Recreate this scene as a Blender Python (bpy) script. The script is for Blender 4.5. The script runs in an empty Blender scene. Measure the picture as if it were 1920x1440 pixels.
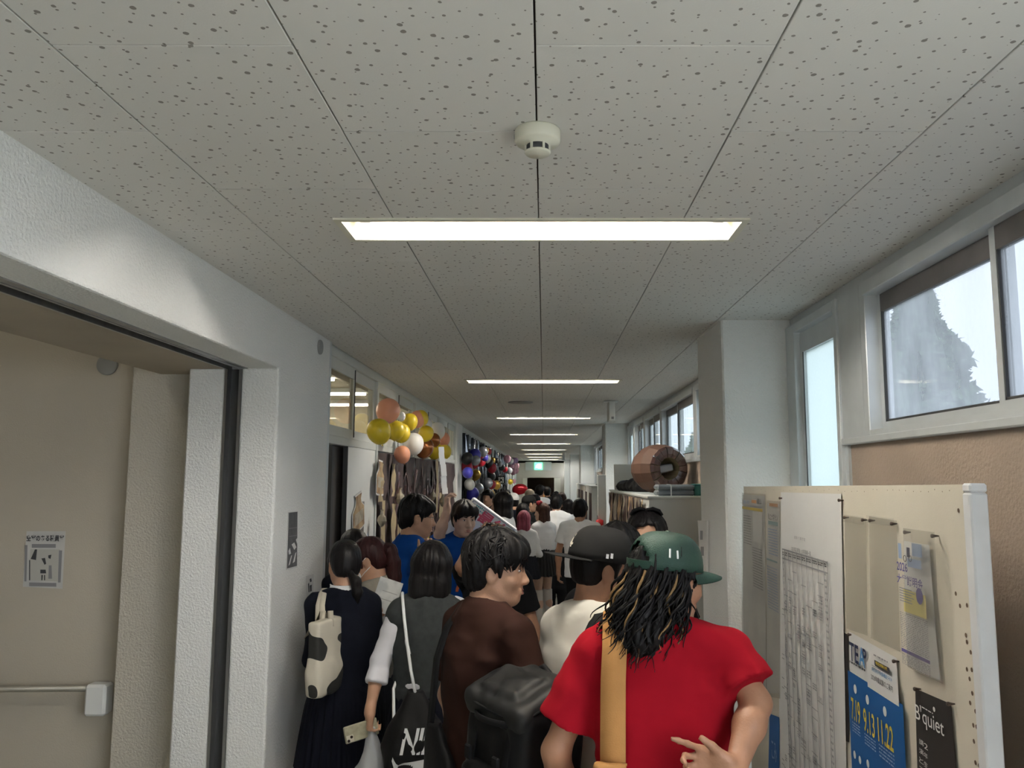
import bpy, math, random
import numpy as np
from mathutils import Vector, Matrix

# ------------------------------------------------------------ camera, world, exposure
scene = bpy.context.scene
COL = scene.collection
FPX, VPX, VPY, CAMZ = 1500.0, 1020.0, 896.0, 1.95
PITCH = math.atan((VPY - 720.0) / FPX)
cam_d = bpy.data.cameras.new('camera')
cam_d.sensor_width = 36.0
cam_d.lens = FPX / 1920.0 * 36.0
cam_d.shift_x = -(VPX - 960.0) / 1920.0
cam_d.clip_start = 0.05
cam_d.clip_end = 300
cam = bpy.data.objects.new('camera', cam_d)
COL.objects.link(cam)
cam.location = (0, 0, CAMZ)
cam.rotation_euler = (math.pi / 2 + PITCH, 0, 0)
scene.camera = cam

scene.view_settings.view_transform = 'Standard'
scene.view_settings.look = 'None'
scene.view_settings.exposure = 1.0
scene.view_settings.gamma = 1.0
scene.view_settings.use_curve_mapping = False

world = bpy.data.worlds.new('overcast_sky')
scene.world = world
world.use_nodes = True
_nt = world.node_tree
_nt.nodes.clear()
_o = _nt.nodes.new('ShaderNodeOutputWorld')
_b = _nt.nodes.new('ShaderNodeBackground')
_n = _nt.nodes.new('ShaderNodeTexNoise')
_n.inputs['Scale'].default_value = 2.2
_n.inputs['Detail'].default_value = 5
_r = _nt.nodes.new('ShaderNodeValToRGB')
_r.color_ramp.elements[0].position = 0.35
_r.color_ramp.elements[0].color = (0.80, 0.87, 1.0, 1)
_r.color_ramp.elements[1].position = 0.7
_r.color_ramp.elements[1].color = (0.95, 0.98, 1.0, 1)
_tc = _nt.nodes.new('ShaderNodeTexCoord')
_nt.links.new(_tc.outputs['Generated'], _n.inputs['Vector'])
_nt.links.new(_n.outputs['Fac'], _r.inputs['Fac'])
_nt.links.new(_r.outputs['Color'], _b.inputs['Color'])
_b.inputs['Strength'].default_value = 4.2
_nt.links.new(_b.outputs['Background'], _o.inputs['Surface'])

LAMP_E = 84.0        # emission of the corridor tubes

# ------------------------------------------------------------ pixel helper (1920x1440 frame)
_c, _s = math.cos(PITCH), math.sin(PITCH)
def _ray(px, py):
    x = (px - VPX) / FPX; y = (720.0 - py) / FPX
    return (x, _c - y * _s, _s + y * _c)
def atY(px, py, Y):
    r = _ray(px, py); t = Y / r[1]
    return Vector((r[0] * t, Y, CAMZ + r[2] * t))
def atX(px, py, X):
    r = _ray(px, py); t = X / r[0]
    return Vector((X, r[1] * t, CAMZ + r[2] * t))
def atZ(px, py, Z):
    r = _ray(px, py); t = (Z - CAMZ) / r[2]
    return Vector((r[0] * t, r[1] * t, Z))

# ------------------------------------------------------------ objects and meshes
def tag(o, label=None, cat=None, group=None, kind=None):
    if label: o['label'] = label
    if cat: o['category'] = cat
    if group: o['group'] = group
    if kind: o['kind'] = kind
    return o

def link(name, me, mat=None, parent=None, smooth=False):
    o = bpy.data.objects.new(name, me)
    COL.objects.link(o)
    if mat is not None:
        me.materials.clear()
        for m in (mat if isinstance(mat, (list, tuple)) else [mat]):
            me.materials.append(M[m] if isinstance(m, str) else m)
    if parent is not None: o.parent = parent
    if smooth: me.shade_smooth()
    return o

def empty(name, loc=(0, 0, 0), rz=0.0):
    o = bpy.data.objects.new(name, None)
    o.empty_display_size = 0.1
    COL.objects.link(o)
    o.location = loc
    o.rotation_euler = (0, 0, rz)
    return o

class MB:
    """collects shapes into one mesh"""
    def __init__(self): self.v = []; self.f = []; self.mi = []; self.cm = 0
    def add(self, verts, faces):
        b = len(self.v)
        self.v += [tuple(p) for p in verts]
        self.f += [tuple(i + b for i in q) for q in faces]
        self.mi += [self.cm] * len(faces)
        return self
    def box(self, x0, x1, y0, y1, z0, z1, T=None, bev=0.0):
        if bev > 0:
            b = min(bev, (x1-x0)/2.01, (y1-y0)/2.01, (z1-z0)/2.01)
            xs = (x0, x1); ys = (y0, y1); zs = (z0, z1)
            P = []; idx = {}
            for i in (0, 1):
                for j in (0, 1):
                    for k in (0, 1):
                        sx = b if i == 0 else -b; sy = b if j == 0 else -b; sz = b if k == 0 else -b
                        idx[i, j, k] = len(P)
                        P += [(xs[i], ys[j]+sy, zs[k]+sz), (xs[i]+sx, ys[j], zs[k]+sz), (xs[i]+sx, ys[j]+sy, zs[k])]
            A = lambda i, j, k, c: idx[i, j, k] + c
            F = []
            F.append([A(0,0,0,0),A(0,0,1,0),A(0,1,1,0),A(0,1,0,0)]); F.append([A(1,0,0,0),A(1,1,0,0),A(1,1,1,0),A(1,0,1,0)])
            F.append([A(0,0,0,1),A(1,0,0,1),A(1,0,1,1),A(0,0,1,1)]); F.append([A(0,1,0,1),A(0,1,1,1),A(1,1,1,1),A(1,1,0,1)])
            F.append([A(0,0,0,2),A(0,1,0,2),A(1,1,0,2),A(1,0,0,2)]); F.append([A(0,0,1,2),A(1,0,1,2),A(1,1,1,2),A(0,1,1,2)])
            for i in (0, 1):
                for j in (0, 1):
                    q = [A(i,j,0,0),A(i,j,0,1),A(i,j,1,1),A(i,j,1,0)]
                    F.append(q if i == j else q[::-1])
            for i in (0, 1):
                for k in (0, 1):
                    q = [A(i,0,k,0),A(i,1,k,0),A(i,1,k,2),A(i,0,k,2)]
                    F.append(q if i == k else q[::-1])
            for j in (0, 1):
                for k in (0, 1):
                    q = [A(0,j,k,1),A(0,j,k,2),A(1,j,k,2),A(1,j,k,1)]
                    F.append(q if j == k else q[::-1])
            for i in (0, 1):
                for j in (0, 1):
                    for k in (0, 1):
                        q = [A(i,j,k,0),A(i,j,k,1),A(i,j,k,2)]
                        F.append(q if (i+j+k) % 2 == 1 else q[::-1])
            V = P
        else:
            V = [(x0,y0,z0),(x1,y0,z0),(x1,y1,z0),(x0,y1,z0),(x0,y0,z1),(x1,y0,z1),(x1,y1,z1),(x0,y1,z1)]
            F = [(0,3,2,1),(4,5,6,7),(0,1,5,4),(1,2,6,5),(2,3,7,6),(3,0,4,7)]
        if T is not None: V = [tuple(T @ Vector(p)) for p in V]
        return self.add(V, F)
    def lathe(self, prof, n=24, T=None, axis='z'):
        V = []; F = []
        m = len(prof)
        for i in range(n):
            a = 2 * math.pi * i / n
            for r, h in prof:
                V.append((r * math.cos(a), r * math.sin(a), h))
        for i in range(n):
            j = (i + 1) % n
            for k in range(m - 1):
                F.append((i*m+k, j*m+k, j*m+k+1, i*m+k+1))
        F.append(tuple(i*m for i in range(n))[::-1]); F.append(tuple(i*m+m-1 for i in range(n)))
        if T is not None: V = [tuple(T @ Vector(p)) for p in V]
        return self.add(V, F)
    def tube(self, pts, rad, n=8, cap=True):
        pts = [Vector(p) for p in pts]
        rads = rad if isinstance(rad, (list, tuple)) else [rad] * len(pts)
        V = []; F = []
        up = Vector((0.13, 0.31, 0.94))
        for i, p in enumerate(pts):
            d = (pts[min(i+1, len(pts)-1)] - pts[max(i-1, 0)])
            if d.length < 1e-9: d = Vector((0, 0, 1))
            d.normalize()
            s = d.cross(up)
            if s.length < 0.05: s = d.cross(Vector((1, 0, 0)))
            s.normalize(); t = s.cross(d).normalized(); up = t
            for k in range(n):
                a = 2 * math.pi * k / n
                V.append(tuple(p + (s * math.cos(a) + t * math.sin(a)) * rads[i]))
        for i in range(len(pts) - 1):
            for k in range(n):
                k2 = (k + 1) % n
                F.append((i*n+k, i*n+k2, (i+1)*n+k2, (i+1)*n+k))
        if cap:
            F.append(tuple(range(n))[::-1]); F.append(tuple((len(pts)-1)*n + k for k in range(n)))
        return self.add(V, F)
    def ribbon(self, pts, side, w, th=0.002):
        """flat strap: pts centre line, side = list of width directions, closed thin section"""
        V = []; F = []
        n = len(pts)
        for i in range(n):
            p = Vector(pts[i]); s = Vector(side[i] if isinstance(side, list) else side).normalized()
            d = (Vector(pts[min(i+1, n-1)]) - Vector(pts[max(i-1, 0)])).normalized()
            nn = d.cross(s).normalized()
            ww = (w[i] if isinstance(w, list) else w) / 2
            for a, b in ((-1, -1), (1, -1), (1, 1), (-1, 1)):
                V.append(tuple(p + s * (a * ww) + nn * (b * th / 2)))
        for i in range(n - 1):
            for k in range(4):
                k2 = (k + 1) % 4
                F.append((i*4+k, i*4+k2, (i+1)*4+k2, (i+1)*4+k))
        F.append((3, 2, 1, 0)); F.append(tuple((n-1)*4 + k for k in range(4)))
        return self.add(V, F)
    def prism(self, poly, h0, h1, T=None):
        """poly in (x,z) extruded along y from h0 to h1"""
        n = len(poly)
        V = [(x, h0, z) for x, z in poly] + [(x, h1, z) for x, z in poly]
        F = [tuple(range(n)), tuple(range(2*n-1, n-1, -1))]
        for i in range(n):
            j = (i + 1) % n
            F.append((i, i + n, j + n, j)[::-1] if False else (j, i, i + n, j + n))
        if T is not None: V = [tuple(T @ Vector(p)) for p in V]
        return self.add(V, F)
    def mesh(self, name):
        me = bpy.data.meshes.new(name)
        me.from_pydata(self.v, [], self.f)
        if any(self.mi): me.polygons.foreach_set('material_index', self.mi)
        me.update()
        return me
    def build(self, name, mat, parent=None, smooth=False):
        return link(name, self.mesh(name), mat, parent, smooth)

def fixnormals(o):
    import bmesh
    bm = bmesh.new(); bm.from_mesh(o.data)
    bmesh.ops.recalc_face_normals(bm, faces=bm.faces)
    bm.to_mesh(o.data); bm.free()
    return o

def clone(o, parent=None):
    c = o.copy(); COL.objects.link(c); c.parent = parent
    for ch in list(o.children): clone(ch, c)
    return c

# ------------------------------------------------------------ materials
M = {}
def mat(name, col, rough=0.6, metal=0.0, bump=None, var=0.0, vscale=8.0, spec=0.5, col2=None, sheen=0.0,
        bscale=60.0, detail=4.0, stretch=None, emit=0.0, sss=0.0, coat=0.0, vlo=0.35, vhi=0.65, coord='Object'):
    m = bpy.data.materials.new(name); m.use_nodes = True
    nt = m.node_tree; b = nt.nodes['Principled BSDF']
    b.inputs['Base Color'].default_value = (*col, 1)
    b.inputs['Roughness'].default_value = rough
    b.inputs['Metallic'].default_value = metal
    b.inputs['Specular IOR Level'].default_value = spec
    if coat: b.inputs['Coat Weight'].default_value = coat
    if sheen: b.inputs['Sheen Weight'].default_value = sheen
    if sss:
        b.inputs['Subsurface Weight'].default_value = sss
        b.inputs['Subsurface Radius'].default_value = (0.02, 0.008, 0.004)
        b.inputs['Subsurface Scale'].default_value = 0.5
    if emit:
        b.inputs['Emission Color'].default_value = (*col, 1); b.inputs['Emission Strength'].default_value = emit
    tc = nt.nodes.new('ShaderNodeTexCoord'); vec = tc.outputs[coord]
    if stretch:
        mp = nt.nodes.new('ShaderNodeMapping'); mp.inputs['Scale'].default_value = stretch
        nt.links.new(vec, mp.inputs['Vector']); vec = mp.outputs['Vector']
    if var or col2:
        n = nt.nodes.new('ShaderNodeTexNoise'); n.inputs['Scale'].default_value = vscale; n.inputs['Detail'].default_value = 5
        nt.links.new(vec, n.inputs['Vector'])
        r = nt.nodes.new('ShaderNodeValToRGB')
        r.color_ramp.elements[0].position = vlo; r.color_ramp.elements[1].position = vhi
        c2 = col2 if col2 else tuple(x * (1 - var) for x in col)
        r.color_ramp.elements[0].color = (*c2, 1); r.color_ramp.elements[1].color = (*col, 1)
        nt.links.new(n.outputs['Fac'], r.inputs['Fac']); nt.links.new(r.outputs['Color'], b.inputs['Base Color'])
    if bump:
        n = nt.nodes.new('ShaderNodeTexNoise'); n.inputs['Scale'].default_value = bscale; n.inputs['Detail'].default_value = detail
        nt.links.new(vec, n.inputs['Vector'])
        bp = nt.nodes.new('ShaderNodeBump'); bp.inputs['Strength'].default_value = bump; bp.inputs['Distance'].default_value = 0.01
        nt.links.new(n.outputs['Fac'], bp.inputs['Height']); nt.links.new(bp.outputs['Normal'], b.inputs['Normal'])
    M[name] = m
    return m

def emis(name, col, e):
    m = bpy.data.materials.new(name); m.use_nodes = True; nt = m.node_tree; nt.nodes.clear()
    o = nt.nodes.new('ShaderNodeOutputMaterial'); em = nt.nodes.new('ShaderNodeEmission')
    em.inputs['Color'].default_value = (*col, 1); em.inputs['Strength'].default_value = e
    nt.links.new(em.outputs[0], o.inputs[0]); M[name] = m
    return m

def tile_mat():
    m = mat('ceiling_tile', (0.70, 0.685, 0.65), 0.9, bump=0.08, bscale=220)
    nt = m.node_tree; b = nt.nodes['Principled BSDF']
    tc = nt.nodes.new('ShaderNodeTexCoord')
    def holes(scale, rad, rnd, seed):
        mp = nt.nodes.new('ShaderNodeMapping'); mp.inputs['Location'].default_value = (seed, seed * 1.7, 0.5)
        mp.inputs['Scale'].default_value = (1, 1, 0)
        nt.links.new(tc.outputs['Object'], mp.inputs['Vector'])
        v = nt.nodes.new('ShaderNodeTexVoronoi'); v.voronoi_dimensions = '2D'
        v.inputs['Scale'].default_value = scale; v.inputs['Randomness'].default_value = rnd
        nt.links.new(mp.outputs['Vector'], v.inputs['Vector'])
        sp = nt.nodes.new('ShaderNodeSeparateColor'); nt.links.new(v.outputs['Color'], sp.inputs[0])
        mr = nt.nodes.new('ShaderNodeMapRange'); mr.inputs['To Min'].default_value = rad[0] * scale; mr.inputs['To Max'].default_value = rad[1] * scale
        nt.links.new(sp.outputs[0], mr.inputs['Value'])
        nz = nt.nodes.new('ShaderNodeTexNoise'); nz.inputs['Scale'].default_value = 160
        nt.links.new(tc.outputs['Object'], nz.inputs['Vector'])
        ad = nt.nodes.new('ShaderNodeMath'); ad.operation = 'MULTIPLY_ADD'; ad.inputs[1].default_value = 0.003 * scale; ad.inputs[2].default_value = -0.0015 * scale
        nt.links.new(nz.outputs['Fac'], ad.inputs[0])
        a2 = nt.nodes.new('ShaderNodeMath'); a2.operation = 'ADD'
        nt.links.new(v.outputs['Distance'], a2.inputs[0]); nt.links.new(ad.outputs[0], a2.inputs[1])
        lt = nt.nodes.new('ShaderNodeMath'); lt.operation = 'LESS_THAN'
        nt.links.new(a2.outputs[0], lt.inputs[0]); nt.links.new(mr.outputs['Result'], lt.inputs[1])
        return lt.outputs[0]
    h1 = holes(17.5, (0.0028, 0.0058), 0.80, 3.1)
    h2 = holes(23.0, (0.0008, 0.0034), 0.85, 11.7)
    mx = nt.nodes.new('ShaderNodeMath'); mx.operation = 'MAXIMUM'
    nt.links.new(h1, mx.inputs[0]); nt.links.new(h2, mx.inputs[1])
    n2 = nt.nodes.new('ShaderNodeTexNoise'); n2.inputs['Scale'].default_value = 1.3; n2.inputs['Detail'].default_value = 3
    nt.links.new(tc.outputs['Object'], n2.inputs['Vector'])
    base = nt.nodes.new('ShaderNodeMix'); base.data_type = 'RGBA'
    base.inputs['A'].default_value = (0.64, 0.62, 0.58, 1); base.inputs['B'].default_value = (0.70, 0.685, 0.65, 1)
    nt.links.new(n2.outputs['Fac'], base.inputs['Factor'])
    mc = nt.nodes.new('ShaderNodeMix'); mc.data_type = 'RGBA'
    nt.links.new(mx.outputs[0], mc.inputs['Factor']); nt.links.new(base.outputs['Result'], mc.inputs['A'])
    mc.inputs['B'].default_value = (0.25, 0.23, 0.205, 1)  # shade inside the pits, painted into the tile colour as dark spots
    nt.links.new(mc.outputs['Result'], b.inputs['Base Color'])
    return m

def glass_mat(name, haze, hcol, tint=(1, 1, 1), rough=0.02, hscale=(3, 3, 1.2), fres=1.45, hlo=0.3, hhi=0.75, hmin=0.1):
    """thin pane: transparent + mirror by fresnel + translucent film of dirt and condensation"""
    m = bpy.data.materials.new(name); m.use_nodes = True; nt = m.node_tree; nt.nodes.clear()
    o = nt.nodes.new('ShaderNodeOutputMaterial')
    tr = nt.nodes.new('ShaderNodeBsdfTransparent'); tr.inputs['Color'].default_value = (*tint, 1)
    gl = nt.nodes.new('ShaderNodeBsdfGlossy'); gl.inputs['Roughness'].default_value = rough
    lw = nt.nodes.new('ShaderNodeLayerWeight'); lw.inputs['Blend'].default_value = .5
    pw = nt.nodes.new('ShaderNodeMath'); pw.operation = 'POWER'; pw.inputs[1].default_value = 5.0; nt.links.new(lw.outputs['Facing'], pw.inputs[0])
    r0 = ((fres - 1)/(fres + 1))**2
    fr = nt.nodes.new('ShaderNodeMath'); fr.operation = 'MULTIPLY_ADD'; fr.inputs[1].default_value = .7*(1 - r0); fr.inputs[2].default_value = r0; nt.links.new(pw.outputs[0], fr.inputs[0])
    mx = nt.nodes.new('ShaderNodeMixShader')
    nt.links.new(fr.outputs[0], mx.inputs[0]); nt.links.new(tr.outputs[0], mx.inputs[1]); nt.links.new(gl.outputs[0], mx.inputs[2])
    tl = nt.nodes.new('ShaderNodeBsdfTranslucent'); tl.inputs['Color'].default_value = (*hcol, 1)
    tc = nt.nodes.new('ShaderNodeTexCoord'); mp = nt.nodes.new('ShaderNodeMapping'); mp.inputs['Scale'].default_value = hscale
    nz = nt.nodes.new('ShaderNodeTexNoise'); nz.inputs['Scale'].default_value = 2.0; nz.inputs['Detail'].default_value = 6
    nt.links.new(tc.outputs['Object'], mp.inputs[0]); nt.links.new(mp.outputs[0], nz.inputs['Vector'])
    mr = nt.nodes.new('ShaderNodeMapRange'); mr.inputs['From Min'].default_value = hlo; mr.inputs['From Max'].default_value = hhi
    mr.inputs['To Min'].default_value = hmin; mr.inputs['To Max'].default_value = haze
    nt.links.new(nz.outputs['Fac'], mr.inputs['Value'])
    m2 = nt.nodes.new('ShaderNodeMixShader')
    nt.links.new(mr.outputs['Result'], m2.inputs[0]); nt.links.new(mx.outputs[0], m2.inputs[1]); nt.links.new(tl.outputs[0], m2.inputs[2])
    nt.links.new(m2.outputs[0], o.inputs[0]); M[name] = m
    return m

def film_mat(name, tr=.78, dif=.12, col=(.6, .59, .55), rough=.22):
    """limp clear plastic: mostly see-through, a little milky, shiny"""
    m = bpy.data.materials.new(name); m.use_nodes = True; nt = m.node_tree; nt.nodes.clear()
    o = nt.nodes.new('ShaderNodeOutputMaterial'); t = nt.nodes.new('ShaderNodeBsdfTransparent'); t.inputs['Color'].default_value = (.97, .97, .96, 1)
    d = nt.nodes.new('ShaderNodeBsdfDiffuse'); d.inputs['Color'].default_value = (*col, 1); g = nt.nodes.new('ShaderNodeBsdfGlossy'); g.inputs['Roughness'].default_value = rough
    tl = nt.nodes.new('ShaderNodeBsdfTranslucent'); tl.inputs['Color'].default_value = (*col, 1)
    m0 = nt.nodes.new('ShaderNodeMixShader'); m0.inputs[0].default_value = .35; nt.links.new(d.outputs[0], m0.inputs[1]); nt.links.new(tl.outputs[0], m0.inputs[2])
    m1 = nt.nodes.new('ShaderNodeMixShader'); m1.inputs[0].default_value = dif/(dif + tr); nt.links.new(t.outputs[0], m1.inputs[1]); nt.links.new(m0.outputs[0], m1.inputs[2])
    m2 = nt.nodes.new('ShaderNodeMixShader'); m2.inputs[0].default_value = 1 - dif - tr; nt.links.new(m1.outputs[0], m2.inputs[1]); nt.links.new(g.outputs[0], m2.inputs[2])
    nz = nt.nodes.new('ShaderNodeTexNoise'); nz.inputs['Scale'].default_value = 14; tc = nt.nodes.new('ShaderNodeTexCoord'); mp = nt.nodes.new('ShaderNodeMapping'); mp.inputs['Scale'].default_value = (1, 1, .25)
    nt.links.new(tc.outputs['Object'], mp.inputs[0]); nt.links.new(mp.outputs[0], nz.inputs['Vector'])
    bp = nt.nodes.new('ShaderNodeBump'); bp.inputs['Strength'].default_value = .5; nt.links.new(nz.outputs['Fac'], bp.inputs['Height']); nt.links.new(bp.outputs[0], g.inputs['Normal'])
    nt.links.new(m2.outputs[0], o.inputs[0]); M[name] = m
    return m
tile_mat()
mat('ceiling_back', (0.16, 0.13, 0.10), 0.9)
mat('stucco', (0.80, 0.80, 0.775), 0.85, bump=0.75, bscale=95, detail=5, var=0.05, vscale=1.5)
mat('stucco_warm', (0.57, 0.53, 0.45), 0.9, bump=0.7, bscale=95, detail=5, var=0.07, vscale=1.2)
mat('stucco_tan', (0.40, 0.315, 0.255), 0.9, bump=0.5, bscale=90, detail=5, var=0.18, vscale=2.0)
mat('plaster', (0.52, 0.47, 0.385), 0.9, bump=0.15, bscale=140, var=0.08, vscale=1.4)
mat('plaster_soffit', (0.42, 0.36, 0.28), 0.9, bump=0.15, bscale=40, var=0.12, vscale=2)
mat('linoleum', (0.42, 0.42, 0.37), 0.35, var=0.12, vscale=3, spec=0.4)
mat('steel', (0.42, 0.42, 0.42), 0.35, metal=0.9, var=0.2, vscale=20, stretch=(1, 1, 0.1))
mat('steel_dark', (0.05, 0.05, 0.05), 0.6)
mat('alu', (0.62, 0.65, 0.66), 0.42, metal=0.35, var=0.06, vscale=12)
mat('alu_dark', (0.17, 0.16, 0.16), 0.5, metal=0.4, var=0.15, vscale=9)
mat('paint_white', (0.74, 0.75, 0.73), 0.5, var=0.04, vscale=4)
mat('paint_sash', (0.62, 0.64, 0.61), 0.5, var=0.06, vscale=4)
mat('gasket', (0.04, 0.04, 0.04), 0.6)
mat('wood_dark', (0.055, 0.045, 0.04), 0.55)
glass_mat('glass_hazy', 0.42, (0.42, 0.44, 0.46), hmin=0.2, tint=(.40, .412, .43))
glass_mat('glass_clear', 0.10, (0.8, 0.85, 0.85), hmin=0.03, fres=1.5)
glass_mat('glass_dim', 0.22, (0.42, 0.45, 0.45), hmin=0.05, fres=1.5, tint=(.46, .485, .49))
glass_mat('glass_frost', 0.97, (0.38, 0.42, 0.42), hmin=0.92, hscale=(40, 40, 40))
glass_mat('glass_room', 0.06, (0.7, 0.68, 0.6), hmin=0.02, fres=1.75, tint=(0.85, 0.83, 0.76))
emis('tube', (1.0, 0.95, 0.88), LAMP_E)
emis('tube_room', (1.0, 0.95, 0.85), 30.0)
mat('reflector', (0.50, 0.46, 0.36), 0.5, var=0.35, vscale=34, vlo=0.2, vhi=0.36)
mat('cream_plastic', (0.66, 0.64, 0.53), 0.45)
mat('grey_plastic', (0.30, 0.30, 0.29), 0.5)
emis('tube_stair', (1.0, 0.93, 0.80), 48.0)
mat('rail_steel', (0.30, 0.28, 0.23), 0.4, metal=.4)
# ============================================================ the setting
HC = 2.76; XL = -1.275; XR = 1.275; YB = -6.0; YE = 38.4
def struct(o): o['kind'] = 'structure'; return o

# floor
struct(MB().box(-9.0, 1.5, YB - .2, YE + 5, -0.12, 0.0).build('floor', 'linoleum'))

# ceiling: slab with tiles as parts, recessed troughs for the lamps
LAMP_Y = [2.55 + 4.14 * i for i in range(-2, 9)]
LX0, LX1, LHW = -0.645, 0.630, 0.100
cl = struct(MB().box(-1.9, 1.5, YB - .2, YE + .2, HC + 0.11, HC + 0.2).build('ceiling', 'ceiling_back'))
TX, TY = 0.4565, 0.757
def sub_rect(r, h):
    x0, x1, y0, y1 = r; a0, a1, b0, b1 = h
    if a0 >= x1 or a1 <= x0 or b0 >= y1 or b1 <= y0: return [r]
    out = []
    if a0 > x0: out.append((x0, a0, y0, y1))
    if a1 < x1: out.append((a1, x1, y0, y1))
    m0, m1 = max(x0, a0), min(x1, a1)
    if b0 > y0: out.append((m0, m1, y0, b0))
    if b1 < y1: out.append((m0, m1, b1, y1))
    return out
holes_ = [(LX0, LX1, y - LHW, y + LHW) for y in LAMP_Y]
TILE_END = 16.6
tile_cache = {}
for k in range(-3, 3):
    x0, x1 = -0.017 + TX * k, -0.017 + TX * (k + 1)
    off = 1.424 if k % 2 == 0 else 1.424 + TY / 2
    for n in range(-11, 24):
        y0 = off + TY * n; y1 = y0 + TY
        if y0 > TILE_END or y1 < YB: continue
        r = (max(x0, XL - .02) + 0.0020, min(x1, XR + .02) - 0.0020, y0 + 0.0013, y1 - 0.0013)
        rects = [r]
        for h in holes_:
            rects = [q for rr in rects for q in sub_rect(rr, h)]
        cut = len(rects) > 1 or rects[0] != r
        key = (round(r[0], 3), round(r[1], 3))
        if not cut and key in tile_cache:
            o = bpy.data.objects.new('ceiling_tile', tile_cache[key]); COL.objects.link(o); o.parent = cl
            o.location = (0, y0, 0); continue
        mb = MB()
        for q in rects:
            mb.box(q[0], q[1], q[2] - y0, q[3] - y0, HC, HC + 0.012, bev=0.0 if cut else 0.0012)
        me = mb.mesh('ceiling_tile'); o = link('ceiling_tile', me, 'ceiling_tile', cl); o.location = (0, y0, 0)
        if not cut: tile_cache[key] = me
mb = MB()
for k in range(-3, 3):           # farther off: long strips, joints below the size of a pixel row
    x0, x1 = max(-0.017 + TX * k, XL - .02), min(-0.017 + TX * (k + 1), XR + .02)
    off = 1.424 if k % 2 == 0 else 1.424 + TY / 2
    y0 = off + TY * math.ceil((TILE_END - off) / TY)
    while y0 < YE:
        rects = [(x0 + .0022, x1 - .0022, y0 + .001, min(y0 + TY, YE) - .001)]
        for h in holes_: rects = [q for rr in rects for q in sub_rect(rr, h)]
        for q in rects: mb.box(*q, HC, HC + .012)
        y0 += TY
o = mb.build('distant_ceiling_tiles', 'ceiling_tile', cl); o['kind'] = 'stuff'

# fluorescent troffers
def troffer(y, first):
    t = empty('ceiling_light', (0, y, HC))
    h = MB()
    a0, a1, b = LX0 + .004, LX1 - .004, LHW - .004
    # sloped reflector trough
    zt = 0.088
    V = [(a0, -b, 0), (a1, -b, 0), (a1, b, 0), (a0, b, 0), (a0 + .05, -b * .55, zt), (a1 - .05, -b * .55, zt), (a1 - .05, b * .55, zt), (a0 + .05, b * .55, zt)]
    h.add(V, [(0, 4, 5, 1), (1, 5, 6, 2), (2, 6, 7, 3), (3, 7, 4, 0), (4, 7, 6, 5)])
    h.build('reflector', 'reflector', t)
    f = MB()
    w = 0.018
    for (x0, x1, y0, y1) in ((LX0 - w, LX1 + w, -LHW - w, -LHW + .004), (LX0 - w, LX1 + w, LHW - .004, LHW + w), (LX0 - w, LX0 + .004, -LHW, LHW), (LX1 - .004, LX1 + w, -LHW, LHW)):
        f.box(x0, x1, y0, y1, -0.006, 0.0)
    f.build('rim', 'cream_plastic', t)
    tb = MB(); zc = 0.050
    tb.tube([(LX0 + .075, 0, zc), (LX1 - .075, 0, zc)], 0.0163, 12)
    tb.build('fluorescent_tube', 'tube', t, True)
    for sx in (-1, 1):
        e = MB(); xc = LX0 + .055 if sx < 0 else LX1 - .055
        e.box(xc - .02, xc + .02, -.017, .017, .028, .088, bev=.003)
        e.build('lamp_holder', 'cream_plastic', t)
    return t
_ord = ['recessed fluorescent ceiling light nearest the camera, above the crowd', 'second recessed fluorescent ceiling light down the corridor', 'third recessed fluorescent ceiling light, just past the round ceiling speaker',
        'fourth recessed fluorescent ceiling light down the corridor', 'fifth recessed fluorescent ceiling light down the corridor', 'sixth recessed fluorescent ceiling light down the corridor',
        'seventh recessed fluorescent ceiling light down the corridor', 'eighth recessed fluorescent ceiling light down the corridor', 'farthest recessed fluorescent ceiling light, by the end wall']
for i, y in enumerate(LAMP_Y):
    t = troffer(y, i == 0)
    lab = _ord[i - 2] if i >= 2 else ('recessed fluorescent ceiling light overhead behind the photographer' if i == 1 else 'recessed fluorescent ceiling light at the corridor end behind the photographer')
    tag(t, lab, 'ceiling light', 'recessed corridor lights')

# ---- left wall with the wide stairwell opening (fire shutter slot)
OY = 3.82; OZ = 2.475
GX0, GX1 = -1.535, -1.455        # shutter slot
w = MB()
w.box(-1.945, XL, YB, 0.3, 0, OZ, bev=.006)                 # wall behind the photographer
w.box(-1.945, GX0, YB, 4.03, OZ, 5.2, bev=.006)             # header, stair side
w.box(GX0, GX1, YB, 4.03, OZ + .07, 5.2)
w.box(-1.71, GX0, OY, 4.20, 0, OZ + .001, bev=.008)         # pier, stair side
w.box(GX0 - .05, GX1 + .05, OY + .06, 4.71, 0, OZ + .07)
pol = [(.3, OZ), (OY, OZ), (OY, 0), (4.716, 0), (4.716, HC + .1), (YB, HC + .1), (YB, OZ)]       # header and pier, corridor side, in one piece
n_ = len(pol)
w.add([(GX1, y, z) for y, z in pol] + [(XL, y, z) for y, z in pol], [tuple(range(n_)), tuple(range(2*n_ - 1, n_ - 1, -1))] + [((i + 1) % n_, i, i + n_, (i + 1) % n_ + n_) for i in range(n_)])
wl = fixnormals(struct(w.build('wall_left', 'stucco')))
bv = wl.modifiers.new('soft_corners', 'BEVEL'); bv.width = .010; bv.segments = 2; bv.limit_method = 'ANGLE'; bv.angle_limit = math.radians(60)
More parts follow.
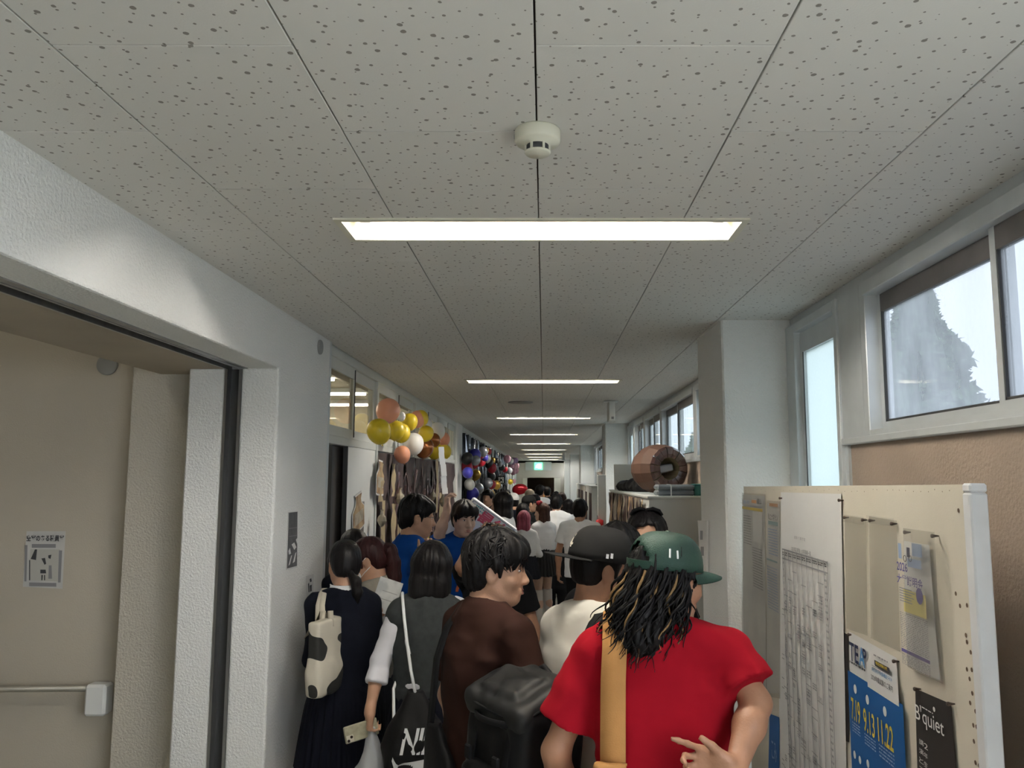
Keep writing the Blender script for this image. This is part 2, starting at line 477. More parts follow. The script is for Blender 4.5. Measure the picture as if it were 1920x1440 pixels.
# steel shutter guide
s = MB()
for x in (GX0, GX1 - .012):
    s.box(x, x + .012, OY - .004, OY + .058, 0, OZ)
for x in (GX0, GX1 - .012):
    s.box(x, x + .012, .3, OY + .05, OZ - .006, OZ + .06)
s.box(GX1 - .002, GX1 + .03, .3, OY + .002, OZ - .004, OZ + .0005)
trim = struct(s.build('trim_1', 'steel'))
MB().box(GX0 + .012, GX1 - .012, OY + .045, OY + .058, 0, OZ).build('slot_lining', 'steel_dark', trim)
MB().box(GX0 + .012, GX1 - .012, .3, OY + .05, OZ + .05, OZ + .062).build('slot_lining', 'steel_dark', trim)

# stairwell
w = MB()
w.box(-2.09, -1.705, 4.03, 4.3, 0, 5.2, bev=.006)
ws = struct(w.build('wall_stair_pier', 'stucco_warm'))
struct(MB().box(-7.2, -2.085, 4.16, 4.3, 0, 5.2).build('wall_stairwell', 'plaster'))
struct(MB().box(-7.2, -7.05, YB, 4.2, 0, 5.2).build('wall_stair_far', 'plaster'))
struct(MB().box(-7.2, -1.9, -1.2, -1.05, 0, 5.2).build('wall_stair_back', 'plaster'))
struct(MB().box(-7.2, -1.45, -1.2, 4.3, 5.2, 5.3).build('ceiling_stairwell', 'plaster'))
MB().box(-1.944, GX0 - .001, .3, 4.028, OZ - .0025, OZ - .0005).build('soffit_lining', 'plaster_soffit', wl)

# stairwell lamp high over the flight (its light falls past the header)
t = empty('stairwell_lamp', (-3.3, 2.2, 5.2))
MB().box(-.09, .09, -.65, .65, -.07, 0, bev=.006).build('housing', 'paint_white', t)
MB().tube([(0, -.58, -.09), (0, .58, -.09)], .018, 10).build('fluorescent_tube', 'tube_stair', t, True)
tag(t, 'tube lamp on the stairwell ceiling beyond the wide opening', 'ceiling light')
# handrail on the stairwell wall
t = empty('handrail', (-2.2, 4.16, 0))
pL = atY(0, 1292, 4.10); pR = atY(165, 1290, 4.10)
MB().tube([(-4.6 + 2.2, -.06, .90), (pR.x + 2.2 + .03, -.06, pR.z)], .017, 10).build('rail', 'rail_steel', t, True)
mb = MB(); x0 = pR.x + 2.2; 
mb.box(x0 - .005, x0 + .10, -.085, -.001, pR.z - .13, pR.z + .02, bev=.012); mb.build('end_cover', 'paint_white', t)
for xx in (-2.2, -1.2):
    MB().tube([(xx, -.06, .90), (xx, -.03, .87), (xx, 0, .87)], .008, 8).build('bracket', 'rail_steel', t, True)
tag(t, 'steel handrail with white padded end on the stairwell wall', 'handrail')
# round caps
for (p, ax_, lab) in ((atX(599, 651, XL), 'x', 'grey round cover plate on the corridor wall by the classroom'), (atY(202, 684, 4.16), 'y', 'grey round cover plate high on the stairwell wall')):
    rr_ = .030 if ax_ == 'x' else .055
    T = Matrix.Translation(p) @ (Matrix.Rotation(math.pi/2, 4, 'Y') if ax_ == 'x' else Matrix.Rotation(math.pi/2, 4, 'X'))
    if ax_ == 'x': rr_ = .042
    o = MB().lathe([(rr_, 0), (rr_, .008), (rr_*.9, .012), (.0001, .012)], 28, T).build('wall_cover_plate', 'grey_plastic', None, True)
    tag(o, lab, 'cover plate')
# ---- right wall: pillars, windows, glazed doors
def pillar(y0, y1, x0, name, label=None, z1=HC + .02):
    o = MB().box(x0, XR + .1, y0, y1, 0, z1, bev=.01).build(name, 'stucco')
    return struct(o)
PIL = [(4.07, 4.72), (11.98, 12.63), (20.1, 20.75), (28.0, 28.65), (36.0, 36.65)]
for i, (a, b) in enumerate(PIL):
    pillar(a, b, 0.915, 'wall_pillar_%d' % (i + 1))
pillar(-3.9, -3.25, 0.915, 'wall_pillar_6')
SILL, WTOP = 2.085, 2.655
# spandrel wall below the windows (with gaps for glazed doors)
_gaps = [(-3.2, -2.4), (3.36, 4.07), (11.2, 11.98), (19.3, 20.1), (27.2, 28.0), (35.2, 36.0)]
ys = [YB]
for a, b in _gaps: ys += [a, b]
ys.append(YE)
w = MB()
for i in range(0, len(ys), 2):
    a_, b_ = ys[i], ys[i + 1]
    if a_ < 1.2 < b_:            # sill lowered out of view behind the photographer, added for more daylight
        w.box(XR, XR + .12, a_, 1.2, 0, .9); a_ = 1.2
    w.box(XR, XR + .12, a_, b_, 0, SILL if b_ > 0 else .9)
wr = struct(w.build('wall_right', 'stucco_tan'))
w = MB()
w.box(XR - .005, XR + .12, YB, YE, 2.715, HC + .03)
for i in range(0, len(ys), 2):
    w.box(XR - .03, XR + .10, max(ys[i], 1.2) if ys[i + 1] > 0 else ys[i], ys[i + 1], SILL, SILL + .028, bev=.004)
    w.box(XR - .012, XR + .004, ys[i], ys[i] + .03, .1, SILL) if i else None
    w.box(XR - .012, XR + .004, ys[i + 1] - .03, ys[i + 1], .1, SILL)
struct(w.build('trim_2', 'alu'))

def sash_window(n, y0, y1, glass, npan=2, SILL=SILL):
    """aluminium sliding window in the right wall between y0 and y1"""
    t = struct(empty('window_%d' % n, (XR, y0, SILL)))
    L = y1 - y0; z0, z1 = .028, 2.715 - SILL
    f = MB()
    f.box(-.02, .08, 0, .05, z0, z1, bev=.003); f.box(-.02, .08, L - .05, L, z0, z1, bev=.003)
    f.box(-.03, .08, .05, L - .05, z1 - .055, z1, bev=.003); f.box(-.02, .08, .05, L - .05, z0, z0 + .02)
    f.build('frame', 'alu', t)
    p = (L - .1) / npan
    for i in range(npan):
        a = .05 + p * i; b = a + p
        xo = 0.0 if i % 2 == 0 else 0.03
        a -= .015 if i else 0; b += .015 if i < npan - 1 else 0
        s = MB(); sw = .028
        s.box(xo, xo + .025, a, a + sw, z0 + .02, z1 - .055); s.box(xo, xo + .025, b - sw, b, z0 + .02, z1 - .055)
        s.box(xo, xo + .025, a + sw, b - sw, z0 + .02, z0 + .05)
        st = s.build('sash', 'alu', t)
        MB().box(xo + .001, xo + .024, a + .004, b - .004, z1 - .125, z1 - .056).build('top_rail', 'alu_dark', st)
        g = MB()
        for (u0, u1, v0, v1) in ((a + sw, a + sw + .006, z0 + .05, z1 - .125), (b - sw - .006, b - sw, z0 + .05, z1 - .125), (a + sw, b - sw, z0 + .05, z0 + .058)):
            g.box(xo + .002, xo + .02, u0, u1, v0, v1)
        g.build('gasket', 'gasket', st)
        MB().box(xo + .011, xo + .014, a + sw, b - sw, z0 + .05, z1 - .12).build('pane', glass, st)
    return t
def glazed_door(n, y0, y1):
    t = struct(empty('door_%d' % n, (XR, y0, 0)))
    L = y1 - y0; z1 = 2.715
    f = MB()
    f.box(-.03, .09, 0, .04, 0, z1, bev=.003); f.box(-.03, .09, L - .13, L, 0, z1, bev=.003); f.box(-.03, .09, .04, L - .13, z1 - .045, z1, bev=.003)
    f.build('frame', 'alu', t)
    a, b = .04, L - .13
    l = MB()
    l.box(0, .035, a, a + .03, .02, z1 - .05); l.box(0, .035, b - .05, b, .02, z1 - .05)
    l.box(0, .035, a + .03, b - .05, z1 - .15, z1 - .05); l.box(0, .035, a + .03, b - .05, .02, .35)
    lf = l.build('leaf', 'alu', t)
    MB().box(-.004, .0, b - .055, b - .05, .35, z1 - .15).build('gasket', 'gasket', lf)
    MB().box(.014, .018, a + .03, b - .05, .35, z1 - .15).build('pane', 'glass_frost', lf)
    MB().box(-.05, 0, a + .004, a + .026, .95, 1.15, bev=.004).build('handle', 'steel', lf)
    return t
glazed_door(1, 3.36, 4.07)
glazed_door(2, 11.2, 11.98)
glazed_door(3, 19.3, 20.1)
glazed_door(4, 27.2, 28.0)
glazed_door(5, 35.2, 36.0)
glazed_door(6, -3.2, -2.4)
n = 1
for (a, b, k) in ((1.30, 3.13, 2), (-.6, 1.25, 2), (-2.35, -.65, 2), (-5.8, -3.95, 2), (4.72, 6.62, 2), (6.67, 8.57, 2), (8.62, 10.0, 2), (10.05, 11.15, 2),
                  (12.63, 14.8, 2), (14.85, 17.0, 2), (17.05, 19.25, 2), (20.75, 23.9, 3), (23.95, 27.15, 3), (28.65, 31.9, 3), (31.95, 35.15, 3)):
    sash_window(n, a, b, 'glass_clear' if b < 1.3 else ('glass_hazy' if b < 4 else 'glass_dim'), k, .88 if b < 1.3 else SILL); n += 1  # unseen windows behind the camera made tall and clear to brighten the corridor
w = MB()
w.box(XR - .02, XR + .08, 3.13, 3.36, SILL + .028, 2.715)
for a in (-.65, 1.25, 6.62, 8.57, 10.0, 11.15, 14.8, 17.0, 23.9, 31.9):
    w.box(XR - .02, XR + .08, a, a + .05, SILL + .028, 2.715)
struct(w.build('trim_3', 'alu'))

# end walls
w = MB()
ex0, ex1 = -1.02, 0.78
w.box(-1.6, XR + .1, YE, YE + .2, 1.96, HC + .1); w.box(-1.6, ex0, YE, YE + .2, 0, 1.96); w.box(ex1, XR + .1, YE, YE + .2, 0, 1.96)
struct(w.build('wall_end', 'stucco_warm'))
w = MB()
w.box(-1.6, XR + .1, YE + 4.6, YE + 4.7, 0, HC); w.box(-1.6, XR + .1, YE, YE + 4.7, HC - .1, HC); w.box(-1.7, -1.6, YE, YE + 4.7, 0, HC); w.box(XR, XR + .1, YE + .2, YE + 4.7, 0, HC)
struct(w.build('wall_end_hall', 'stucco_tan'))
w = MB(); w.box(ex1 - .3, ex1, YE - .03, YE, 0, 1.95); w.box(ex0, ex0 + .22, YE - .03, YE, 0, 1.95)
struct(w.build('trim_4', 'cream_plastic'))
# wall behind the photographer
struct(MB().box(-1.95, XR + .1, YB - .15, YB, 0, HC + .1).build('wall_back', 'stucco'))

# ---- left side beyond the pier: classroom partition in bays
PX = -1.33
BAYS1 = [4.76, 6.26, 8.11, 9.96, 11.80]
BAYS2 = [12.5, 14.3, 16.1, 17.9, 19.7]
BAYS3 = [20.4, 22.3, 24.2, 26.1, 28.0]
BAYS4 = [28.7, 31, 33.5, 36, 38.3]
struct(MB().box(-1.5, XL, 11.80, 12.5, 0, HC + .02, bev=.008).build('wall_pier_1', 'stucco'))
struct(MB().box(-1.5, XL, 19.7, 20.4, 0, HC + .02, bev=.008).build('wall_pier_2', 'stucco'))
struct(MB().box(-1.5, XL, 28.0, 28.7, 0, HC + .02, bev=.008).build('wall_pier_3', 'stucco'))
TZ0, TZ1 = 2.215, 2.70
for bi, B in enumerate((BAYS1, BAYS2, BAYS3, BAYS4)):
    f = MB()
    f.box(PX - .05, PX + .03, B[0] - .05, B[-1], TZ1, HC + .02, bev=.004)
    f.box(PX - .05, PX + .022, B[0] - .05, B[-1], TZ0 - .055, TZ0, bev=.004)
    for i, y in enumerate(B):
        hw = .022
        f.box(PX - .05, PX + .03, y - hw, y + hw, 0 if i else TZ0, TZ1, bev=.004)
    struct(f.build('trim_%d' % (5 + bi), 'paint_sash'))
    for i in range(len(B) - 1):
        a, b = B[i] + .022, B[i + 1] - .022
        t = struct(empty('window_%d' % n, (PX, a, TZ0))); n += 1
        L = b - a; H = TZ1 - TZ0
        for k in (0, 1):
            s = MB(); y0 = L / 2 * k - (.015 if k else 0); y1 = L / 2 * (k + 1) + (.015 if not k else 0); xo = -.015 if k else .003
            s.box(xo, xo + .018, y0, y0 + .032, 0, H); s.box(xo, xo + .018, y1 - .032, y1, 0, H)
            s.box(xo, xo + .018, y0 + .032, y1 - .032, 0, .06); s.box(xo, xo + .018, y0 + .032, y1 - .032, H - .075, H)
            st = s.build('sash', 'paint_sash', t)
            MB().box(xo + .007, xo + .010, y0 + .032, y1 - .032, .06, H - .075).build('pane', 'glass_room', st)
            if k == 0: MB().box(xo + .018, xo + .024, y1 - .034, y1 - .026, 0.01, H - .01).build('gasket', 'gasket', st)
    if bi:
        struct(MB().box(PX - .05, PX - .0, B[0], B[-1], 0, TZ0 - .055).build('wall_partition_%d' % (bi + 1), 'paint_sash'))
struct(MB().box(-1.7, XL, 4.708, 4.76, 0, HC + .01, bev=.006).build('trim_9', 'alu'))
struct(MB().box(PX - .05, PX, 6.27, 11.8, 0, TZ0 - .055).build('wall_partition_1', 'paint_sash'))

# sliding door of the first classroom: one leaf open behind the other
DZ = TZ0 - .056
t = struct(empty('door_7', (PX, 5.36, 0)))
MB().box(-.008, .020, .0, .88, .02, DZ, bev=.003).build('leaf', 'paint_white', t)
MB().box(.020, .0235, .40, .52, 1.05, 1.78).build('slot_window', 'alu_dark', t)
MB().box(.0215, .026, .43, .49, 1.09, 1.74).build('slot_pane', 'glass_clear', t)
MB().box(-.008, .022, -.012, .0, .02, DZ).build('edge_seal', 'gasket', t)
t = struct(empty('door_8', (PX - .05, 5.17, 0)))
MB().box(-.016, .014, 0, .9, .02, DZ, bev=.003).build('leaf', 'wood_dark', t)
MB().box(.0, .03, -.05, .0, .02, DZ).build('edge_strip', 'gasket', t)

# classroom behind: walls, ceiling, lamps
mat('class_wall', (0.62, 0.57, 0.46), 0.8, var=.1, vscale=2)
w = MB()
w.box(-8, -1.4, 4.30, 4.4, 0, 3.2); w.box(-8, -7.9, 4.3, 12.4, 0, 3.2); w.box(-8, -1.39, 12.3, 12.5, 0, 3.2)
struct(w.build('wall_classroom', 'class_wall'))
struct(MB().box(-8, -1.38, 4.3, 12.5, 3.05, 3.15).build('ceiling_classroom', 'class_wall'))
struct(MB().box(-3.0, -1.39, 12.5, YE, 0, HC).build('wall_rooms_beyond', 'class_wall'))
for i, (x, y) in enumerate([(xx, yy) for xx in (-2.8, -5.4) for yy in (5.4, 6.9, 8.4, 9.9, 11.4)]):
    t = empty('classroom_light', (x, y, 3.05))
    MB().box(-.65, .65, -.09, .09, -.05, 0, bev=.006).build('housing', 'paint_white', t)
    MB().tube([(-.58, 0, -.066), (.58, 0, -.066)], .016, 10).build('fluorescent_tube', 'tube_room', t, True)
    tag(t, '%s ceiling tube light inside the classroom, in the row %s the corridor' % (('first', 'second', 'third', 'fourth', 'fifth')[i % 5], 'nearer' if x > -4 else 'away from'), 'ceiling light', 'classroom tube lights')
# ============================================================ bulletin board on the right
def text_mesh(body_, size, shear=0.0, bold=0.0, align='LEFT', ext=0.0, spacing=1.0):
    cu = bpy.data.curves.new('lettering', 'FONT'); cu.body = body_; cu.size = size; cu.shear = shear; cu.offset = bold; cu.align_x = align; cu.extrude = ext; cu.space_character = spacing
    o = bpy.data.objects.new('lettering', cu); COL.objects.link(o)
    me = bpy.data.meshes.new_from_object(o.evaluated_get(bpy.context.evaluated_depsgraph_get()))
    bpy.data.objects.remove(o); bpy.data.curves.remove(cu)
    return me
def lettering(parent, body_, size, T, m, name='lettering', **kw):
    me = text_mesh(body_, size, **kw)
    me.transform(T)
    return link(name, me, m, parent)
mat('board_face', (.60, .555, .46), .85, var=.10, vscale=3, bump=.06, bscale=180)
mat('board_edge', (.66, .67, .68), .55, var=.08, vscale=12)
mat('paper_white', (.66, .655, .64), .8, var=.05, vscale=4, bump=.12, bscale=7)
mat('paper_grey', (.50, .50, .49), .7, col2=(.60, .59, .56), vscale=7)
mat('paper_blue', (.008, .085, .27), .6); mat('paper_black', (.022, .020, .019), .6)
mat('ink', (.05, .05, .055), .8); mat('ink_grey', (.25, .25, .26), .8); mat('ink_navy', (.012, .018, .06), .7); mat('ink_blue', (.06, .20, .42), .7); mat('ink_lblue', (.28, .36, .52), .7)
mat('ink_yellow', (.62, .46, .05), .7); mat('ink_purple', (.10, .085, .26), .7); mat('paper_yellow', (.55, .48, .16), .7); mat('ink_white', (.68, .68, .66), .7); mat('ink_teal', (.20, .32, .34), .7); mat('ink_orange', (.5, .27, .14), .7)
mat('pin_dark', (.06, .04, .03), .6); mat('pinhole', (.10, .065, .04), .9)
film_mat('sleeve_film', .82, .11, (.62, .60, .56))
BX = 0.99
bd = empty('bulletin_board', (1.0, 2.94, 0))
tag(bd, 'freestanding cream bulletin board covered with notices, in front of the tan wall', 'bulletin board')
mb = MB(); pol = [(1.905, .50), (1.905, 1.9345), (4.0, 1.907), (4.0, .50)]
V_ = [(BX - 1.0, y - 2.94, z) for y, z in pol] + [(BX + .034 - 1.0, y - 2.94, z) for y, z in pol]
mb.add(V_, [(0, 3, 2, 1)[::-1], (4, 5, 6, 7)[::-1], (0, 1, 5, 4), (1, 2, 6, 5), (2, 3, 7, 6), (3, 0, 4, 7)])
fixnormals(mb.build('panel', 'board_face', bd))
MB().box(BX - 1.004, BX + .038 - 1.0, 1.868 - 2.94, 1.906 - 2.94, .46, 1.915, bev=.004).build('end_rail', 'board_edge', bd)
MB().box(BX - 1.004, BX + .038 - 1.0, 1.868 - 2.94, 1.906 - 2.94, 1.9155, 1.9375, bev=.005).build('end_cap', 'board_edge', bd)
for y in (2.0, 3.85):
    mb = MB(); mb.box(-.0, .03, y - 2.94 - .02, y - 2.94 + .02, .05, .5, bev=.004); mb.build('leg', 'board_edge', bd)
    mb = MB(); mb.box(-.10, .20, y - 2.94 - .02, y - 2.94 + .02, 0, .05, bev=.006); mb.build('foot', 'board_edge', bd)

class Sheet:
    """a flat notice on the board; pixel boxes are read on the board's plane"""
    def __init__(s, name, label, cat, corners, m, off=.002, th=.0006, sag=0.0):
        s.X = BX - off
        pts = [atX(px, py, s.X) for px, py in corners]     # tl, tr, br, bl
        c = sum(pts, Vector()) / 4; s.c = Vector((s.X, c.y, min(p.z for p in pts)))
        s.o = empty(name, s.c); tag(s.o, label, cat)
        n = 10; V_ = []; F_ = []
        for lay in (0, 1):
            for i in range(n + 1):
                for j in range(7):
                    u = j/6; v = i/n
                    a = pts[0].lerp(pts[1], u); b = pts[3].lerp(pts[2], u); p = a.lerp(b, v)
                    x = s.X - sag*(math.sin(v*math.pi)*.6 + v*v)*(.6 + .4*math.sin(u*5)) + th*lay
                    V_.append((x - s.c.x, p.y - s.c.y, p.z - s.c.z))
        k = 7*(n + 1)
        for i in range(n):
            for j in range(6):
                q = (i*7+j, i*7+j+1, (i+1)*7+j+1, (i+1)*7+j); F_.append(q[::-1]); F_.append(tuple(a + k for a in q))
        s.paper = fixnormals(MB().add(V_, F_).build('sheet', m, s.o, True))
        s.lift = .0012 + sag*1.7
    def rect(s, px0, py0, px1, py1, m, name='printed_block', slope=True, mbs=None, lift=0.0):
        a = atX(px0, py0, s.X); b = atX(px0, py1, s.X); c = atX(px1, py0, s.X)
        mb = mbs or MB(); x = s.X - s.lift - lift
        P = [(x, a.y, a.z), (x, c.y, a.z), (x, c.y, b.z), (x, a.y, b.z)]
        mb.add([(p[0]-s.c.x, p[1]-s.c.y, p[2]-s.c.z) for p in P], [(0, 3, 2, 1)])
        return mb if mbs else mb.build(name, m, s.o)
    def text(s, txt, px0, py0, px1, py1, m, name='lettering', lift=0.0, **kw):
        a = atX(px0, py0, s.X); b = atX(px0, py1, s.X); c = atX(px1, py0, s.X)
        me = text_mesh(txt, 1.0, **kw)
        co = np.zeros(len(me.vertices)*3, dtype=np.float32); me.vertices.foreach_get('co', co); co = co.reshape(-1, 3)
        lo, hi = co.min(0), co.max(0); w = (a.y - c.y); h = a.z - b.z
        uu = (co[:, 0]-lo[0])/(hi[0]-lo[0]+1e-6); vv = (co[:, 1]-lo[1])/(hi[1]-lo[1]+1e-6)
        out = np.stack([np.full(len(co), s.X - s.lift - .0008 - lift - s.c.x), a.y - uu*w - s.c.y, b.z + vv*h - s.c.z], axis=1).astype(np.float32)
        me.vertices.foreach_set('co', out.ravel()); me.update()
        return link(name, me, m, s.o)
    def disc(s, px, py, rz, m, name='printed_disc', ry=None, lift=0.0):
        p = atX(px, py, s.X); mb = MB(); n = 20; x = s.X - s.lift - .0004 - lift
        V_ = [(x - s.c.x, p.y + (ry or rz)*math.cos(2*math.pi*i/n) - s.c.y, p.z + rz*math.sin(2*math.pi*i/n) - s.c.z) for i in range(n)]
        return mb.add(V_, [tuple(range(n))]).build(name, m, s.o)
    def lines(s, px0, py0, px1, py1, n, m, frac=.45, name='text_lines', seed=1, gaps=0):
        rn = random.Random(seed); mb = MB()
        a = atX(px0, py0, s.X); b = atX(px0, py1, s.X); c = atX(px1, py0, s.X); x = s.X - s.lift - .0004
        st = (a.z - b.z)/n
        for i in range(n):
            z1 = a.z - st*i; z0 = z1 - st*frac; y = a.y
            while y > c.y:
                L = rn.uniform(.004, .02) if gaps else (a.y - c.y)*rn.uniform(.75, 1)
                y2 = max(c.y, y - L)
                P = [(x, y, z1), (x, y2, z1), (x, y2, z0), (x, y, z0)]
                mb.add([(p[0]-s.c.x, p[1]-s.c.y, p[2]-s.c.z) for p in P], [(0, 3, 2, 1)])
                if not gaps: break
                y = y2 - rn.uniform(.002, .006)
        o = mb.build(name, m, s.o); o['kind'] = 'stuff'; return o

# schedule sheet (large, with a ruled table)
A = Sheet('schedule_sheet', 'large white schedule sheet with a ruled table, pinned on the board', 'notice', ((1464, 923), (1577, 926), (1588, 1470), (1461, 1470)), 'paper_white', .006, sag=.004)
A.text('進路 行事予定', 1493, 1004, 1514, 1010, 'ink_grey'); A.text('2025年度 説明会・大学受験等一覧', 1488, 1024, 1524, 1032, 'ink')
mb = MB(); xs_ = [1470, 1474, 1481, 1489, 1497, 1506, 1515, 1526, 1537, 1548, 1555]
for i, xx in enumerate(xs_):
    A.rect(xx, 1028 + (xx - 1470)*.28, xx + .9, 1470, None, mbs=mb)
A.rect(1470, 1028, 1555, 1030.5, None, mbs=mb); A.rect(1470, 1045, 1555, 1047.5, None, mbs=mb)
rn = random.Random(5)
for i in range(58):
    k = rn.randrange(len(xs_) - 2); yy = rn.uniform(1060, 1440) + (xs_[k] - 1470)*.3
    A.rect(xs_[k], yy, xs_[k+1], yy + 1.6, None, mbs=mb)
o = mb.build('table_rules', 'ink_grey', A.o); o['kind'] = 'stuff'
for k, (xa, xb_) in enumerate(zip(xs_[:-1], xs_[1:])):
    A.lines(xa + 1.2, 1034 + (xa - 1470)*.28, xb_ - 1.2, 1042 + (xa - 1470)*.28, 2, 'ink', .6, seed=k, gaps=1, name='table_heading')
    if k in (0, 9): A.lines(xa + 1, 1052 + (xa - 1470)*.28, xb_ - 1, 1470, 34, 'ink_grey', .35, seed=k, gaps=1, name='table_entries')
    else:
        for q in range(7):
            yy = rn.uniform(1080, 1420); A.lines(xa + 2, yy, xb_ - 2, yy + rn.uniform(8, 16), 3, 'ink_grey', .6, seed=q + k, gaps=1, name='table_entries')

# sleeves at the far end of the board
B = Sheet('notice_in_sleeve', 'leaflet in a clear sleeve with ochre band at the far end of the board', 'notice', ((1393, 927), (1434, 930), (1437, 1300), (1393, 1290)), 'paper_grey', .003, sag=.003)
B.rect(1412, 935, 1432, 948, 'paper_white'); B.rect(1394, 936, 1411, 946, 'paper_white'); B.rect(1394, 949, 1432, 954, 'ink_yellow'); B.rect(1412, 937, 1421, 943, 'ink_orange', lift=.001); B.text('国公', 1423, 935, 1431, 945, 'ink', lift=.001); B.text('進学', 1396, 937, 1408, 944, 'ink_lblue', lift=.001)
B.lines(1396, 965, 1410, 1020, 12, 'ink_grey', .4, gaps=1); B.rect(1413, 958, 1431, 1014, 'ink_orange' if False else 'paper_white'); B.lines(1413, 1025, 1431, 1100, 16, 'ink_grey', .4, seed=3, gaps=1)
C_ = Sheet('notice_in_sleeve', 'leaflet in a clear sleeve with teal band beside the schedule sheet', 'notice', ((1438, 943), (1462, 945), (1462, 1300), (1438, 1300)), 'paper_grey', .003, sag=.003)
C_.rect(1445, 943, 1461, 949, 'ink_orange'); C_.text('私立大学ラン', 1443, 962, 1461, 974, 'ink'); C_.rect(1443, 976, 1461, 983, 'ink_teal'); C_.lines(1443, 990, 1460, 1040, 10, 'ink_lblue', .5, gaps=1, seed=4); C_.rect(1440, 1046, 1460, 1049, 'ink_teal'); C_.lines(1441, 1060, 1460, 1140, 16, 'ink_lblue', .4, gaps=1, seed=6)
for (cn, lab, c4) in (('clear_sleeve', 'clear plastic sleeve hung over the ochre band leaflet', ((1391, 924), (1435, 927), (1438, 1310), (1391, 1300))), ('clear_sleeve', 'clear plastic sleeve hung over the teal band leaflet', ((1437, 938), (1463, 940), (1463, 1310), (1437, 1305)))):
    Sheet(cn, lab, 'sleeve', c4, 'sleeve_film', .010, sag=.003)
# empty sleeves
for lab, c4 in (('empty clear sleeve pinned beside the schedule sheet', ((1583, 966), (1624, 972), (1627, 1192), (1588, 1178))), ('empty clear sleeve pinned left of the cycling poster', ((1629, 968), (1681, 976), (1688, 1222), (1634, 1196)))):
    S_ = Sheet('empty_sleeve', lab, 'sleeve', c4, 'sleeve_film', .004, sag=.004)
    (a, b, c, d) = c4
    S_.rect(a[0], a[1] - 2, b[0], a[1] + 12, 'paper_white' if False else 'sleeve_film', 'top_strip')
# cycling poster
E_ = Sheet('university_fair_poster', 'purple and yellow event poster in a sleeve, curling off the board', 'poster', ((1695, 1014), (1742, 1022), (1764, 1276), (1706, 1246)), 'paper_white', .008, sag=.010)
E_.rect(1722, 1018, 1741, 1042, 'ink_lblue'); E_.rect(1696, 1018, 1702, 1046, 'ink_lblue'); E_.rect(1714, 1046, 1740, 1062, 'ink_lblue')
E_.text('2026', 1694, 1052, 1714, 1068, 'ink_purple', bold=.02); E_.text('大学説明会', 1695, 1074, 1744, 1092, 'ink_purple', bold=.02, lift=.001)
E_.rect(1706, 1104, 1748, 1145, 'paper_yellow'); E_.disc(1739, 1118, .021, 'ink_purple', ry=.019, lift=.002)
for i in range(2):     # bicycle rider
    cx = 1710 + 10*i
    p = atX(cx, 1047, E_.X); mb = MB(); mb.tube([(E_.X - E_.lift - .001 - E_.c.x, p.y + .008*math.cos(a) - E_.c.y, p.z + .008*math.sin(a) - E_.c.z) for a in [2*math.pi*k/14 for k in range(15)]], .0009, 4); mb.build('bicycle_wheel', 'ink', E_.o)
E_.rect(1713, 1026, 1719, 1044, 'ink_navy', lift=.001)
E_.lines(1699, 1100, 1728, 1128, 6, 'ink_grey', .4, seed=8); E_.lines(1700, 1146, 1752, 1212, 20, 'ink_grey', .4, seed=9, gaps=1); E_.rect(1703, 1214, 1756, 1220, 'ink_purple'); E_.lines(1704, 1224, 1757, 1244, 7, 'ink_grey', .4, seed=2, gaps=1)
Sheet('clear_sleeve', 'clear plastic sleeve around the curling purple and yellow poster', 'sleeve', ((1693, 990), (1752, 998), (1768, 1282), (1704, 1250)), 'sleeve_film', .026, sag=.006)
# blue test poster in two sheets
F1 = Sheet('exam_poster', 'blue and white exam poster with large yellow dates, low on the board', 'poster', ((1592, 1184), (1681, 1234), (1694, 1475), (1598, 1475)), 'paper_white', .007, sag=.003)
F1.text('TE', 1596, 1202, 1613, 1236, 'ink_navy', bold=.02, lift=.0005); F1.text('A', 1614, 1211, 1625, 1246, 'ink_blue', bold=.02, lift=.0005); F1.text('P', 1621, 1215, 1628, 1244, 'ink_navy', bold=.02)
F1.lines(1597, 1238, 1626, 1242, 1, 'ink', .9, gaps=1)
F1.rect(1593, 1256, 1694, 1480, 'paper_blue', 'blue_field')
F1.rect(1644, 1238, 1671, 1248, 'ink', 'black_label'); F1.lines(1642, 1226, 1668, 1229, 1, 'ink_grey', .9, gaps=1, seed=2); F1.text('検定試験公式', 1647, 1240, 1668, 1246, 'ink_yellow', lift=.001)
F1.text('高校生向け英語', 1640, 1252 - 3, 1655, 1259 - 3, 'ink'); F1.text('4技能テスト', 1656, 1258, 1676, 1266, 'ink_blue') ; F1.rect(1638, 1246, 1676, 1247.2, 'ink_grey'); 
F1.rect(1629, 1242, 1686, 1286, 'paper_white', 'white_panel', lift=.0003)
F1.text('2026年度試験のご案内', 1638, 1262, 1678, 1273, 'ink', lift=.0012); F1.text('高校生向け英語4技能テスト', 1639, 1250, 1677, 1257, 'ink_blue', lift=.0012); F1.rect(1644, 1237, 1671, 1246, 'ink', 'black_label', lift=.0012); F1.text('検定試験公式', 1647, 1239, 1668, 1244, 'ink_yellow', lift=.002)
for txt, c4 in (('7.19', (1600, 1306, 1616, 1346)), ('9.13', (1623, 1326, 1643, 1368)), ('11.22', (1650, 1344, 1678, 1388))):
    F1.text(txt, *c4, 'ink_yellow', bold=.012, lift=.001)
for px, py in ((1608, 1292), (1631, 1312), (1664, 1334)): F1.disc(px, py, .014, 'ink_white', ry=.012, lift=.001)
for c4 in ((1602, 1352, 1616, 1372), (1625, 1374, 1645, 1396), (1652, 1394, 1680, 1420)): F1.lines(*c4, 4, 'ink_lblue', .4, gaps=1)
for px, py in ((1607, 1415), (1617, 1425), (1632, 1432)): F1.disc(px, py, .012, 'ink_white', ry=.010, lift=.001)
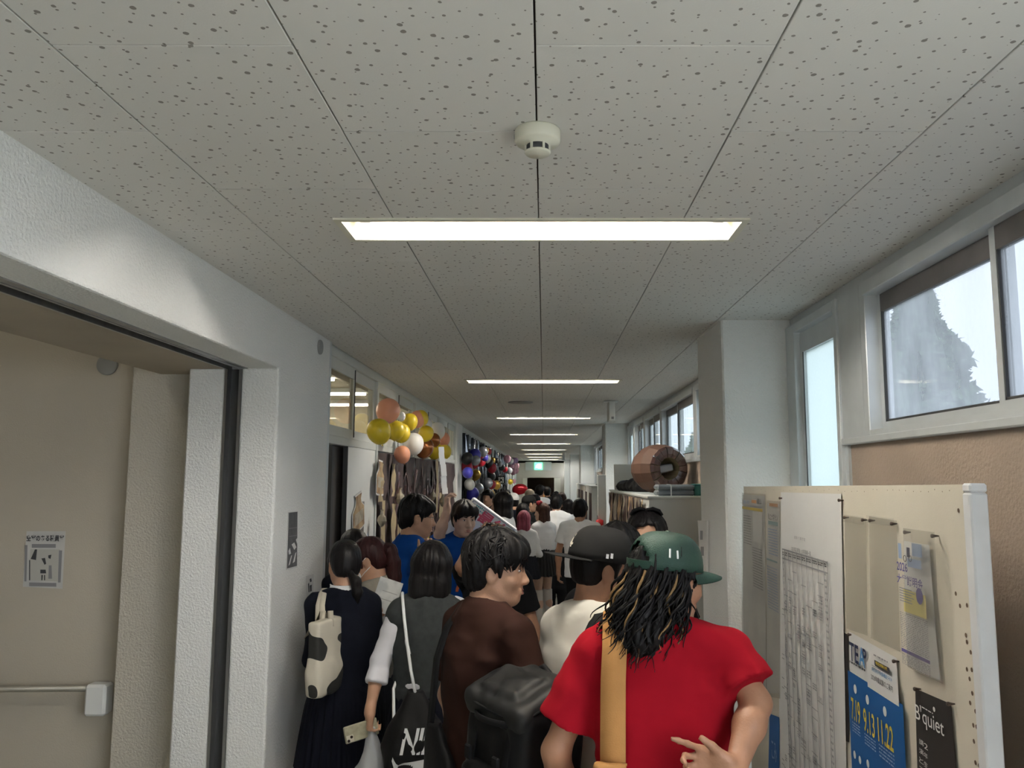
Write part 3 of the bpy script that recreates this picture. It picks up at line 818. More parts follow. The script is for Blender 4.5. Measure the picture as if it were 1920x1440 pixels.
# dark poster half hidden under the schedule
G0 = Sheet('dark_poster', 'dark green poster edge showing behind the schedule sheet', 'poster', ((1560, 1176), (1590, 1190), (1592, 1392), (1560, 1380)), 'paper_black', .0035)
# black poster
G = Sheet('black_poster', 'black poster with white lettering at the lower right of the board', 'poster', ((1716, 1291), (1783, 1320), (1796, 1475), (1722, 1475)), 'paper_black', .006, sag=.002)
G.text("B'quiet", 1719, 1318, 1771, 1366 - 12, 'ink_white'); G.lines(1728, 1322, 1752, 1324, 1, 'ink_white', .9, gaps=1); G.disc(1755, 1330, .006, 'ink_white')
for i, ch in enumerate('講演と二'): G.text(ch, 1727, 1384 + i*17, 1735, 1394 + i*17, 'ink_white')
for i, ch in enumerate('2年生一'): G.text(ch, 1736, 1392 + i*17, 1743, 1402 + i*17, 'ink_white')
# brochure
I_ = Sheet('blue_brochure', 'blue brochure at the lower far end of the board', 'brochure', ((1443, 1338), (1461, 1345), (1461, 1470), (1440, 1470)), 'paper_blue', .012)
I_.text('こみ', 1447, 1385, 1456, 1420, 'ink_lblue')
# pins and pinholes
k = 0
pins = [(1463.5, 934), (1575, 938), (1585, 970), (1619, 975), (1633, 976), (1674, 982), (1699, 998), (1751, 1005), (1593, 1190), (1678, 1240), (1718, 1292), (1781, 1320)]
for px, py in pins:
    p = atX(px, py, BX - .012)
    T = Matrix.Translation(p - Vector(bd.location)) @ Matrix.Rotation(-math.pi/2, 4, 'Y')
    MB().lathe([(.0001, .008), (.0045, .007), (.0055, .004), (.004, .0), (.0015, -.012)], 10, T).build('push_pin', 'pin_dark', bd, True)
rn = random.Random(3); mb = MB()
holes = [(1797, 957), (1792, 1113), (1800, 1136), (1813, 1135), (1811, 1191), (1813, 1204), (1820, 1223), (1813, 1255), (1822, 1256), (1818, 1273), (1830, 1279), (1823, 1300), (1819, 1318), (1831, 1318), (1829, 1334), (1825, 1360), (1831, 1363), (1835, 1380), (1826, 1390), (1829, 1430), (1840, 1427), (1836, 1436)]
for px, py in holes + [(1400 + 13*i + rn.uniform(-4, 4), 919 + rn.uniform(-2, 3)) for i in range(30)]:
    p = atX(px, py, BX - .0009) - Vector(bd.location); rr_ = .0052 if px > 1785 and py > 940 else .0016
    n = 10
    mb.add([(p.x, p.y + rr_*math.cos(2*math.pi*i/n), p.z + rr_*1.05*math.sin(2*math.pi*i/n)) for i in range(n)], [tuple(range(n))])
o = mb.build('pinholes', 'pinhole', bd); o['kind'] = 'stuff'

# notices on the left wall and in the stairwell
mat('board_cream2', (.48, .47, .43), .8)
mat('poster_dark', (.11, .11, .115), .6, var=.3, vscale=20)
def wall_sheet(name, label, plane, corners, m, th=.001, off=.002, tape=None):
    """plane: ('X', value, sign) or ('Y', value, sign)"""
    ax_, v, sg_ = plane
    at = (lambda a, b: atX(a, b, v + sg_*off)) if ax_ == 'X' else (lambda a, b: atY(a, b, v + sg_*off))
    pts = [at(*c) for c in corners]; c = sum(pts, Vector())/4
    o = empty(name, c); tag(o, label, 'notice')
    n = Vector((sg_*th, 0, 0)) if ax_ == 'X' else Vector((0, sg_*th, 0))
    fixnormals(MB().add([p - c for p in pts] + [p - c + n for p in pts], [(0, 1, 2, 3), (7, 6, 5, 4), (0, 4, 5, 1), (1, 5, 6, 2), (2, 6, 7, 3), (3, 7, 4, 0)]).build('sheet', m, o))
    def patch(c4, mm, nm='print', lift=.0006):
        P = [at(*q) + n.normalized()*(th + lift) - c for q in c4]
        return MB().add(P, [tuple(range(len(P)))]).build(nm, mm, o)
    return o, patch, at, c, n
# clapperboard poster on the corridor pier
o, patch, at, c, n = wall_sheet('clapperboard_poster', 'tall dark poster with white clapperboard stripes on the corridor pier', ('X', XL, 1), ((540, 960), (558, 958), (557, 1064), (536, 1069)), 'paper_white')
patch(((541, 961.5), (557.2, 959.5), (556.2, 1061), (537.5, 1066)), 'poster_dark')
for i, q in enumerate((((540, 1033), (543, 1027), (545, 1038), (541, 1040)), ((546, 1021), (551, 1017), (555, 1026), (551, 1031)), ((554, 1012), (557, 1008), (557, 1020), (556, 1019)),
          ((540, 1061), (545, 1042), (547, 1041), (543, 1058)), ((548, 1056), (553, 1037), (555, 1035), (552, 1053)), ((556, 1048), (556.8, 1036), (557, 1036), (556.8, 1048)))):
    patch(q, 'ink_white', 'stripe', .001)
patch(((541, 990.5), (557, 988.5), (557, 989.3), (541, 991.5)), 'ink_grey', 'line', .001); patch(((541, 1005.5), (557, 1003), (557, 1004), (541, 1006.5)), 'ink_grey', 'line', .001)
# taped strip notice
o, patch, at, c, n = wall_sheet('strip_notice', 'narrow white taped notice with black handwriting on the corridor pier', ('X', XL, 1), ((574, 1080), (588, 1076), (586, 1150), (577, 1180)), 'paper_white', off=.003)
for i, q in enumerate((((577, 1095), (579, 1092), (580, 1110), (578, 1111)), ((580, 1086), (583, 1084), (584, 1090), (581, 1092)), ((580, 1098), (584, 1096), (584, 1108), (581, 1110)), ((578, 1120), (583, 1118), (583, 1122), (579, 1124)), ((580, 1130), (583, 1128), (582, 1138), (580, 1140)), ((578, 1152), (583, 1150), (582, 1160), (579, 1162)))):
    patch(q, 'ink', 'brush_stroke')
# photocopied notice in the stairwell
o, patch, at, c, n = wall_sheet('photocopied_notice', 'photocopied notice with drawn figures taped on the stairwell wall', ('Y', 4.16, -1), ((50, 996), (123, 996), (117, 1104), (43, 1100)), 'paper_grey')
me = text_mesh('空室のある職員室', 1.0, bold=.03)
co = np.zeros(len(me.vertices)*3, dtype=np.float32); me.vertices.foreach_get('co', co); co = co.reshape(-1, 3); lo, hi = co.min(0), co.max(0)
a, b, d_ = at(51, 1003), at(51, 1015), at(121, 1003)
out = np.stack([a.x + (co[:, 0]-lo[0])/(hi[0]-lo[0])*(d_.x - a.x) - c.x, np.full(len(co), -.0034), b.z + (co[:, 1]-lo[1])/(hi[1]-lo[1])*(a.z - b.z) - c.z], axis=1).astype(np.float32)
me.vertices.foreach_set('co', out.ravel()); link('heading', me, 'ink', o)
patch(((57, 1030), (113, 1030), (109, 1090), (55, 1088)), 'board_cream2', 'picture', .0004)
for q in (((66, 1030), (70, 1030), (68, 1050), (58, 1048)), ((78, 1047), (85, 1046), (87, 1057), (84, 1059)), ((76, 1068), (86, 1068), (87, 1075), (76, 1075)), ((91, 1041), (97, 1040), (95, 1048), (91, 1046)), ((78, 1078), (81, 1078), (80, 1088), (78, 1088)), ((83, 1078), (85, 1078), (85, 1088), (83, 1088)), ((55, 1050), (57, 1050), (57, 1088), (55, 1088))):
    patch(q, 'ink', 'drawn_figure', .0010)
for q in (((47, 1022), (52, 1022), (50, 1090), (46, 1090)), ((111, 1032), (117, 1032), (114, 1092), (109, 1092)), ((60, 1020), (105, 1020), (105, 1027), (60, 1027)), ((55, 1092), (106, 1093), (106, 1100), (55, 1099)), ((92, 1060), (97, 1060), (98, 1085), (91, 1085))):
    patch(q, 'ink_grey', 'small_print', .0008)
# smoke detector
p = atZ(1008, 245, HC)
t = empty('smoke_detector', (p.x, p.y, HC)); tag(t, 'round cream smoke detector on the ceiling', 'smoke detector')
MB().lathe([(.052, 0), (.054, -.004), (.054, -.026), (.050, -.032), (.028, -.036), (.028, -.037)], 40).build('base', 'cream_plastic', t, True).location = (0, 0, 0)
MB().lathe([(.026, -.036), (.026, -.052)], 30).build('vent', 'ink', t, True)
MB().lathe([(.030, -.052), (.031, -.054), (.028, -.058), (.0001, -.059)], 36).build('cap', 'cream_plastic', t, True)
for i in range(6):
    a = math.radians(60*i + 90); MB().box(-.0025, .0025, .024, .030, -.053, -.035, Matrix.Rotation(a, 4, 'Z')).build('rib', 'cream_plastic', t)
mb = MB(); mb.ribbon([(-.056*math.sin(math.radians(90 + q)), .056*math.cos(math.radians(90 + q)), -.012) for q in (-45, -35, -25, -15, -5)], (0, 0, 1), .012, .0008); mb.build('paper_label', 'paper_white', t)
# ============================================================ balloons and decorations on the left, furniture on the right
def balloonmat(name, col, rough=.35, metal=0.0, tr=0.25):
    m = mat(name, col, rough, metal, coat=.15)
    return m
balloonmat('b_yellow', (.80, .59, .03)); balloonmat('b_peach', (.82, .36, .22)); balloonmat('b_white', (.84, .82, .77)); balloonmat('b_bronze', (.40, .14, .045), .25, .65)
balloonmat('b_blue', (.07, .065, .52)); balloonmat('b_black', (.012, .012, .013)); balloonmat('b_red', (.52, .02, .04)); balloonmat('b_gold', (.45, .27, .05), .25, .6); balloonmat('b_silver', (.55, .56, .60), .25, .5); balloonmat('b_pink', (.78, .40, .52)); balloonmat('b_lilac', (.42, .26, .52)); balloonmat('b_clear', (.60, .61, .66), .25)
_bal = {}
def balloon_mesh(m):
    if m in _bal: return _bal[m]
    mb = MB(); prof = []
    for i in range(15):
        t = i/14; a = math.pi*t
        r = math.sin(a)**.92; z = -math.cos(a)
        if z < 0: r *= 1 - .12*z*z*(-z); z *= 1.22
        prof.append((max(r, .0005), z))
    mb.lathe(prof, 24)
    me = mb.mesh('balloon_skin'); me.materials.append(M[m]); me.shade_smooth()
    kb = MB().lathe([(.03, -1.20), (.05, -1.25), (.10, -1.33), (.02, -1.33)], 10).mesh('knot'); kb.materials.append(M[m]); kb.shade_smooth()
    _bal[m] = (me, kb); return _bal[m]
def balloon(p, r, m, tilt, label, group):
    t = empty('balloon', p); t.rotation_euler = tilt; t.scale = (r, r, r)
    a, b = balloon_mesh(m)
    for nm, me in (('balloon_skin', a), ('knot', b)):
        o = bpy.data.objects.new(nm, me); COL.objects.link(o); o.parent = t
    tag(t, label, 'balloon', group); return t
cn = dict(b_yellow='yellow', b_peach='peach', b_white='white', b_bronze='metallic bronze', b_blue='blue', b_black='black', b_red='red', b_gold='metallic gold', b_silver='silver', b_pink='pink', b_lilac='lilac', b_clear='pearl white')
G1 = 'balloon garland over the classroom wall'
garl = [(728, 769, 22, 'b_peach', 'largest peach balloon at the top of the garland'), (710, 807, 22, 'b_yellow', 'yellow balloon at the near end of the garland'), (742, 806, 17, 'b_yellow', 'second yellow balloon from the near end of the garland'), (752, 811, 17, 'b_yellow', 'third yellow balloon, partly behind the others'),
        (768, 790, 15, 'b_yellow', 'yellow balloon beneath the upper peach pair'), (783, 785, 15, 'b_peach', 'peach balloon in the middle of the garland'), (789, 783, 14, 'b_yellow', 'yellow balloon just behind the middle peach one'), (752, 780, 8, 'b_white', 'small white balloon behind the largest peach one'), (797, 795, 13, 'b_white', 'white balloon right of the middle peach one'),
        (820, 806, 14, 'b_white', 'white balloon at the upper far end of the garland'), (775, 831, 19, 'b_white', 'large white balloon low in the garland'), (795, 838, 18, 'b_bronze', 'large bronze balloon low in the garland'), (813, 824, 12, 'b_bronze', 'bronze balloon behind the large bronze one'), (799, 812, 14, 'b_yellow', 'yellow balloon above the bronze pair'),
        (831, 822, 12, 'b_peach', 'peach balloon at the far end of the garland'), (817, 845, 14, 'b_yellow', 'yellow balloon behind the raised white sheet'), (834, 846, 12, 'b_yellow', 'last yellow balloon at the far end of the garland'), (754, 851, 15, 'b_peach', 'glossy peach balloon hanging lowest')]
rn = random.Random(8)
for i, (px, py, rp, m, lab) in enumerate(garl):
    X = -1.16 + .03*math.sin(i*2.1)
    p = atX(px, py, X)
    r = rp*p.y/FPX*1.02
    balloon(p, r, m, (rn.uniform(-.5, .5), rn.uniform(-.5, .5), rn.uniform(0, 6)) if i not in (1, 17) else (.1, -.25, 0), lab, G1)
G2 = 'balloons on the far decorated wall'
far = [(876, 859, 11, 'b_black'), (892, 863, 9, 'b_silver'), (890, 853, 12, 'b_blue'), (901, 851, 8, 'b_red'), (906, 846, 9, 'b_silver'), (910, 845, 7, 'b_gold'), (915, 847, 7, 'b_red'), (875, 875, 11, 'b_red'), (877, 886, 10, 'b_blue'), (890, 871, 7, 'b_red'), (892, 890, 10, 'b_gold'), (880, 908, 10, 'b_white'), (898, 915, 9, 'b_silver'), (886, 925, 12, 'b_blue'),
       (903, 866, 8, 'b_red'), (908, 857, 7, 'b_blue'), (912, 859, 8, 'b_silver'), (916, 868, 9, 'b_black'), (923, 863, 6, 'b_gold'), (922, 877, 9, 'b_red'), (931, 863, 5, 'b_black'), (937, 870, 5, 'b_silver'), (941, 876, 6, 'b_black'), (947, 880, 5, 'b_red'), (951, 882, 5, 'b_silver'), (920, 892, 9, 'b_black'), (915, 905, 9, 'b_silver'), (922, 908, 8, 'b_red'), (931, 909, 8, 'b_gold'), (936, 911, 6, 'b_silver'), (914, 930, 8, 'b_black'), (921, 925, 7, 'b_gold'), (918, 943, 8, 'b_gold'), (957, 903, 5, 'b_yellow')]
place_words = ['near', 'upper', 'middle', 'lower']
seen = {}
for i, (px, py, rp, m) in enumerate(far):
    p = atX(px, py, -1.17 + .05*math.sin(i*1.7)); r = rp*p.y/FPX
    key = cn[m]; seen[key] = seen.get(key, 0) + 1
    side = 'top' if py < 862 else ('lower' if py > 900 else 'middle')
    dist = 'near' if px < 895 else ('far' if px > 918 else 'central')
    ords = ['nearest', 'second', 'third', 'fourth', 'fifth', 'sixth', 'seventh', 'eighth', 'ninth']
    rank = sorted(q[0]*1000 + q[1] for q in far if q[3] == m).index(px*1000 + py)
    balloon(p, r, m, (rn.uniform(-.7, .7), rn.uniform(-.7, .7), 0), '%s %s balloon from the near end, %s of the far balloon wall' % (ords[rank], cn[m], {'top': 'at the top', 'lower': 'low', 'middle': 'halfway up'}[side] + ' part' * 0), G2)
for i, (px, py, rp, m) in enumerate([(951, 860, 7, 'b_pink'), (957, 864, 6, 'b_clear'), (962, 864, 6, 'b_lilac'), (967, 863, 5, 'b_lilac'), (958, 874, 6, 'b_pink'), (964, 874, 6, 'b_pink'), (969, 873, 5, 'b_pink'), (955, 882, 6, 'b_clear'), (962, 884, 6, 'b_pink'), (968, 882, 5, 'b_pink'), (964, 902, 4, 'b_pink')]):
    p = atX(px, py, -1.05 + .05*math.sin(i)); balloon(p, rp*p.y/FPX, m, (rn.uniform(-.5, .5), 0, 0), '%s balloon, %s in the distant pink cluster' % (cn[m], ['top left', 'top, second from left', 'top, third from left', 'top right', 'middle left', 'middle', 'middle right', 'lower left', 'lower middle', 'lower right', 'hanging lowest'][i]), 'distant pink balloon cluster')
# dice-like black foil balloon and red foil balloon
p = atX(940, 900, -1.1); d = MB(); s_ = .105
t = empty('dice_balloon', p); tag(t, 'black cube balloon with white dots on the far wall', 'balloon')
MB().box(-s_, s_, -s_, s_, -s_, s_, bev=.04).build('cube', 'b_black', t, True)
for (a, b) in ((-.05, .05), (0, .05), (.05, .05), (-.05, -.05), (0, -.05), (.05, -.05), (-.05, 0), (.05, 0)):
    MB().lathe([(.016, 0), (.014, .004), (.0001, .005)], 10, Matrix.Translation((a, -s_ + .001, b)) @ Matrix.Rotation(math.pi/2, 4, 'X')).build('dot', 'b_white', t)
p = atY(976, 917, 16.5); o = sdf_obj_later = None
RED_FOIL = (p.x, p.y, p.z)

# paper and foil covering on the first classroom wall
mat('paper_mauve', (.085, .058, .058), .7, var=.35, vscale=5, bump=.4, bscale=14)
mat('foil_brown', (.10, .055, .055), .28, metal=.5, var=.4, vscale=9, bump=.5, bscale=20)
mat('foil_rose', (.34, .22, .22), .22, metal=.7, bump=.5, bscale=30)
mat('paper_tan', (.46, .33, .19), .8, col2=(.16, .085, .045), vscale=10, vlo=.3, vhi=.55)
mat('paper_kraft', (.42, .34, .21), .85, var=.2, vscale=8)
mat('paper_lemon', (.65, .50, .05), .7)
mat('foil_pale', (.48, .42, .32), .4, metal=.3, bump=.6, bscale=18, var=.3, vscale=12)
dw = empty('decorated_wall_cover', (PX, 6.3, 0)); tag(dw, 'brown crumpled paper and foil covering on the classroom wall', 'decoration')
rn = random.Random(21)
def crumple(y0, y1, z0, z1, m, x, amp, ny, nz, seed, nm='paper_sheet'):
    V_ = []; F_ = []; rr_ = random.Random(seed)
    for i in range(ny + 1):
        for j in range(nz + 1):
            V_.append((x + rr_.uniform(0, amp), y0 + (y1-y0)*i/ny - 6.3 + rr_.uniform(-.2, .2)*(y1-y0)/ny*(0 < i < ny), z0 + (z1-z0)*j/nz + rr_.uniform(-.2, .2)*(z1-z0)/nz*(0 < j < nz)))
    for i in range(ny):
        for j in range(nz):
            a = i*(nz+1)+j; F_.append((a, a+nz+1, a+nz+2, a+1))
    return MB().add(V_, F_).build(nm, m, dw)
for i in range(9):
    y0 = 6.30 + .60*i
    crumple(y0, min(y0 + .62, 11.78), .45, 2.15, 'paper_mauve', .004 + .003*(i % 2), .035, 5, 12, i)
for i in range(64):      # foil streamers of the curtain
    y = 7.05 + 3.0*(i/63) + rn.uniform(-.03, .03); L = rn.uniform(.5, 1.0); z1 = 2.0 - .25*abs(math.sin(i*.31)) + .1*rn.random()
    pts = [(.045 + .012*math.sin(k*1.7 + i), y - 6.3 + .012*math.sin(k*2.3 + i*3), z1 - L*k/6) for k in range(7)]
    sd_ = [(math.sin(k*.6 + i)*.5, 1, 0) for k in range(7)]
    MB().ribbon(pts, sd_, rn.uniform(.018, .045), .0012).build('foil_streamer', ['foil_brown', 'foil_rose', 'foil_rose', 'paper_mauve'][i % 4], dw)
for (px, py, w_, h_) in ((712, 905, 10, 70), (715, 985, 10, 90), (735, 900, 7, 60), (735, 985, 9, 80), (790, 1010, 12, 80), (818, 900, 8, 120), (826, 985, 16, 120), (748, 1000, 9, 70)):
    p = atX(px, py, PX + .05); hw = w_*p.y/FPX*2.0; hh = h_*p.y/FPX/2
    crumple(p.y - hw, p.y + hw, p.z - hh, p.z + hh, 'paper_kraft', .052, .02, 2, 6, int(px), 'paper_strip')
for (px, py) in ((770, 985), (795, 985), (757, 1030), (803, 1000)):
    p = atX(px, py, PX + .06); crumple(p.y - .07, p.y + .07, p.z - .22, p.z + .18, 'paper_lemon', .060, .008, 2, 5, int(px), 'yellow_panel')
for (px, py, r_) in ((750, 934, 9), (716, 975, 9), (812, 930, 6), (830, 940, 7)):
    p = atX(px, py, PX + .11); q = r_*p.y/FPX
    mb = MB(); mb.lathe([(.0005, -1.5*q), (.5*q, -1.1*q), (q, -.2*q), (.85*q, .6*q), (.4*q, 1.1*q), (.25*q, 1.7*q), (.4*q, 2.1*q)], 9, Matrix.Translation((p.x - PX, p.y - 6.3, p.z)))
    mb.build('foil_lantern', 'foil_pale', dw)
# bottle cut-outs on the door and the wall
def bottle(px0, py0, px1, py1, Xv, label, tilt=0.0):
    a, b = atX(px0, py0, Xv), atX(px0, py1, Xv); c = atX(px1, py0, Xv)
    w, h = abs(c.y - a.y), a.z - b.z
    o = empty('bottle_cutout', (Xv, (a.y + c.y)/2, b.z + h/2)); o.rotation_euler = (tilt, 0, 0); tag(o, label, 'paper cutout', 'paper bottle cutouts')
    def sil(s, x, m, nm):
        P = [(-.28, 1), (.28, 1), (.20, .72), (.25, .45), (.5, .15), (.5, -.95), (.3, -1), (-.3, -1), (-.5, -.95), (-.5, .15), (-.25, .45), (-.20, .72)]
        V_ = [(x, y*w*s, z*h/2*s) for y, z in P] + [(x + .003, y*w*s, z*h/2*s) for y, z in P]; n = len(P)
        fixnormals(MB().add(V_, [tuple(range(n)), tuple(range(n, 2*n))[::-1]] + [(i, (i+1) % n, (i+1) % n + n, i + n) for i in range(n)]).build(nm, m, o))
    sil(1.0, 0, 'paper_white', 'card'); sil(.90, .0035, 'paper_tan', 'picture')
    MB().box(.0068, .0075, -w*.36, w*.36, -h*.28, h*.02).build('label_panel', 'foil_pale', o)
    return o
bottle(661, 925, 683, 1000, PX + .026, 'paper bottle cutout taped on the white sliding door', .16)
bottle(706, 862, 720, 930, PX + .06, 'paper bottle cutout high on the brown paper wall', -.05)

# second and third decorated walls: foil curtains
def foil_curtain(name, label, y0, y1, z0, z1, n, mats, seed):
    t = empty(name, (PX, y0, 0)); tag(t, label, 'foil curtain'); rr_ = random.Random(seed)
    MB().box(.01, .02, 0, y1 - y0, z1 - .02, z1 + .02).build('header_tape', mats[0], t)
    for i in range(n):
        y = (y1-y0)*(i + rr_.random())/n; L = (z1-z0)*rr_.uniform(.7, 1)
        pts = [(.03 + .02*math.sin(k*1.3 + i) + rr_.uniform(0, .02), y + .03*math.sin(k*1.1 + i*2), z1 - L*k/5) for k in range(6)]
        MB().ribbon(pts, [(math.sin(i + k), 1, 0) for k in range(6)], rr_.uniform(.03, .07), .0015).build('foil_strip', mats[i % len(mats)], t)
mat('foil_black', (.02, .02, .022), .22, metal=.6, bump=.4, bscale=20); mat('foil_silver', (.42, .42, .45), .2, metal=.9, bump=.4, bscale=20)
foil_curtain('foil_curtain', 'black and silver foil curtain behind the far balloons', 12.6, 19.6, .6, 2.66, 90, ['foil_black', 'foil_black', 'foil_silver', 'foil_black'], 3)
foil_curtain('foil_curtain', 'black foil curtain farther along, before the pink cluster', 20.5, 27.9, .8, 2.66, 50, ['foil_black', 'foil_silver', 'foil_black'], 5)
struct(MB().box(PX - .001, PX + .006, 12.55, 27.95, .3, 2.68).build('wall_cover_black', 'foil_black'))

# chalkboard seen through the open door, with bunting drawn on it
mat('chalk_green', (.018, .05, .038), .8, var=.2, vscale=4); mat('chalk_line', (.45, .50, .32), .9); mat('chalk_pink', (.55, .22, .42), .9); mat('chalk_lime', (.32, .48, .16), .9); mat('chalk_sky', (.14, .36, .52), .9)
cb = empty('chalkboard', (-2.6, 6.2, 0)); tag(cb, 'green chalkboard with chalk bunting, seen through the open classroom door', 'chalkboard')
MB().box(-2.2, 1.15, 0, .03, .8, 2.08, bev=.004).build('panel', 'chalk_green', cb)
MB().box(-2.24, 1.19, -.02, .04, 2.08, 2.14, bev=.004).build('frame', 'wood_dark', cb)
MB().box(-2.24, 1.19, -.06, .04, .75, .80, bev=.004).build('chalk_tray', 'wood_dark', cb)
def chalk(pts, m, w_=.004): MB().tube([(p[0] + 2.6, -.001, p[1]) for p in pts], w_, 4).build('chalk_drawing', m, cb)
def cp_(px, py): p = atY(px, py, 6.2); return (p.x, p.z)
for (px, py, m, s_) in ((617, 871, 'chalk_pink', 6), (627, 872, 'chalk_lime', 6), (623, 887, 'chalk_sky', 8)):
    a = [cp_(px - s_, py - s_*.6), cp_(px + s_, py - s_*.6), cp_(px, py + s_)]
    MB().add([(x + 2.6, -.001, z) for x, z in a], [(0, 1, 2)]).build('chalk_pennant', m, cb)
chalk([cp_(*q) for q in ((621, 863), (625, 860), (626, 855), (627, 860), (631, 863), (627, 866), (626, 870), (624, 866), (621, 863))], 'chalk_line', .0025)
chalk([cp_(618 + 6*abs(math.sin(k*.75)), 905 + 8*k) for k in range(0, 14)], 'chalk_line', .003)
chalk([cp_(*q) for q in ((614, 905), (622, 912), (616, 918), (624, 922), (614, 928))], 'chalk_line', .003)

# ---- right side: white shelving unit with things on top
CX0, CYa, CYb, CZ_ = .80, 6.15, 9.76, 1.812
mat('locker_white', (.64, .66, .63), .55, var=.04, vscale=3)
lk = empty('shelving_unit', (CX0, CYa, 0)); tag(lk, 'tall white shelving unit with brown foil hung on its side, behind the pillar', 'shelving unit')
MB().box(0, .42, 0, CYb - CYa, 0, CZ_ - .02).build('carcass', 'locker_white', lk)
MB().box(-.012, .43, -.012, CYb - CYa + .01, CZ_ - .02, CZ_, bev=.003).build('top_board', 'locker_white', lk)
rn = random.Random(31)
for i in range(40):
    y = .25 + 3.2*i/40; L = rn.uniform(.5, 1.1)
    pts = [(-.02 - .012*math.sin(k*1.9 + i), y + .02*math.sin(k + i), CZ_ - .03 - L*k/5) for k in range(6)]
    MB().ribbon(pts, [(.3*math.sin(i*2 + k), 1, 0) for k in range(6)], rn.uniform(.07, .12), .0012).build('foil_streamer', ['paper_tan', 'foil_brown', 'foil_pale', 'paper_mauve'][i % 4], lk)
# barrel prop
mat('barrel_brown', (.085, .038, .022), .7, var=.2, vscale=4); mat('barrel_tape', (.085, .045, .040), .2, var=.2, vscale=12, bump=.3, bscale=30, coat=.5)
c = atY(1238, 893, 6.85)
br = empty('barrel_prop', (0, 0, 0)); tag(br, 'brown taped cardboard barrel lying on the shelving unit', 'barrel')
ax0 = Vector((.40, -.92, 0)).normalized()          # axis points to the viewer's right
T = Matrix.Translation((c.x + .0, 6.85, CZ_ + .215)) @ ax0.to_track_quat('Z', 'Y').to_matrix().to_4x4() @ Matrix.Rotation(math.radians(11), 4, 'Z')
R0 = .205
prof = [(R0*.84, -.20), (R0*1.0, -.10), (R0*1.02, .02), (R0*.90, .14)]
N_ = 16
for i in range(N_):
    a0, a1 = 2*math.pi*i/N_, 2*math.pi*(i+1)/N_
    V_ = []
    for (rr_, z) in prof:
        for a in (a0, a1): V_.append(tuple(T @ Vector((rr_*math.cos(a), rr_*math.sin(a), z))))
    MB().add(V_, [(2*k, 2*k+1, 2*k+3, 2*k+2) for k in range(3)]).build('stave', 'barrel_brown', br)
    V_ = []
    for (rr_, z) in ((R0*.90, .1405), (R0*.80, .162), (R0*.60, .160), (R0*.46, .148)):
        for a in (a0 + .02, a1 - .02): V_.append(tuple(T @ Vector((rr_*math.cos(a), rr_*math.sin(a), z + .004*(i % 2)))))
    MB().add(V_, [(2*k, 2*k+1, 2*k+3, 2*k+2) for k in range(3)]).build('end_tape', 'barrel_tape', br)
mb = MB(); V_ = []
for (rr_, z) in ((R0*.46, .148), (R0*.5, .05), (R0*.5, -.15)):
    for i in range(N_): a = 2*math.pi*i/N_; V_.append(tuple(T @ Vector((rr_*math.cos(a), rr_*math.sin(a), z))))
mb.add(V_, [(k*N_ + i, k*N_ + (i+1) % N_, (k+1)*N_ + (i+1) % N_, (k+1)*N_ + i) for k in range(2) for i in range(N_)] + [tuple(range(2*N_, 3*N_))]).build('inside', 'paper_kraft', br)
mb = MB(); mb.box(-.07, .07, -.03, .03, -.1, .10, T, bev=.01); mb.build('stuffing', 'grey_skirt_light' if 'grey_skirt_light' in M else 'ink_grey', br)
# grey case
mat('case_grey', (.16, .18, .20), .5, var=.1, vscale=6); mat('box_teal', (.04, .22, .20), .6); mat('board_cream', (.52, .50, .43), .8); mat('cloth_black', (.010, .010, .012), .85)
a = atY(1230, 928, 6.3); b = atY(1300, 928, 6.3)
gc = empty('tool_case', ((a.x + b.x)/2, 6.34, CZ_)); tag(gc, 'flat grey plastic case lying before the brown barrel', 'case')
w_ = (b.x - a.x)/2
MB().box(-w_, w_, -.10, .10, 0, .042, bev=.012).build('lower_shell', 'case_grey', gc); MB().box(-w_, w_, -.10, .10, .044, .086, bev=.014).build('upper_shell', 'case_grey', gc)
MB().box(-w_*.28, -w_*.22, -.103, .103, .0, .088).build('band', 'alu', gc)
tb = empty('teal_box', (b.x + .035, 6.36, CZ_)); tag(tb, 'small teal box behind the grey case, half hidden by the pillar', 'box')
MB().box(-.03, .12, -.07, .07, 0, .08, bev=.004).build('box', 'box_teal', tb); MB().box(-.032, .122, -.072, .072, .0805, .09, bev=.003).build('lid', 'box_teal', tb)
a = atY(1162, 880, 9.2)
o = MB().box(-.05, .46, -.008, .008, 0, .30, Matrix.Translation((a.x, 9.35, CZ_)) @ Matrix.Rotation(math.radians(-12), 4, 'X')).build('cream_board', 'board_cream'); tag(o, 'plain cream board leaning behind the black cloth heap', 'board')
# far furniture on the right
def partition(name, label, x0, x1, y0, y1, z1, m, cat='partition'):
    t = empty(name, (x0, y0, 0)); tag(t, label, cat)
    MB().box(0, x1 - x0, 0, y1 - y0, .02, z1, bev=.004).build('panel', m, t)
    MB().box(0, x1 - x0, -.03, y1 - y0 + .03, 0, .02).build('foot', 'alu', t); return t
a = atY(1131, 886, 10.8)
pt = partition('white_partition', 'narrow white partition board standing beside the far pillar', .72, .83, 10.8, 10.86, 1.99, 'locker_white')
mat('poster_red', (.5, .02, .02), .6)
MB().box(-.012, -.002, .0, .06, 1.0, 1.45).build('dark_edge', 'case_grey', pt)
mb = MB(); mb.lathe([(.0001, -.05), (.05, -.03), (.05, .03), (.0001, .05)], 12, Matrix.Translation((.02, -.03, 1.36))); mb.build('red_lamp', 'poster_red', pt, True)
MB().box(.005, .03, -.02, 0, 1.0, 1.22).build('red_strip', 'poster_red', pt)
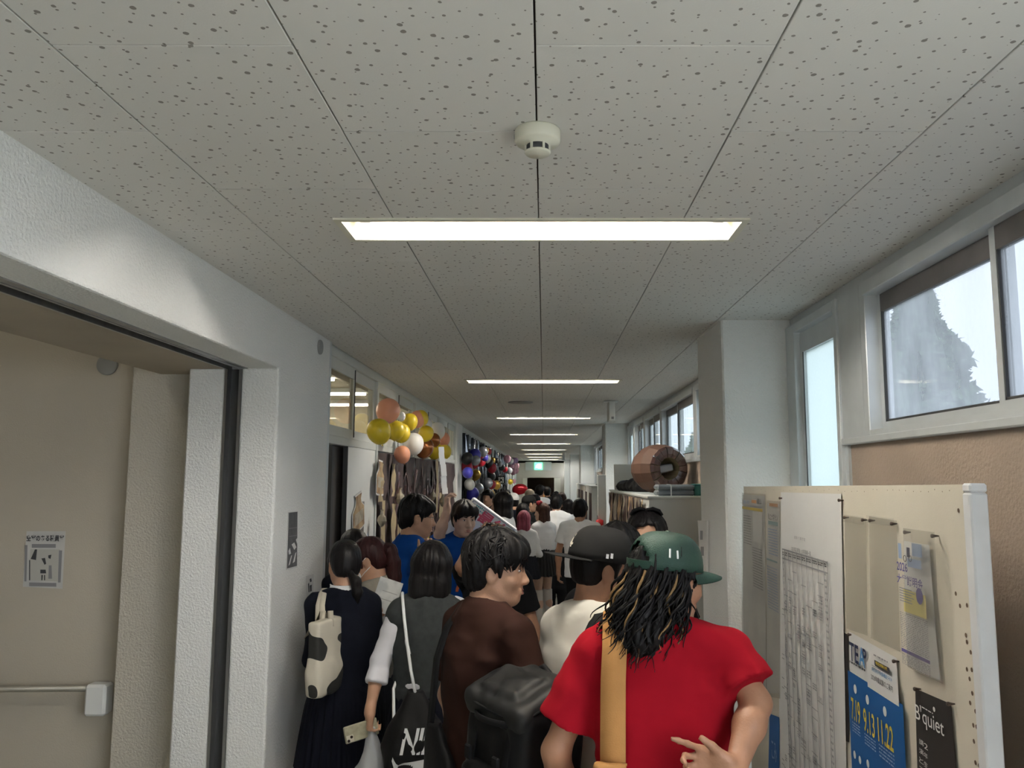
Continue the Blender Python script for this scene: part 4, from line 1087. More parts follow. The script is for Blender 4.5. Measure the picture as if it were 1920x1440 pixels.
for i, (y0, y1, lab) in enumerate(((13.2, 15.2, 'grey shelving unit beyond the white partition'), (15.3, 17.3, 'cream shelving unit farther along the right wall'), (17.4, 19.2, 'farthest shelving unit along the right wall'))):
    t = empty('shelving_unit', (.78, y0, 0)); tag(t, lab, 'shelving unit')
    MB().box(0, .42, 0, y1 - y0, 0, 1.80, bev=.004).build('carcass', 'board_cream' if i % 2 else 'paint_sash', t)
    MB().box(-.01, .43, -.01, y1 - y0, 1.80, 1.82).build('top_board', 'locker_white', t)
    for k in range(3): MB().box(-.008, 0, .06 + k*(y1-y0)/3, -.04 + (k+1)*(y1-y0)/3, .1, 1.7, bev=.002).build('door', ['foil_brown', 'locker_white', 'paper_mauve'][(k + i) % 3], t)
t = empty('snack_tray', (.95, 13.5, 1.82)); tag(t, 'white tray with a red cup on the far shelving unit', 'tray')
MB().box(-.08, .10, -.1, .1, 0, .045, bev=.012).build('tray', 'paint_white', t)
MB().lathe([(.028, .045), (.036, .10), (.034, .10), (.027, .05)], 14, Matrix.Translation((-.02, -.02, 0))).build('cup', 'poster_red', t, True)
MB().tube([(-.02, -.02, .06), (-.05, -.02, .20)], .006, 6).build('straw', 'steel_dark', t, True)

# ceiling fittings
p = atZ(1145, 752, HC)
t = empty('hanging_exit_lamp', (p.x, p.y, HC)); tag(t, 'white boxy emergency lamp hanging from the ceiling near the right windows', 'emergency lamp')
MB().box(-.075, .075, -.06, .06, -.012, 0, bev=.003).build('ceiling_plate', 'paint_white', t)
MB().box(-.030, .034, -.13, .13, -.22, -.012, bev=.006).build('lamp_box', 'paint_white', t)
MB().box(-.005, .020, -.1315, -.1305, -.20, -.175).build('marking', 'ink_grey', t)
p = atZ(976, 754, HC)
t = empty('ceiling_speaker', (p.x, p.y, HC)); tag(t, 'dark round speaker grille set in the corridor ceiling', 'speaker')
MB().lathe([(.135, 0), (.135, -.006), (.12, -.010), (.0001, -.010)], 36).build('grille', 'grey_plastic', t, True)
p = atZ(1066, 850, HC)
t = empty('hanging_exit_lamp', (.62, 25.5, HC)); tag(t, 'small white emergency lamp far down the corridor ceiling', 'emergency lamp')
MB().box(-.09, .09, -.06, .06, -.012, 0).build('ceiling_plate', 'paint_white', t); MB().box(-.04, .04, -.1, .1, -.26, -.012, bev=.006).build('lamp_box', 'paint_white', t)
# exit sign on the end wall
emis('exit_green', (.10, .75, .32), 2.2); emis('exit_white', (.85, 1.0, .9), 2.2)
pz = atY(1009.5, 874, YE)
t = empty('exit_sign', (pz.x, YE, pz.z)); tag(t, 'lit green exit sign on the end wall above the doorway', 'sign')
MB().box(-.62, .62, -.02, 0, -.20, .20).build('back_plate', 'paint_sash', t)
MB().box(-.19, .19, -.06, -.02, -.17, .17, bev=.01).build('lit_panel', 'exit_green', t)
mb = MB(); mb.box(-.02, .14, -.064, -.061, -.11, .11); mb.build('doorway_symbol', 'exit_white', t)
mb = MB(); mb.box(-.12, -.04, -.064, -.061, -.03, .03); mb.lathe([(.0001, 0), (.025, .001), (.025, .003)], 10, Matrix.Translation((-.05, -.061, .07)) @ Matrix.Rotation(math.pi/2, 4, 'X')); mb.box(-.13, -.10, -.064, -.061, -.10, -.03); mb.box(-.06, -.03, -.064, -.061, -.09, -.03)
mb.build('running_figure', 'exit_white', t)
# nameplate on the pillar side
o, patch, at, c, n = wall_sheet('pillar_notice', 'narrow white plate with faint lettering on the side of the near pillar', ('X', .915, -1), ((1312, 976), (1329, 976), (1329, 1082), (1318, 1082)), 'paper_white', th=.012)
patch(((1317, 995), (1322, 995), (1322, 1012), (1317, 1012)), 'ink_grey', 'lettering', .001); patch(((1318, 1025), (1324, 1025), (1324, 1042), (1318, 1042)), 'ink_grey', 'lettering', .001)

# ---- outdoors: trees beyond the windows, ground far below
mat('leaf_a', (.12, .20, .10), .8); mat('leaf_b', (.085, .15, .085), .8); mat('bark', (.08, .06, .045), .9); mat('ground_out', (.30, .31, .27), .95, var=.3, vscale=.2)
g = MB().box(3.0, 120, -60, 140, -7.3, -7.2).build('ground_outside', 'ground_out'); struct(g); g.name = 'floor_outside'
def leafy_tree(name, label, base, hgt, rad, n, seed, leaf=.22, pw=1.0, cat='tree'):
    t = empty(name, base); tag(t, label, cat, 'trees outside the windows'); rr_ = random.Random(seed)
    MB().tube([(0, 0, 0), (.05, .02, hgt*.5), (0, 0, hgt*.97)], [rad*.09, rad*.06, .02], 8).build('trunk', 'bark', t, True)
    for k, m in enumerate(('leaf_a', 'leaf_b')):
        V_ = []; F_ = []
        for i in range(n):
            f = rr_.random()**.8; z = hgt*(.12 + .88*f); R_ = rad*(1 - f)**pw * (.80 + .30*math.sin(z*3.3 + seed) * .5 + .16*rr_.random()) + .05
            a = rr_.uniform(0, 2*math.pi); q = R_*math.sqrt(rr_.uniform(.35, 1)); R2 = q*(1 + .12*math.sin(a*7 + z*2))
            c = Vector((R2*math.cos(a), R2*math.sin(a), z - .10*q)); u = Vector((rr_.gauss(0, 1), rr_.gauss(0, 1), rr_.gauss(0, 1))).normalized(); v = u.cross(Vector((rr_.gauss(0, 1), rr_.gauss(0, 1), rr_.gauss(0, 1)))).normalized()
            s_ = leaf*rr_.uniform(.5, 1.2); b = len(V_)
            V_ += [tuple(c - u*s_), tuple(c + v*s_*.45), tuple(c + u*s_), tuple(c - v*s_*.45)]; F_.append((b, b+1, b+2, b+3))
        o = MB().add(V_, F_).build('foliage', m, t); o['kind'] = 'stuff'
    return t
top = atX(1718, 500, 11.0); low = atX(1840, 790, 11.0)
leafy_tree('conifer', 'tall hazy conifer outside the nearest window', (11.0, top.y + .2, -7.2), top.z + 7.2, 5.6, 30000, 3, .20, .95)
leafy_tree('conifer', 'leafy tree seen through the windows beyond the pillar', (10.0, 52.0, -7.2), 12.0, 3.5, 4000, 5, .35, .7)
mat('pole_grey', (.3, .3, .3), .6)
# ============================================================ distance-field modelling for figures
def _hash(i, j, k, s):
    n = (i * 374761393 + j * 668265263 + k * 1274126177 + s * 974711) & 0x7fffffff
    n = ((n ^ (n >> 13)) * 1103515245) & 0x7fffffff
    return ((n ^ (n >> 16)) & 0xffff).astype(np.float32) / 32767.5 - 1.0
def vnoise(x, y, z, seed=0):
    xi = np.floor(x).astype(np.int64); yi = np.floor(y).astype(np.int64); zi = np.floor(z).astype(np.int64)
    u = (x - xi).astype(np.float32); v = (y - yi).astype(np.float32); w = (z - zi).astype(np.float32)
    u = u*u*(3-2*u); v = v*v*(3-2*v); w = w*w*(3-2*w)
    r = 0
    for a in (0, 1):
        for b in (0, 1):
            for c in (0, 1):
                h = _hash(xi + a, yi + b, zi + c, seed)
                r = r + h * (u if a else 1-u) * (v if b else 1-v) * (w if c else 1-w)
    return r

def V3(*a): return np.array(a, dtype=np.float64)
class Prim:
    __slots__ = ('f', 'lo', 'hi', 'op', 'k')
    def __init__(s, f, lo, hi, op='u', k=0.03):
        s.f = f; s.lo = np.minimum(lo, hi); s.hi = np.maximum(lo, hi); s.op = op; s.k = k
def rc(a, b, r1, r2=None, op='u', k=0.03, cut=None):
    a = V3(*a); b = V3(*b); r2 = r1 if r2 is None else r2
    ab = b - a; L2 = max(float(ab @ ab), 1e-9)
    def f(X, Y, Z):
        t = np.clip(((X-a[0])*ab[0] + (Y-a[1])*ab[1] + (Z-a[2])*ab[2]) / L2, 0, 1)
        d = np.sqrt((X-a[0]-t*ab[0])**2 + (Y-a[1]-t*ab[1])**2 + (Z-a[2]-t*ab[2])**2) - (r1 + (r2-r1)*t)
        if cut is not None:                       # flat end: plane through b (sleeve hems)
            L = math.sqrt(L2)
            d = np.maximum(d, ((X-b[0])*ab[0] + (Y-b[1])*ab[1] + (Z-b[2])*ab[2]) / L - cut)
        return d
    m = max(r1, r2)
    return Prim(f, np.minimum(a, b) - m, np.maximum(a, b) + m, op, k)
def el(c, r, R=None, op='u', k=0.03):
    c = V3(*c); r = V3(*r); m = float(max(r))
    def f(X, Y, Z):
        x, y, z = X - c[0], Y - c[1], Z - c[2]
        if R is not None:
            x, y, z = R[0][0]*x + R[1][0]*y + R[2][0]*z, R[0][1]*x + R[1][1]*y + R[2][1]*z, R[0][2]*x + R[1][2]*y + R[2][2]*z
        k0 = np.sqrt((x/r[0])**2 + (y/r[1])**2 + (z/r[2])**2) + 1e-6
        k1 = np.sqrt((x/r[0]**2)**2 + (y/r[1]**2)**2 + (z/r[2]**2)**2) + 1e-6
        return k0 * (k0 - 1) / k1
    e = V3(m, m, m) if R is not None else r
    return Prim(f, c - e, c + e, op, k)
def rb(c, h, rad, R=None, op='u', k=0.02):
    c = V3(*c); h = V3(*h); m = float(np.linalg.norm(h)) + rad
    def f(X, Y, Z):
        x, y, z = X - c[0], Y - c[1], Z - c[2]
        if R is not None:
            x, y, z = R[0][0]*x + R[1][0]*y + R[2][0]*z, R[0][1]*x + R[1][1]*y + R[2][1]*z, R[0][2]*x + R[1][2]*y + R[2][2]*z
        qx, qy, qz = np.abs(x)-h[0], np.abs(y)-h[1], np.abs(z)-h[2]
        return np.sqrt(np.maximum(qx, 0)**2 + np.maximum(qy, 0)**2 + np.maximum(qz, 0)**2) + np.minimum(np.maximum(qx, np.maximum(qy, qz)), 0) - rad
    e = V3(m, m, m) if R is not None else h + rad
    return Prim(f, c - e, c + e, op, k)
def loft(rows, op='u', k=0.03, pw=2.0):
    """rows: (z, cx, cy, rx, ry) sorted by z; superellipse sections with flat ends"""
    A = np.array(rows, dtype=np.float64); zz = A[:, 0]
    def f(X, Y, Z):
        z = np.clip(Z, zz[0], zz[-1])
        cx = np.interp(z, zz, A[:, 1]); cy = np.interp(z, zz, A[:, 2]); rx = np.interp(z, zz, A[:, 3]); ry = np.interp(z, zz, A[:, 4])
        q = (np.abs((X-cx)/rx)**pw + np.abs((Y-cy)/ry)**pw) ** (1.0/pw)
        d = (q - 1) * np.minimum(rx, ry)
        return np.maximum(d, np.maximum(zz[0]-Z, Z-zz[-1]))
    lo = V3((A[:, 1]-A[:, 3]).min(), (A[:, 2]-A[:, 4]).min(), zz[0]); hi = V3((A[:, 1]+A[:, 3]).max(), (A[:, 2]+A[:, 4]).max(), zz[-1])
    return Prim(f, lo, hi, op, k)
def half(n, d, op='i', k=0.004):
    """keep where n.p < d"""
    n = V3(*n)
    def f(X, Y, Z): return X*n[0] + Y*n[1] + Z*n[2] - d
    return Prim(f, V3(-9, -9, -9), V3(9, 9, 9), op, k)

def axis(lo, hi, h, fine=None):
    """grid line positions; fine = list of (a, b, h2) refined spans"""
    out = [lo]; x = lo
    while x < hi:
        st = h
        for a, b, h2 in (fine or []):
            if a - h2 <= x <= b: st = min(st, h2)
        x += st; out.append(x)
    return np.array(out)

def polygonise(prims, vox, disp=None, pad=None, fine=None, clipbox=None):
    """prims -> (verts, quads). vox: scalar or 3; fine: {axis: [(a,b,h)]}"""
    vx = (vox,)*3 if not isinstance(vox, (tuple, list)) else vox
    un = [p for p in prims if p.op == 'u']
    lo = np.min([p.lo for p in un], axis=0) - .03; hi = np.max([p.hi for p in un], axis=0) + .03
    if clipbox is not None: lo = np.maximum(lo, clipbox[0]); hi = np.minimum(hi, clipbox[1])
    ax = [axis(lo[i], hi[i], vx[i], (fine or {}).get(i)) for i in range(3)]
    n = [len(a) for a in ax]
    D = np.full(n, 1.0, dtype=np.float32)
    mg = 4 * max(vx)
    for p in prims:
        sl = []
        for i in range(3):
            a = np.searchsorted(ax[i], p.lo[i] - p.k - mg); b = np.searchsorted(ax[i], p.hi[i] + p.k + mg)
            sl.append(slice(max(a, 0), min(b, n[i])))
        if any(s.start >= s.stop for s in sl): continue
        X = ax[0][sl[0]][:, None, None]; Y = ax[1][sl[1]][None, :, None]; Z = ax[2][sl[2]][None, None, :]
        d = p.f(X, Y, Z).astype(np.float32)
        S = D[sl[0], sl[1], sl[2]]
        k = p.k
        if p.op == 'u':
            if k > 0:
                h = np.maximum(k - np.abs(S - d), 0) / k
                r = np.minimum(S, d) - h*h*k*0.25
            else: r = np.minimum(S, d)
        else:
            e = -d if p.op == 's' else d
            if k > 0:
                h = np.maximum(k - np.abs(S - e), 0) / k
                r = np.maximum(S, e) + h*h*k*0.25
            else: r = np.maximum(S, e)
        D[sl[0], sl[1], sl[2]] = r
    if disp is not None:
        msk = np.nonzero(np.abs(D) < 5 * max(vx))
        X = ax[0][msk[0]]; Y = ax[1][msk[1]]; Z = ax[2][msk[2]]
        D[msk] += disp(X, Y, Z).astype(np.float32)
    D[0] = D[-1] = 1; D[:, 0] = D[:, -1] = 1; D[:, :, 0] = D[:, :, -1] = 1
    return nets(D, ax)

def nets(D, ax):
    neg = D < 0
    c = np.zeros([s-1 for s in D.shape], dtype=np.int8)
    for a in (0, 1):
        for b in (0, 1):
            for e in (0, 1):
                c += neg[a:D.shape[0]-1+a, b:D.shape[1]-1+b, e:D.shape[2]-1+e]
    act = (c > 0) & (c < 8)
    I, J, K = np.nonzero(act)
    idx = np.full(c.shape, -1, dtype=np.int64); idx[I, J, K] = np.arange(len(I))
    acc = np.zeros((len(I), 3)); cnt = np.zeros(len(I))
    cs = [(a, b, e) for a in (0, 1) for b in (0, 1) for e in (0, 1)]
    for p in cs:
        for q in cs:
            if sum(q) - sum(p) != 1 or any(q[i] < p[i] for i in range(3)): continue
            va = D[I+p[0], J+p[1], K+p[2]].astype(np.float64); vb = D[I+q[0], J+q[1], K+q[2]].astype(np.float64)
            m = (va < 0) != (vb < 0)
            t = va[m] / (va[m] - vb[m])
            P = np.stack([ax[0][I[m]+p[0]] * (1-t) + ax[0][I[m]+q[0]] * t, ax[1][J[m]+p[1]] * (1-t) + ax[1][J[m]+q[1]] * t, ax[2][K[m]+p[2]] * (1-t) + ax[2][K[m]+q[2]] * t], axis=1)
            acc[m] += P; cnt[m] += 1
    verts = acc / np.maximum(cnt, 1)[:, None]
    F = []
    def quads(m, c0, c1, c2, c3, flip):
        q = np.stack([idx[tuple(c0)], idx[tuple(c1)], idx[tuple(c2)], idx[tuple(c3)]], axis=1)
        q[flip] = q[flip][:, ::-1]
        F.append(q)
    # x edges
    m = neg[:-1, 1:-1, 1:-1] != neg[1:, 1:-1, 1:-1]; i, j, k = np.nonzero(m); j = j + 1; k = k + 1
    quads(m, (i, j-1, k-1), (i, j, k-1), (i, j, k), (i, j-1, k), ~neg[i, j, k])
    m = neg[1:-1, :-1, 1:-1] != neg[1:-1, 1:, 1:-1]; i, j, k = np.nonzero(m); i = i + 1; k = k + 1
    quads(m, (i-1, j, k-1), (i-1, j, k), (i, j, k), (i, j, k-1), ~neg[i, j, k])
    m = neg[1:-1, 1:-1, :-1] != neg[1:-1, 1:-1, 1:]; i, j, k = np.nonzero(m); i = i + 1; j = j + 1
    quads(m, (i-1, j-1, k), (i, j-1, k), (i, j, k), (i-1, j, k), ~neg[i, j, k])
    return verts, np.concatenate(F)

def smooth_verts(v, q, it=1, lam=0.5):
    for _ in range(it):
        s = np.zeros_like(v); c = np.zeros(len(v))
        for a, b in ((0, 1), (1, 2), (2, 3), (3, 0)):
            np.add.at(s, q[:, a], v[q[:, b]]); np.add.at(c, q[:, a], 1)
            np.add.at(s, q[:, b], v[q[:, a]]); np.add.at(c, q[:, b], 1)
        v = v * (1-lam) + lam * s / np.maximum(c, 1)[:, None]
    return v

def npmesh(name, v, q):
    me = bpy.data.meshes.new(name)
    me.vertices.add(len(v)); me.vertices.foreach_set('co', np.ascontiguousarray(v, dtype=np.float32).ravel())
    me.loops.add(q.size); me.loops.foreach_set('vertex_index', np.ascontiguousarray(q, dtype=np.int32).ravel())
    me.polygons.add(len(q)); me.polygons.foreach_set('loop_start', np.arange(0, q.size, q.shape[1], dtype=np.int32))
    me.update(calc_edges=True); me.validate()
    me.shade_smooth()
    return me

def sdf_obj(name, prims, vox, mat_, parent=None, disp=None, fine=None, sm=1, **kw):
    v, q = polygonise(prims, vox, disp, fine=fine, **kw)
    if sm: v = smooth_verts(v, q, sm)
    return link(name, npmesh(name, v, q), mat_, parent)
# ============================================================ human figures
def rotm(yaw=0, pitch=0, roll=0):
    """yaw about z (deg, + = to the figure's left), pitch (+ = looking down), roll"""
    return np.array((Matrix.Rotation(math.radians(yaw), 3, 'Z') @ Matrix.Rotation(math.radians(-pitch), 3, 'X') @ Matrix.Rotation(math.radians(roll), 3, 'Y')))

class Fig:
    """skeleton in the figure's own frame: faces +y, its right hand is +x, feet at z=0"""
    def __init__(s, h=1.70, build=1.0, female=False, head=(0, 0, 0), lean=0.0, headscale=1.0):
        u = h / 1.70; s.u = u; s.h = h; s.b = build; s.f = female
        s.R = rotm(*head); s.hs = u * headscale if h > 1.5 else u
        s.lean = lean
        P = lambda x, y, z: V3(x*u, y*u, z*u)
        s.P = P
        sw = (0.136 if female else 0.166) * build
        s.sh = {1: s.ln(P(sw, -0.005, 1.385)), -1: s.ln(P(-sw, -0.005, 1.385))}
        s.nb = s.ln(P(0, -0.015, 1.415)); s.nt = s.ln(P(0, 0.012, 1.50))
        s.hd = s.nt + s.R @ (V3(0, 0.012, 0.085) * s.hs)
        s.arm = {}
        s.arms(1, None, None); s.arms(-1, None, None)
        hw = .077
        s.hip = {1: P(hw, 0, .90), -1: P(-hw, 0, .90)}
        s.knee = {1: P(hw+.005, .02, .485), -1: P(-hw-.005, .02, .485)}
        s.ank = {1: P(hw+.005, -.02, .085), -1: P(-hw-.005, -.02, .085)}
        s.toe = {1: P(hw+.03, .13, .03), -1: P(-hw-.03, .13, .03)}
    def ln(s, p):          # lean the upper body forward about the hips
        a = math.radians(s.lean); z0 = .95 * s.u
        if p[2] <= z0 or a == 0: return p
        y, z = p[1], p[2] - z0
        return V3(p[0], y * math.cos(a) + z * math.sin(a), z0 + z * math.cos(a) - y * math.sin(a))
    def arms(s, side, elbow, wrist, hand=None):
        """elbow, wrist: offsets from shoulder / elbow given as directions"""
        u = s.u; S = s.sh[side]
        e = V3(*(elbow or (side*(.20 if s.f else .27), -.06, -1))); e = e / np.linalg.norm(e) * .285 * u
        w = V3(*(wrist or (side*.03, .18, -1))); w = w / np.linalg.norm(w) * .245 * u
        s.arm[side] = dict(E=S + e, W=S + e + w, hand=hand or {})
    def armpt(s, side, E, W, hand=None):
        s.arm[side] = dict(E=V3(*E), W=V3(*W), hand=hand or {})
    def H(s, x, y, z): return s.hd + s.R @ (V3(x, y, z) * s.hs)

    def torso(s, g=0.0):
        u, b, ln, P = s.u, s.b, s.ln, s.P
        R = rotm(0, s.lean, 0) if s.lean else None
        r = lambda *a: V3(*a) * u + g
        o = [el(ln(P(0, -.005, 1.255)), r((.145 if not s.f else .128)*b, (.100 if not s.f else .092)*b, .18), R, k=.06*u), el(ln(P(0, .005, 1.06)), r(.120*b, .088*b, .17), R, k=.06*u),
             el(P(0, -.012, .93), r(.148*b, .108*b, .14), k=.06*u)]
        if s.f: o += [el(ln(P(sx*.065, .085, 1.235)), r(.06, .05, .058), k=.05*u) for sx in (-1, 1)]
        else: o += [el(ln(P(sx*.065, .045, 1.27)), r(.07, .045, .065), k=.05*u) for sx in (-1, 1)]
        for sx in (-1, 1):
            S = s.sh[sx]
            o += [rc(ln(P(0, -.02, 1.40)), S * .94 + s.nb * .06, .050*u*b + g, .044*u*b + g, k=.05*u), rc(ln(P(sx*.02, -.028, 1.450)), S + V3(-sx*.02, 0, .005)*u, .032*u + g, .032*u + g, k=.05*u)]
        return o
    def armp(s, side, g=0.0):
        u = s.u; a = s.arm[side]; S = s.sh[side]; k = .88 if s.f else 1.0
        E, W = a['E'], a['W']; m = E + (W - E) * .33
        return [rc(S, E, (.046*s.b)*k*u + g, .036*k*u + g, k=.035*u), rc(E, m, .038*k*u + g, .040*k*u + g, k=.02*u), rc(m, W, .039*k*u + g, .0245*k*u + g, k=.02*u)]
    def handp(s, side):
        """palm and five fingers; hand dict: dir, up (palm facing), curl, spread"""
        u = s.u * (.93 if s.f else 1.0); a = s.arm[side]; W = a['W']; h = a['hand']
        d = V3(*h['dir']) if 'dir' in h else (W - a['E'])
        d = d / np.linalg.norm(d)
        n = V3(*h.get('palm', (-side, .15, 0)))           # palm faces this way
        n = n - d * (n @ d); n = n / np.linalg.norm(n)
        t = np.cross(n, d) * (1 if side < 0 else -1)      # thumb side
        if 'thumb' in h:
            tt = V3(*h['thumb']); 
            if tt @ t < 0: t = -t
        cu = h.get('curl', (35, 30, 20)); sp = h.get('spread', 0.06)
        pt = lambda x, y, z: W + (t*x + d*y + n*z) * u
        o = [rc(pt(0, -.01, 0), pt(0, .02, 0), .024*u, .026*u, k=.015)]
        Rm = np.stack([t, d, n], axis=1)
        o.append(rb(pt(0, .052, .002), V3(.030, .034, .006)*u, .009*u, Rm, k=.02*u))
        o.append(el(pt(.026, .035, .012), V3(.016, .03, .014)*u, Rm, k=.015*u))   # ball of the thumb
        for i, (x, L, y0) in enumerate(((.030, .074, .086), (.010, .082, .092), (-.011, .076, .089), (-.030, .060, .080))):
            p = V3(x, y0, .002); ang = 0.0
            dirx = (x / .03) * sp
            c3 = h['fing'][i] if 'fing' in h else cu
            segs = (.46, .31, .23); r0 = .0088 if i < 3 else .0078
            for j in range(3):
                ang += math.radians(c3[j])
                q = p + V3(dirx * L * segs[j], math.cos(ang) * L * segs[j], math.sin(ang) * L * segs[j])
                o.append(rc(pt(*p), pt(*q), r0*u, (r0 - .0008)*u, k=.006*u)); p = q; r0 -= .0009
        tc = h.get('tcurl', 25); ta = math.radians(h.get('tang', 48))
        p = V3(.033, .028, .012); q = p + V3(math.sin(ta)*.042, math.cos(ta)*.042, .012)
        o.append(rc(pt(*p), pt(*q), .0125*u, .0105*u, k=.012*u))
        ta -= math.radians(tc); r_ = q + V3(math.sin(ta)*.032, math.cos(ta)*.032, .008)
        o.append(rc(pt(*q), pt(*r_), .0105*u, .0085*u, k=.006*u))
        return o
    def headp(s, detail=True):
        u = s.hs; H = s.H; R = s.R
        r = lambda *a: V3(*a) * u
        o = [rc(s.nb, s.nt + V3(0, .004, .02)*u, (.054 if not s.f else .047)*u, (.052 if not s.f else .045)*u, k=.03*u),
             rc(s.nb + V3(0, -.01, .02)*u, H(0, -.04, -.05), (.048 if not s.f else .04)*u, .045*u, k=.03*u),
             el(H(0, -.012, .032), r(.074, .094, .085), R, k=.03*u), el(H(0, .028, -.030), r(.058, .064, .078), R, k=.035*u)]
        for sx in (-1, 1):
            o += [rc(H(sx*.049, .0, -.055), H(sx*.022, .052, -.096), .020*u, .020*u, k=.03*u)]
        o += [rc(H(-.010, .066, -.098), H(.010, .066, -.098), .019*u, k=.02*u)]
        if detail:
            o += [rc(H(-.034, .072, .022), H(.034, .072, .022), .016*u, k=.02*u)]
            for sx in (-1, 1):
                o += [el(H(sx*.038, .060, -.030), r(.024, .026, .026), R, k=.025*u), el(H(sx*.031, .0955, .003), r(.019, .013, .0105), R, op='s', k=.012*u),
                      el(H(sx*.031, .0765, .003), r(.014, .0125, .0105), R, k=.003*u),
                      el(H(sx*.075, -.004, -.010), r(.009, .021, .033), R, k=.010*u), el(H(sx*.083, .004, -.006), r(.006, .010, .018), R, op='s', k=.006*u),
                      el(H(sx*.0115, .097, -.0385), r(.0095, .011, .0085), R, k=.009*u), el(H(sx*.0065, .1035, -.0475), r(.0035, .005, .004), R, op='s', k=.003*u)]
            o += [rc(H(0, .082, .010), H(0, .105, -.034), .0075*u, .0125*u, k=.014*u), el(H(0, .083, -.072), r(.026, .014, .020), R, k=.014*u),
                  rc(H(-.018, .0875, -.0655), H(.018, .0875, -.0655), .0055*u, k=.005*u), rc(H(-.013, .0885, -.0765), H(.013, .0885, -.0765), .0068*u, k=.005*u),
                  el(H(0, .0985, -.0705), r(.024, .008, .0016), R, op='s', k=.003*u), el(H(0, .091, -.088), r(.014, .008, .005), R, op='s', k=.010*u)]
        else:
            o += [rc(H(0, .080, .010), H(0, .104, -.036), .009*u, .014*u, k=.014*u)] + [el(H(sx*.075, -.004, -.010), r(.010, .020, .031), R, k=.010*u) for sx in (-1, 1)]
        return o
    def legp(s, side, g=0.0, foot=True):
        u = s.u; k = s.b
        h, kn, an, t = s.hip[side], s.knee[side], s.ank[side], s.toe[side]
        c = kn + (an - kn) * .3 + V3(0, -.018, 0)*u
        o = [rc(h, kn, .078*u*k + g, .054*u*k + g, k=.04*u), rc(kn, c, .050*u*k + g, .053*u*k + g, k=.03*u), rc(c, an, .051*u*k + g, .034*u*k + g, k=.03*u)]
        if foot: o += [rc(an + V3(0, -.015, -.045)*u, t, .036*u + g, .027*u + g, k=.03*u)]
        return o

def folds(a=.006, fx=7., fz=3., seed=0, diag=0.0):
    def f(x, y, z):
        n = vnoise(x*fx + z*diag, y*fx, z*fz - x*diag*.5, seed) + .5 * vnoise(x*fx*2.1 + z*diag*2, y*fx*2.1, z*fz*2.1 - x*diag, seed + 5)
        r = np.clip(1 - np.abs(n) * 1.6, -.3, 1)
        return -a * r
    return f
def strands(F, a=.005, fa=16., fz=9., seed=0, wave=0.0):
    """hair relief: ridges running down from the crown"""
    Ri = F.R.T
    def f(x, y, z):
        px, py, pz = x - F.hd[0], y - F.hd[1], z - F.hd[2]
        X = Ri[0][0]*px + Ri[0][1]*py + Ri[0][2]*pz; Y = Ri[1][0]*px + Ri[1][1]*py + Ri[1][2]*pz; Z = Ri[2][0]*px + Ri[2][1]*py + Ri[2][2]*pz
        th = np.arctan2(Y + .02, X)
        w = wave * np.sin(Z * 60 + th * 3)
        return -a * (vnoise(th*fa/2 + w, Z*fz, np.zeros_like(Z), seed) + .6 * vnoise(th*fa + w, Z*fz*1.4, np.ones_like(Z), seed + 3))
    return f

# skin, hair and cloth
mat('skin_a', (0.52, 0.295, 0.19), 0.5, var=.12, vscale=18, bump=.12, bscale=160)
mat('skin_b', (0.42, 0.218, 0.130), 0.48, var=.14, vscale=18, bump=.12, bscale=160)
mat('skin_c', (0.64, 0.43, 0.325), 0.5, var=.08, vscale=18)
mat('lip', (0.42, 0.17, 0.14), 0.4)
mat('eye_white', (0.75, 0.72, 0.68), 0.25)
mat('iris', (0.02, 0.012, 0.01), 0.15)
def hairmat(name, col, rough=.5):
    m = mat(name, col, rough, var=.5, vscale=60, stretch=(1, 1, .05), bump=.22, bscale=150, spec=.2)
    return m
hairmat('hair_black', (.008, .007, .0072))
hairmat('hair_soft', (.010, .0085, .009), .42)
hairmat('hair_brown', (.05, .025, .02))
hairmat('hair_red', (.040, .012, .012))
hairmat('hair_pink', (.42, .10, .15))
hairmat('hair_blond', (.33, .20, .085))
hairmat('hair_auburn', (.085, .04, .028))

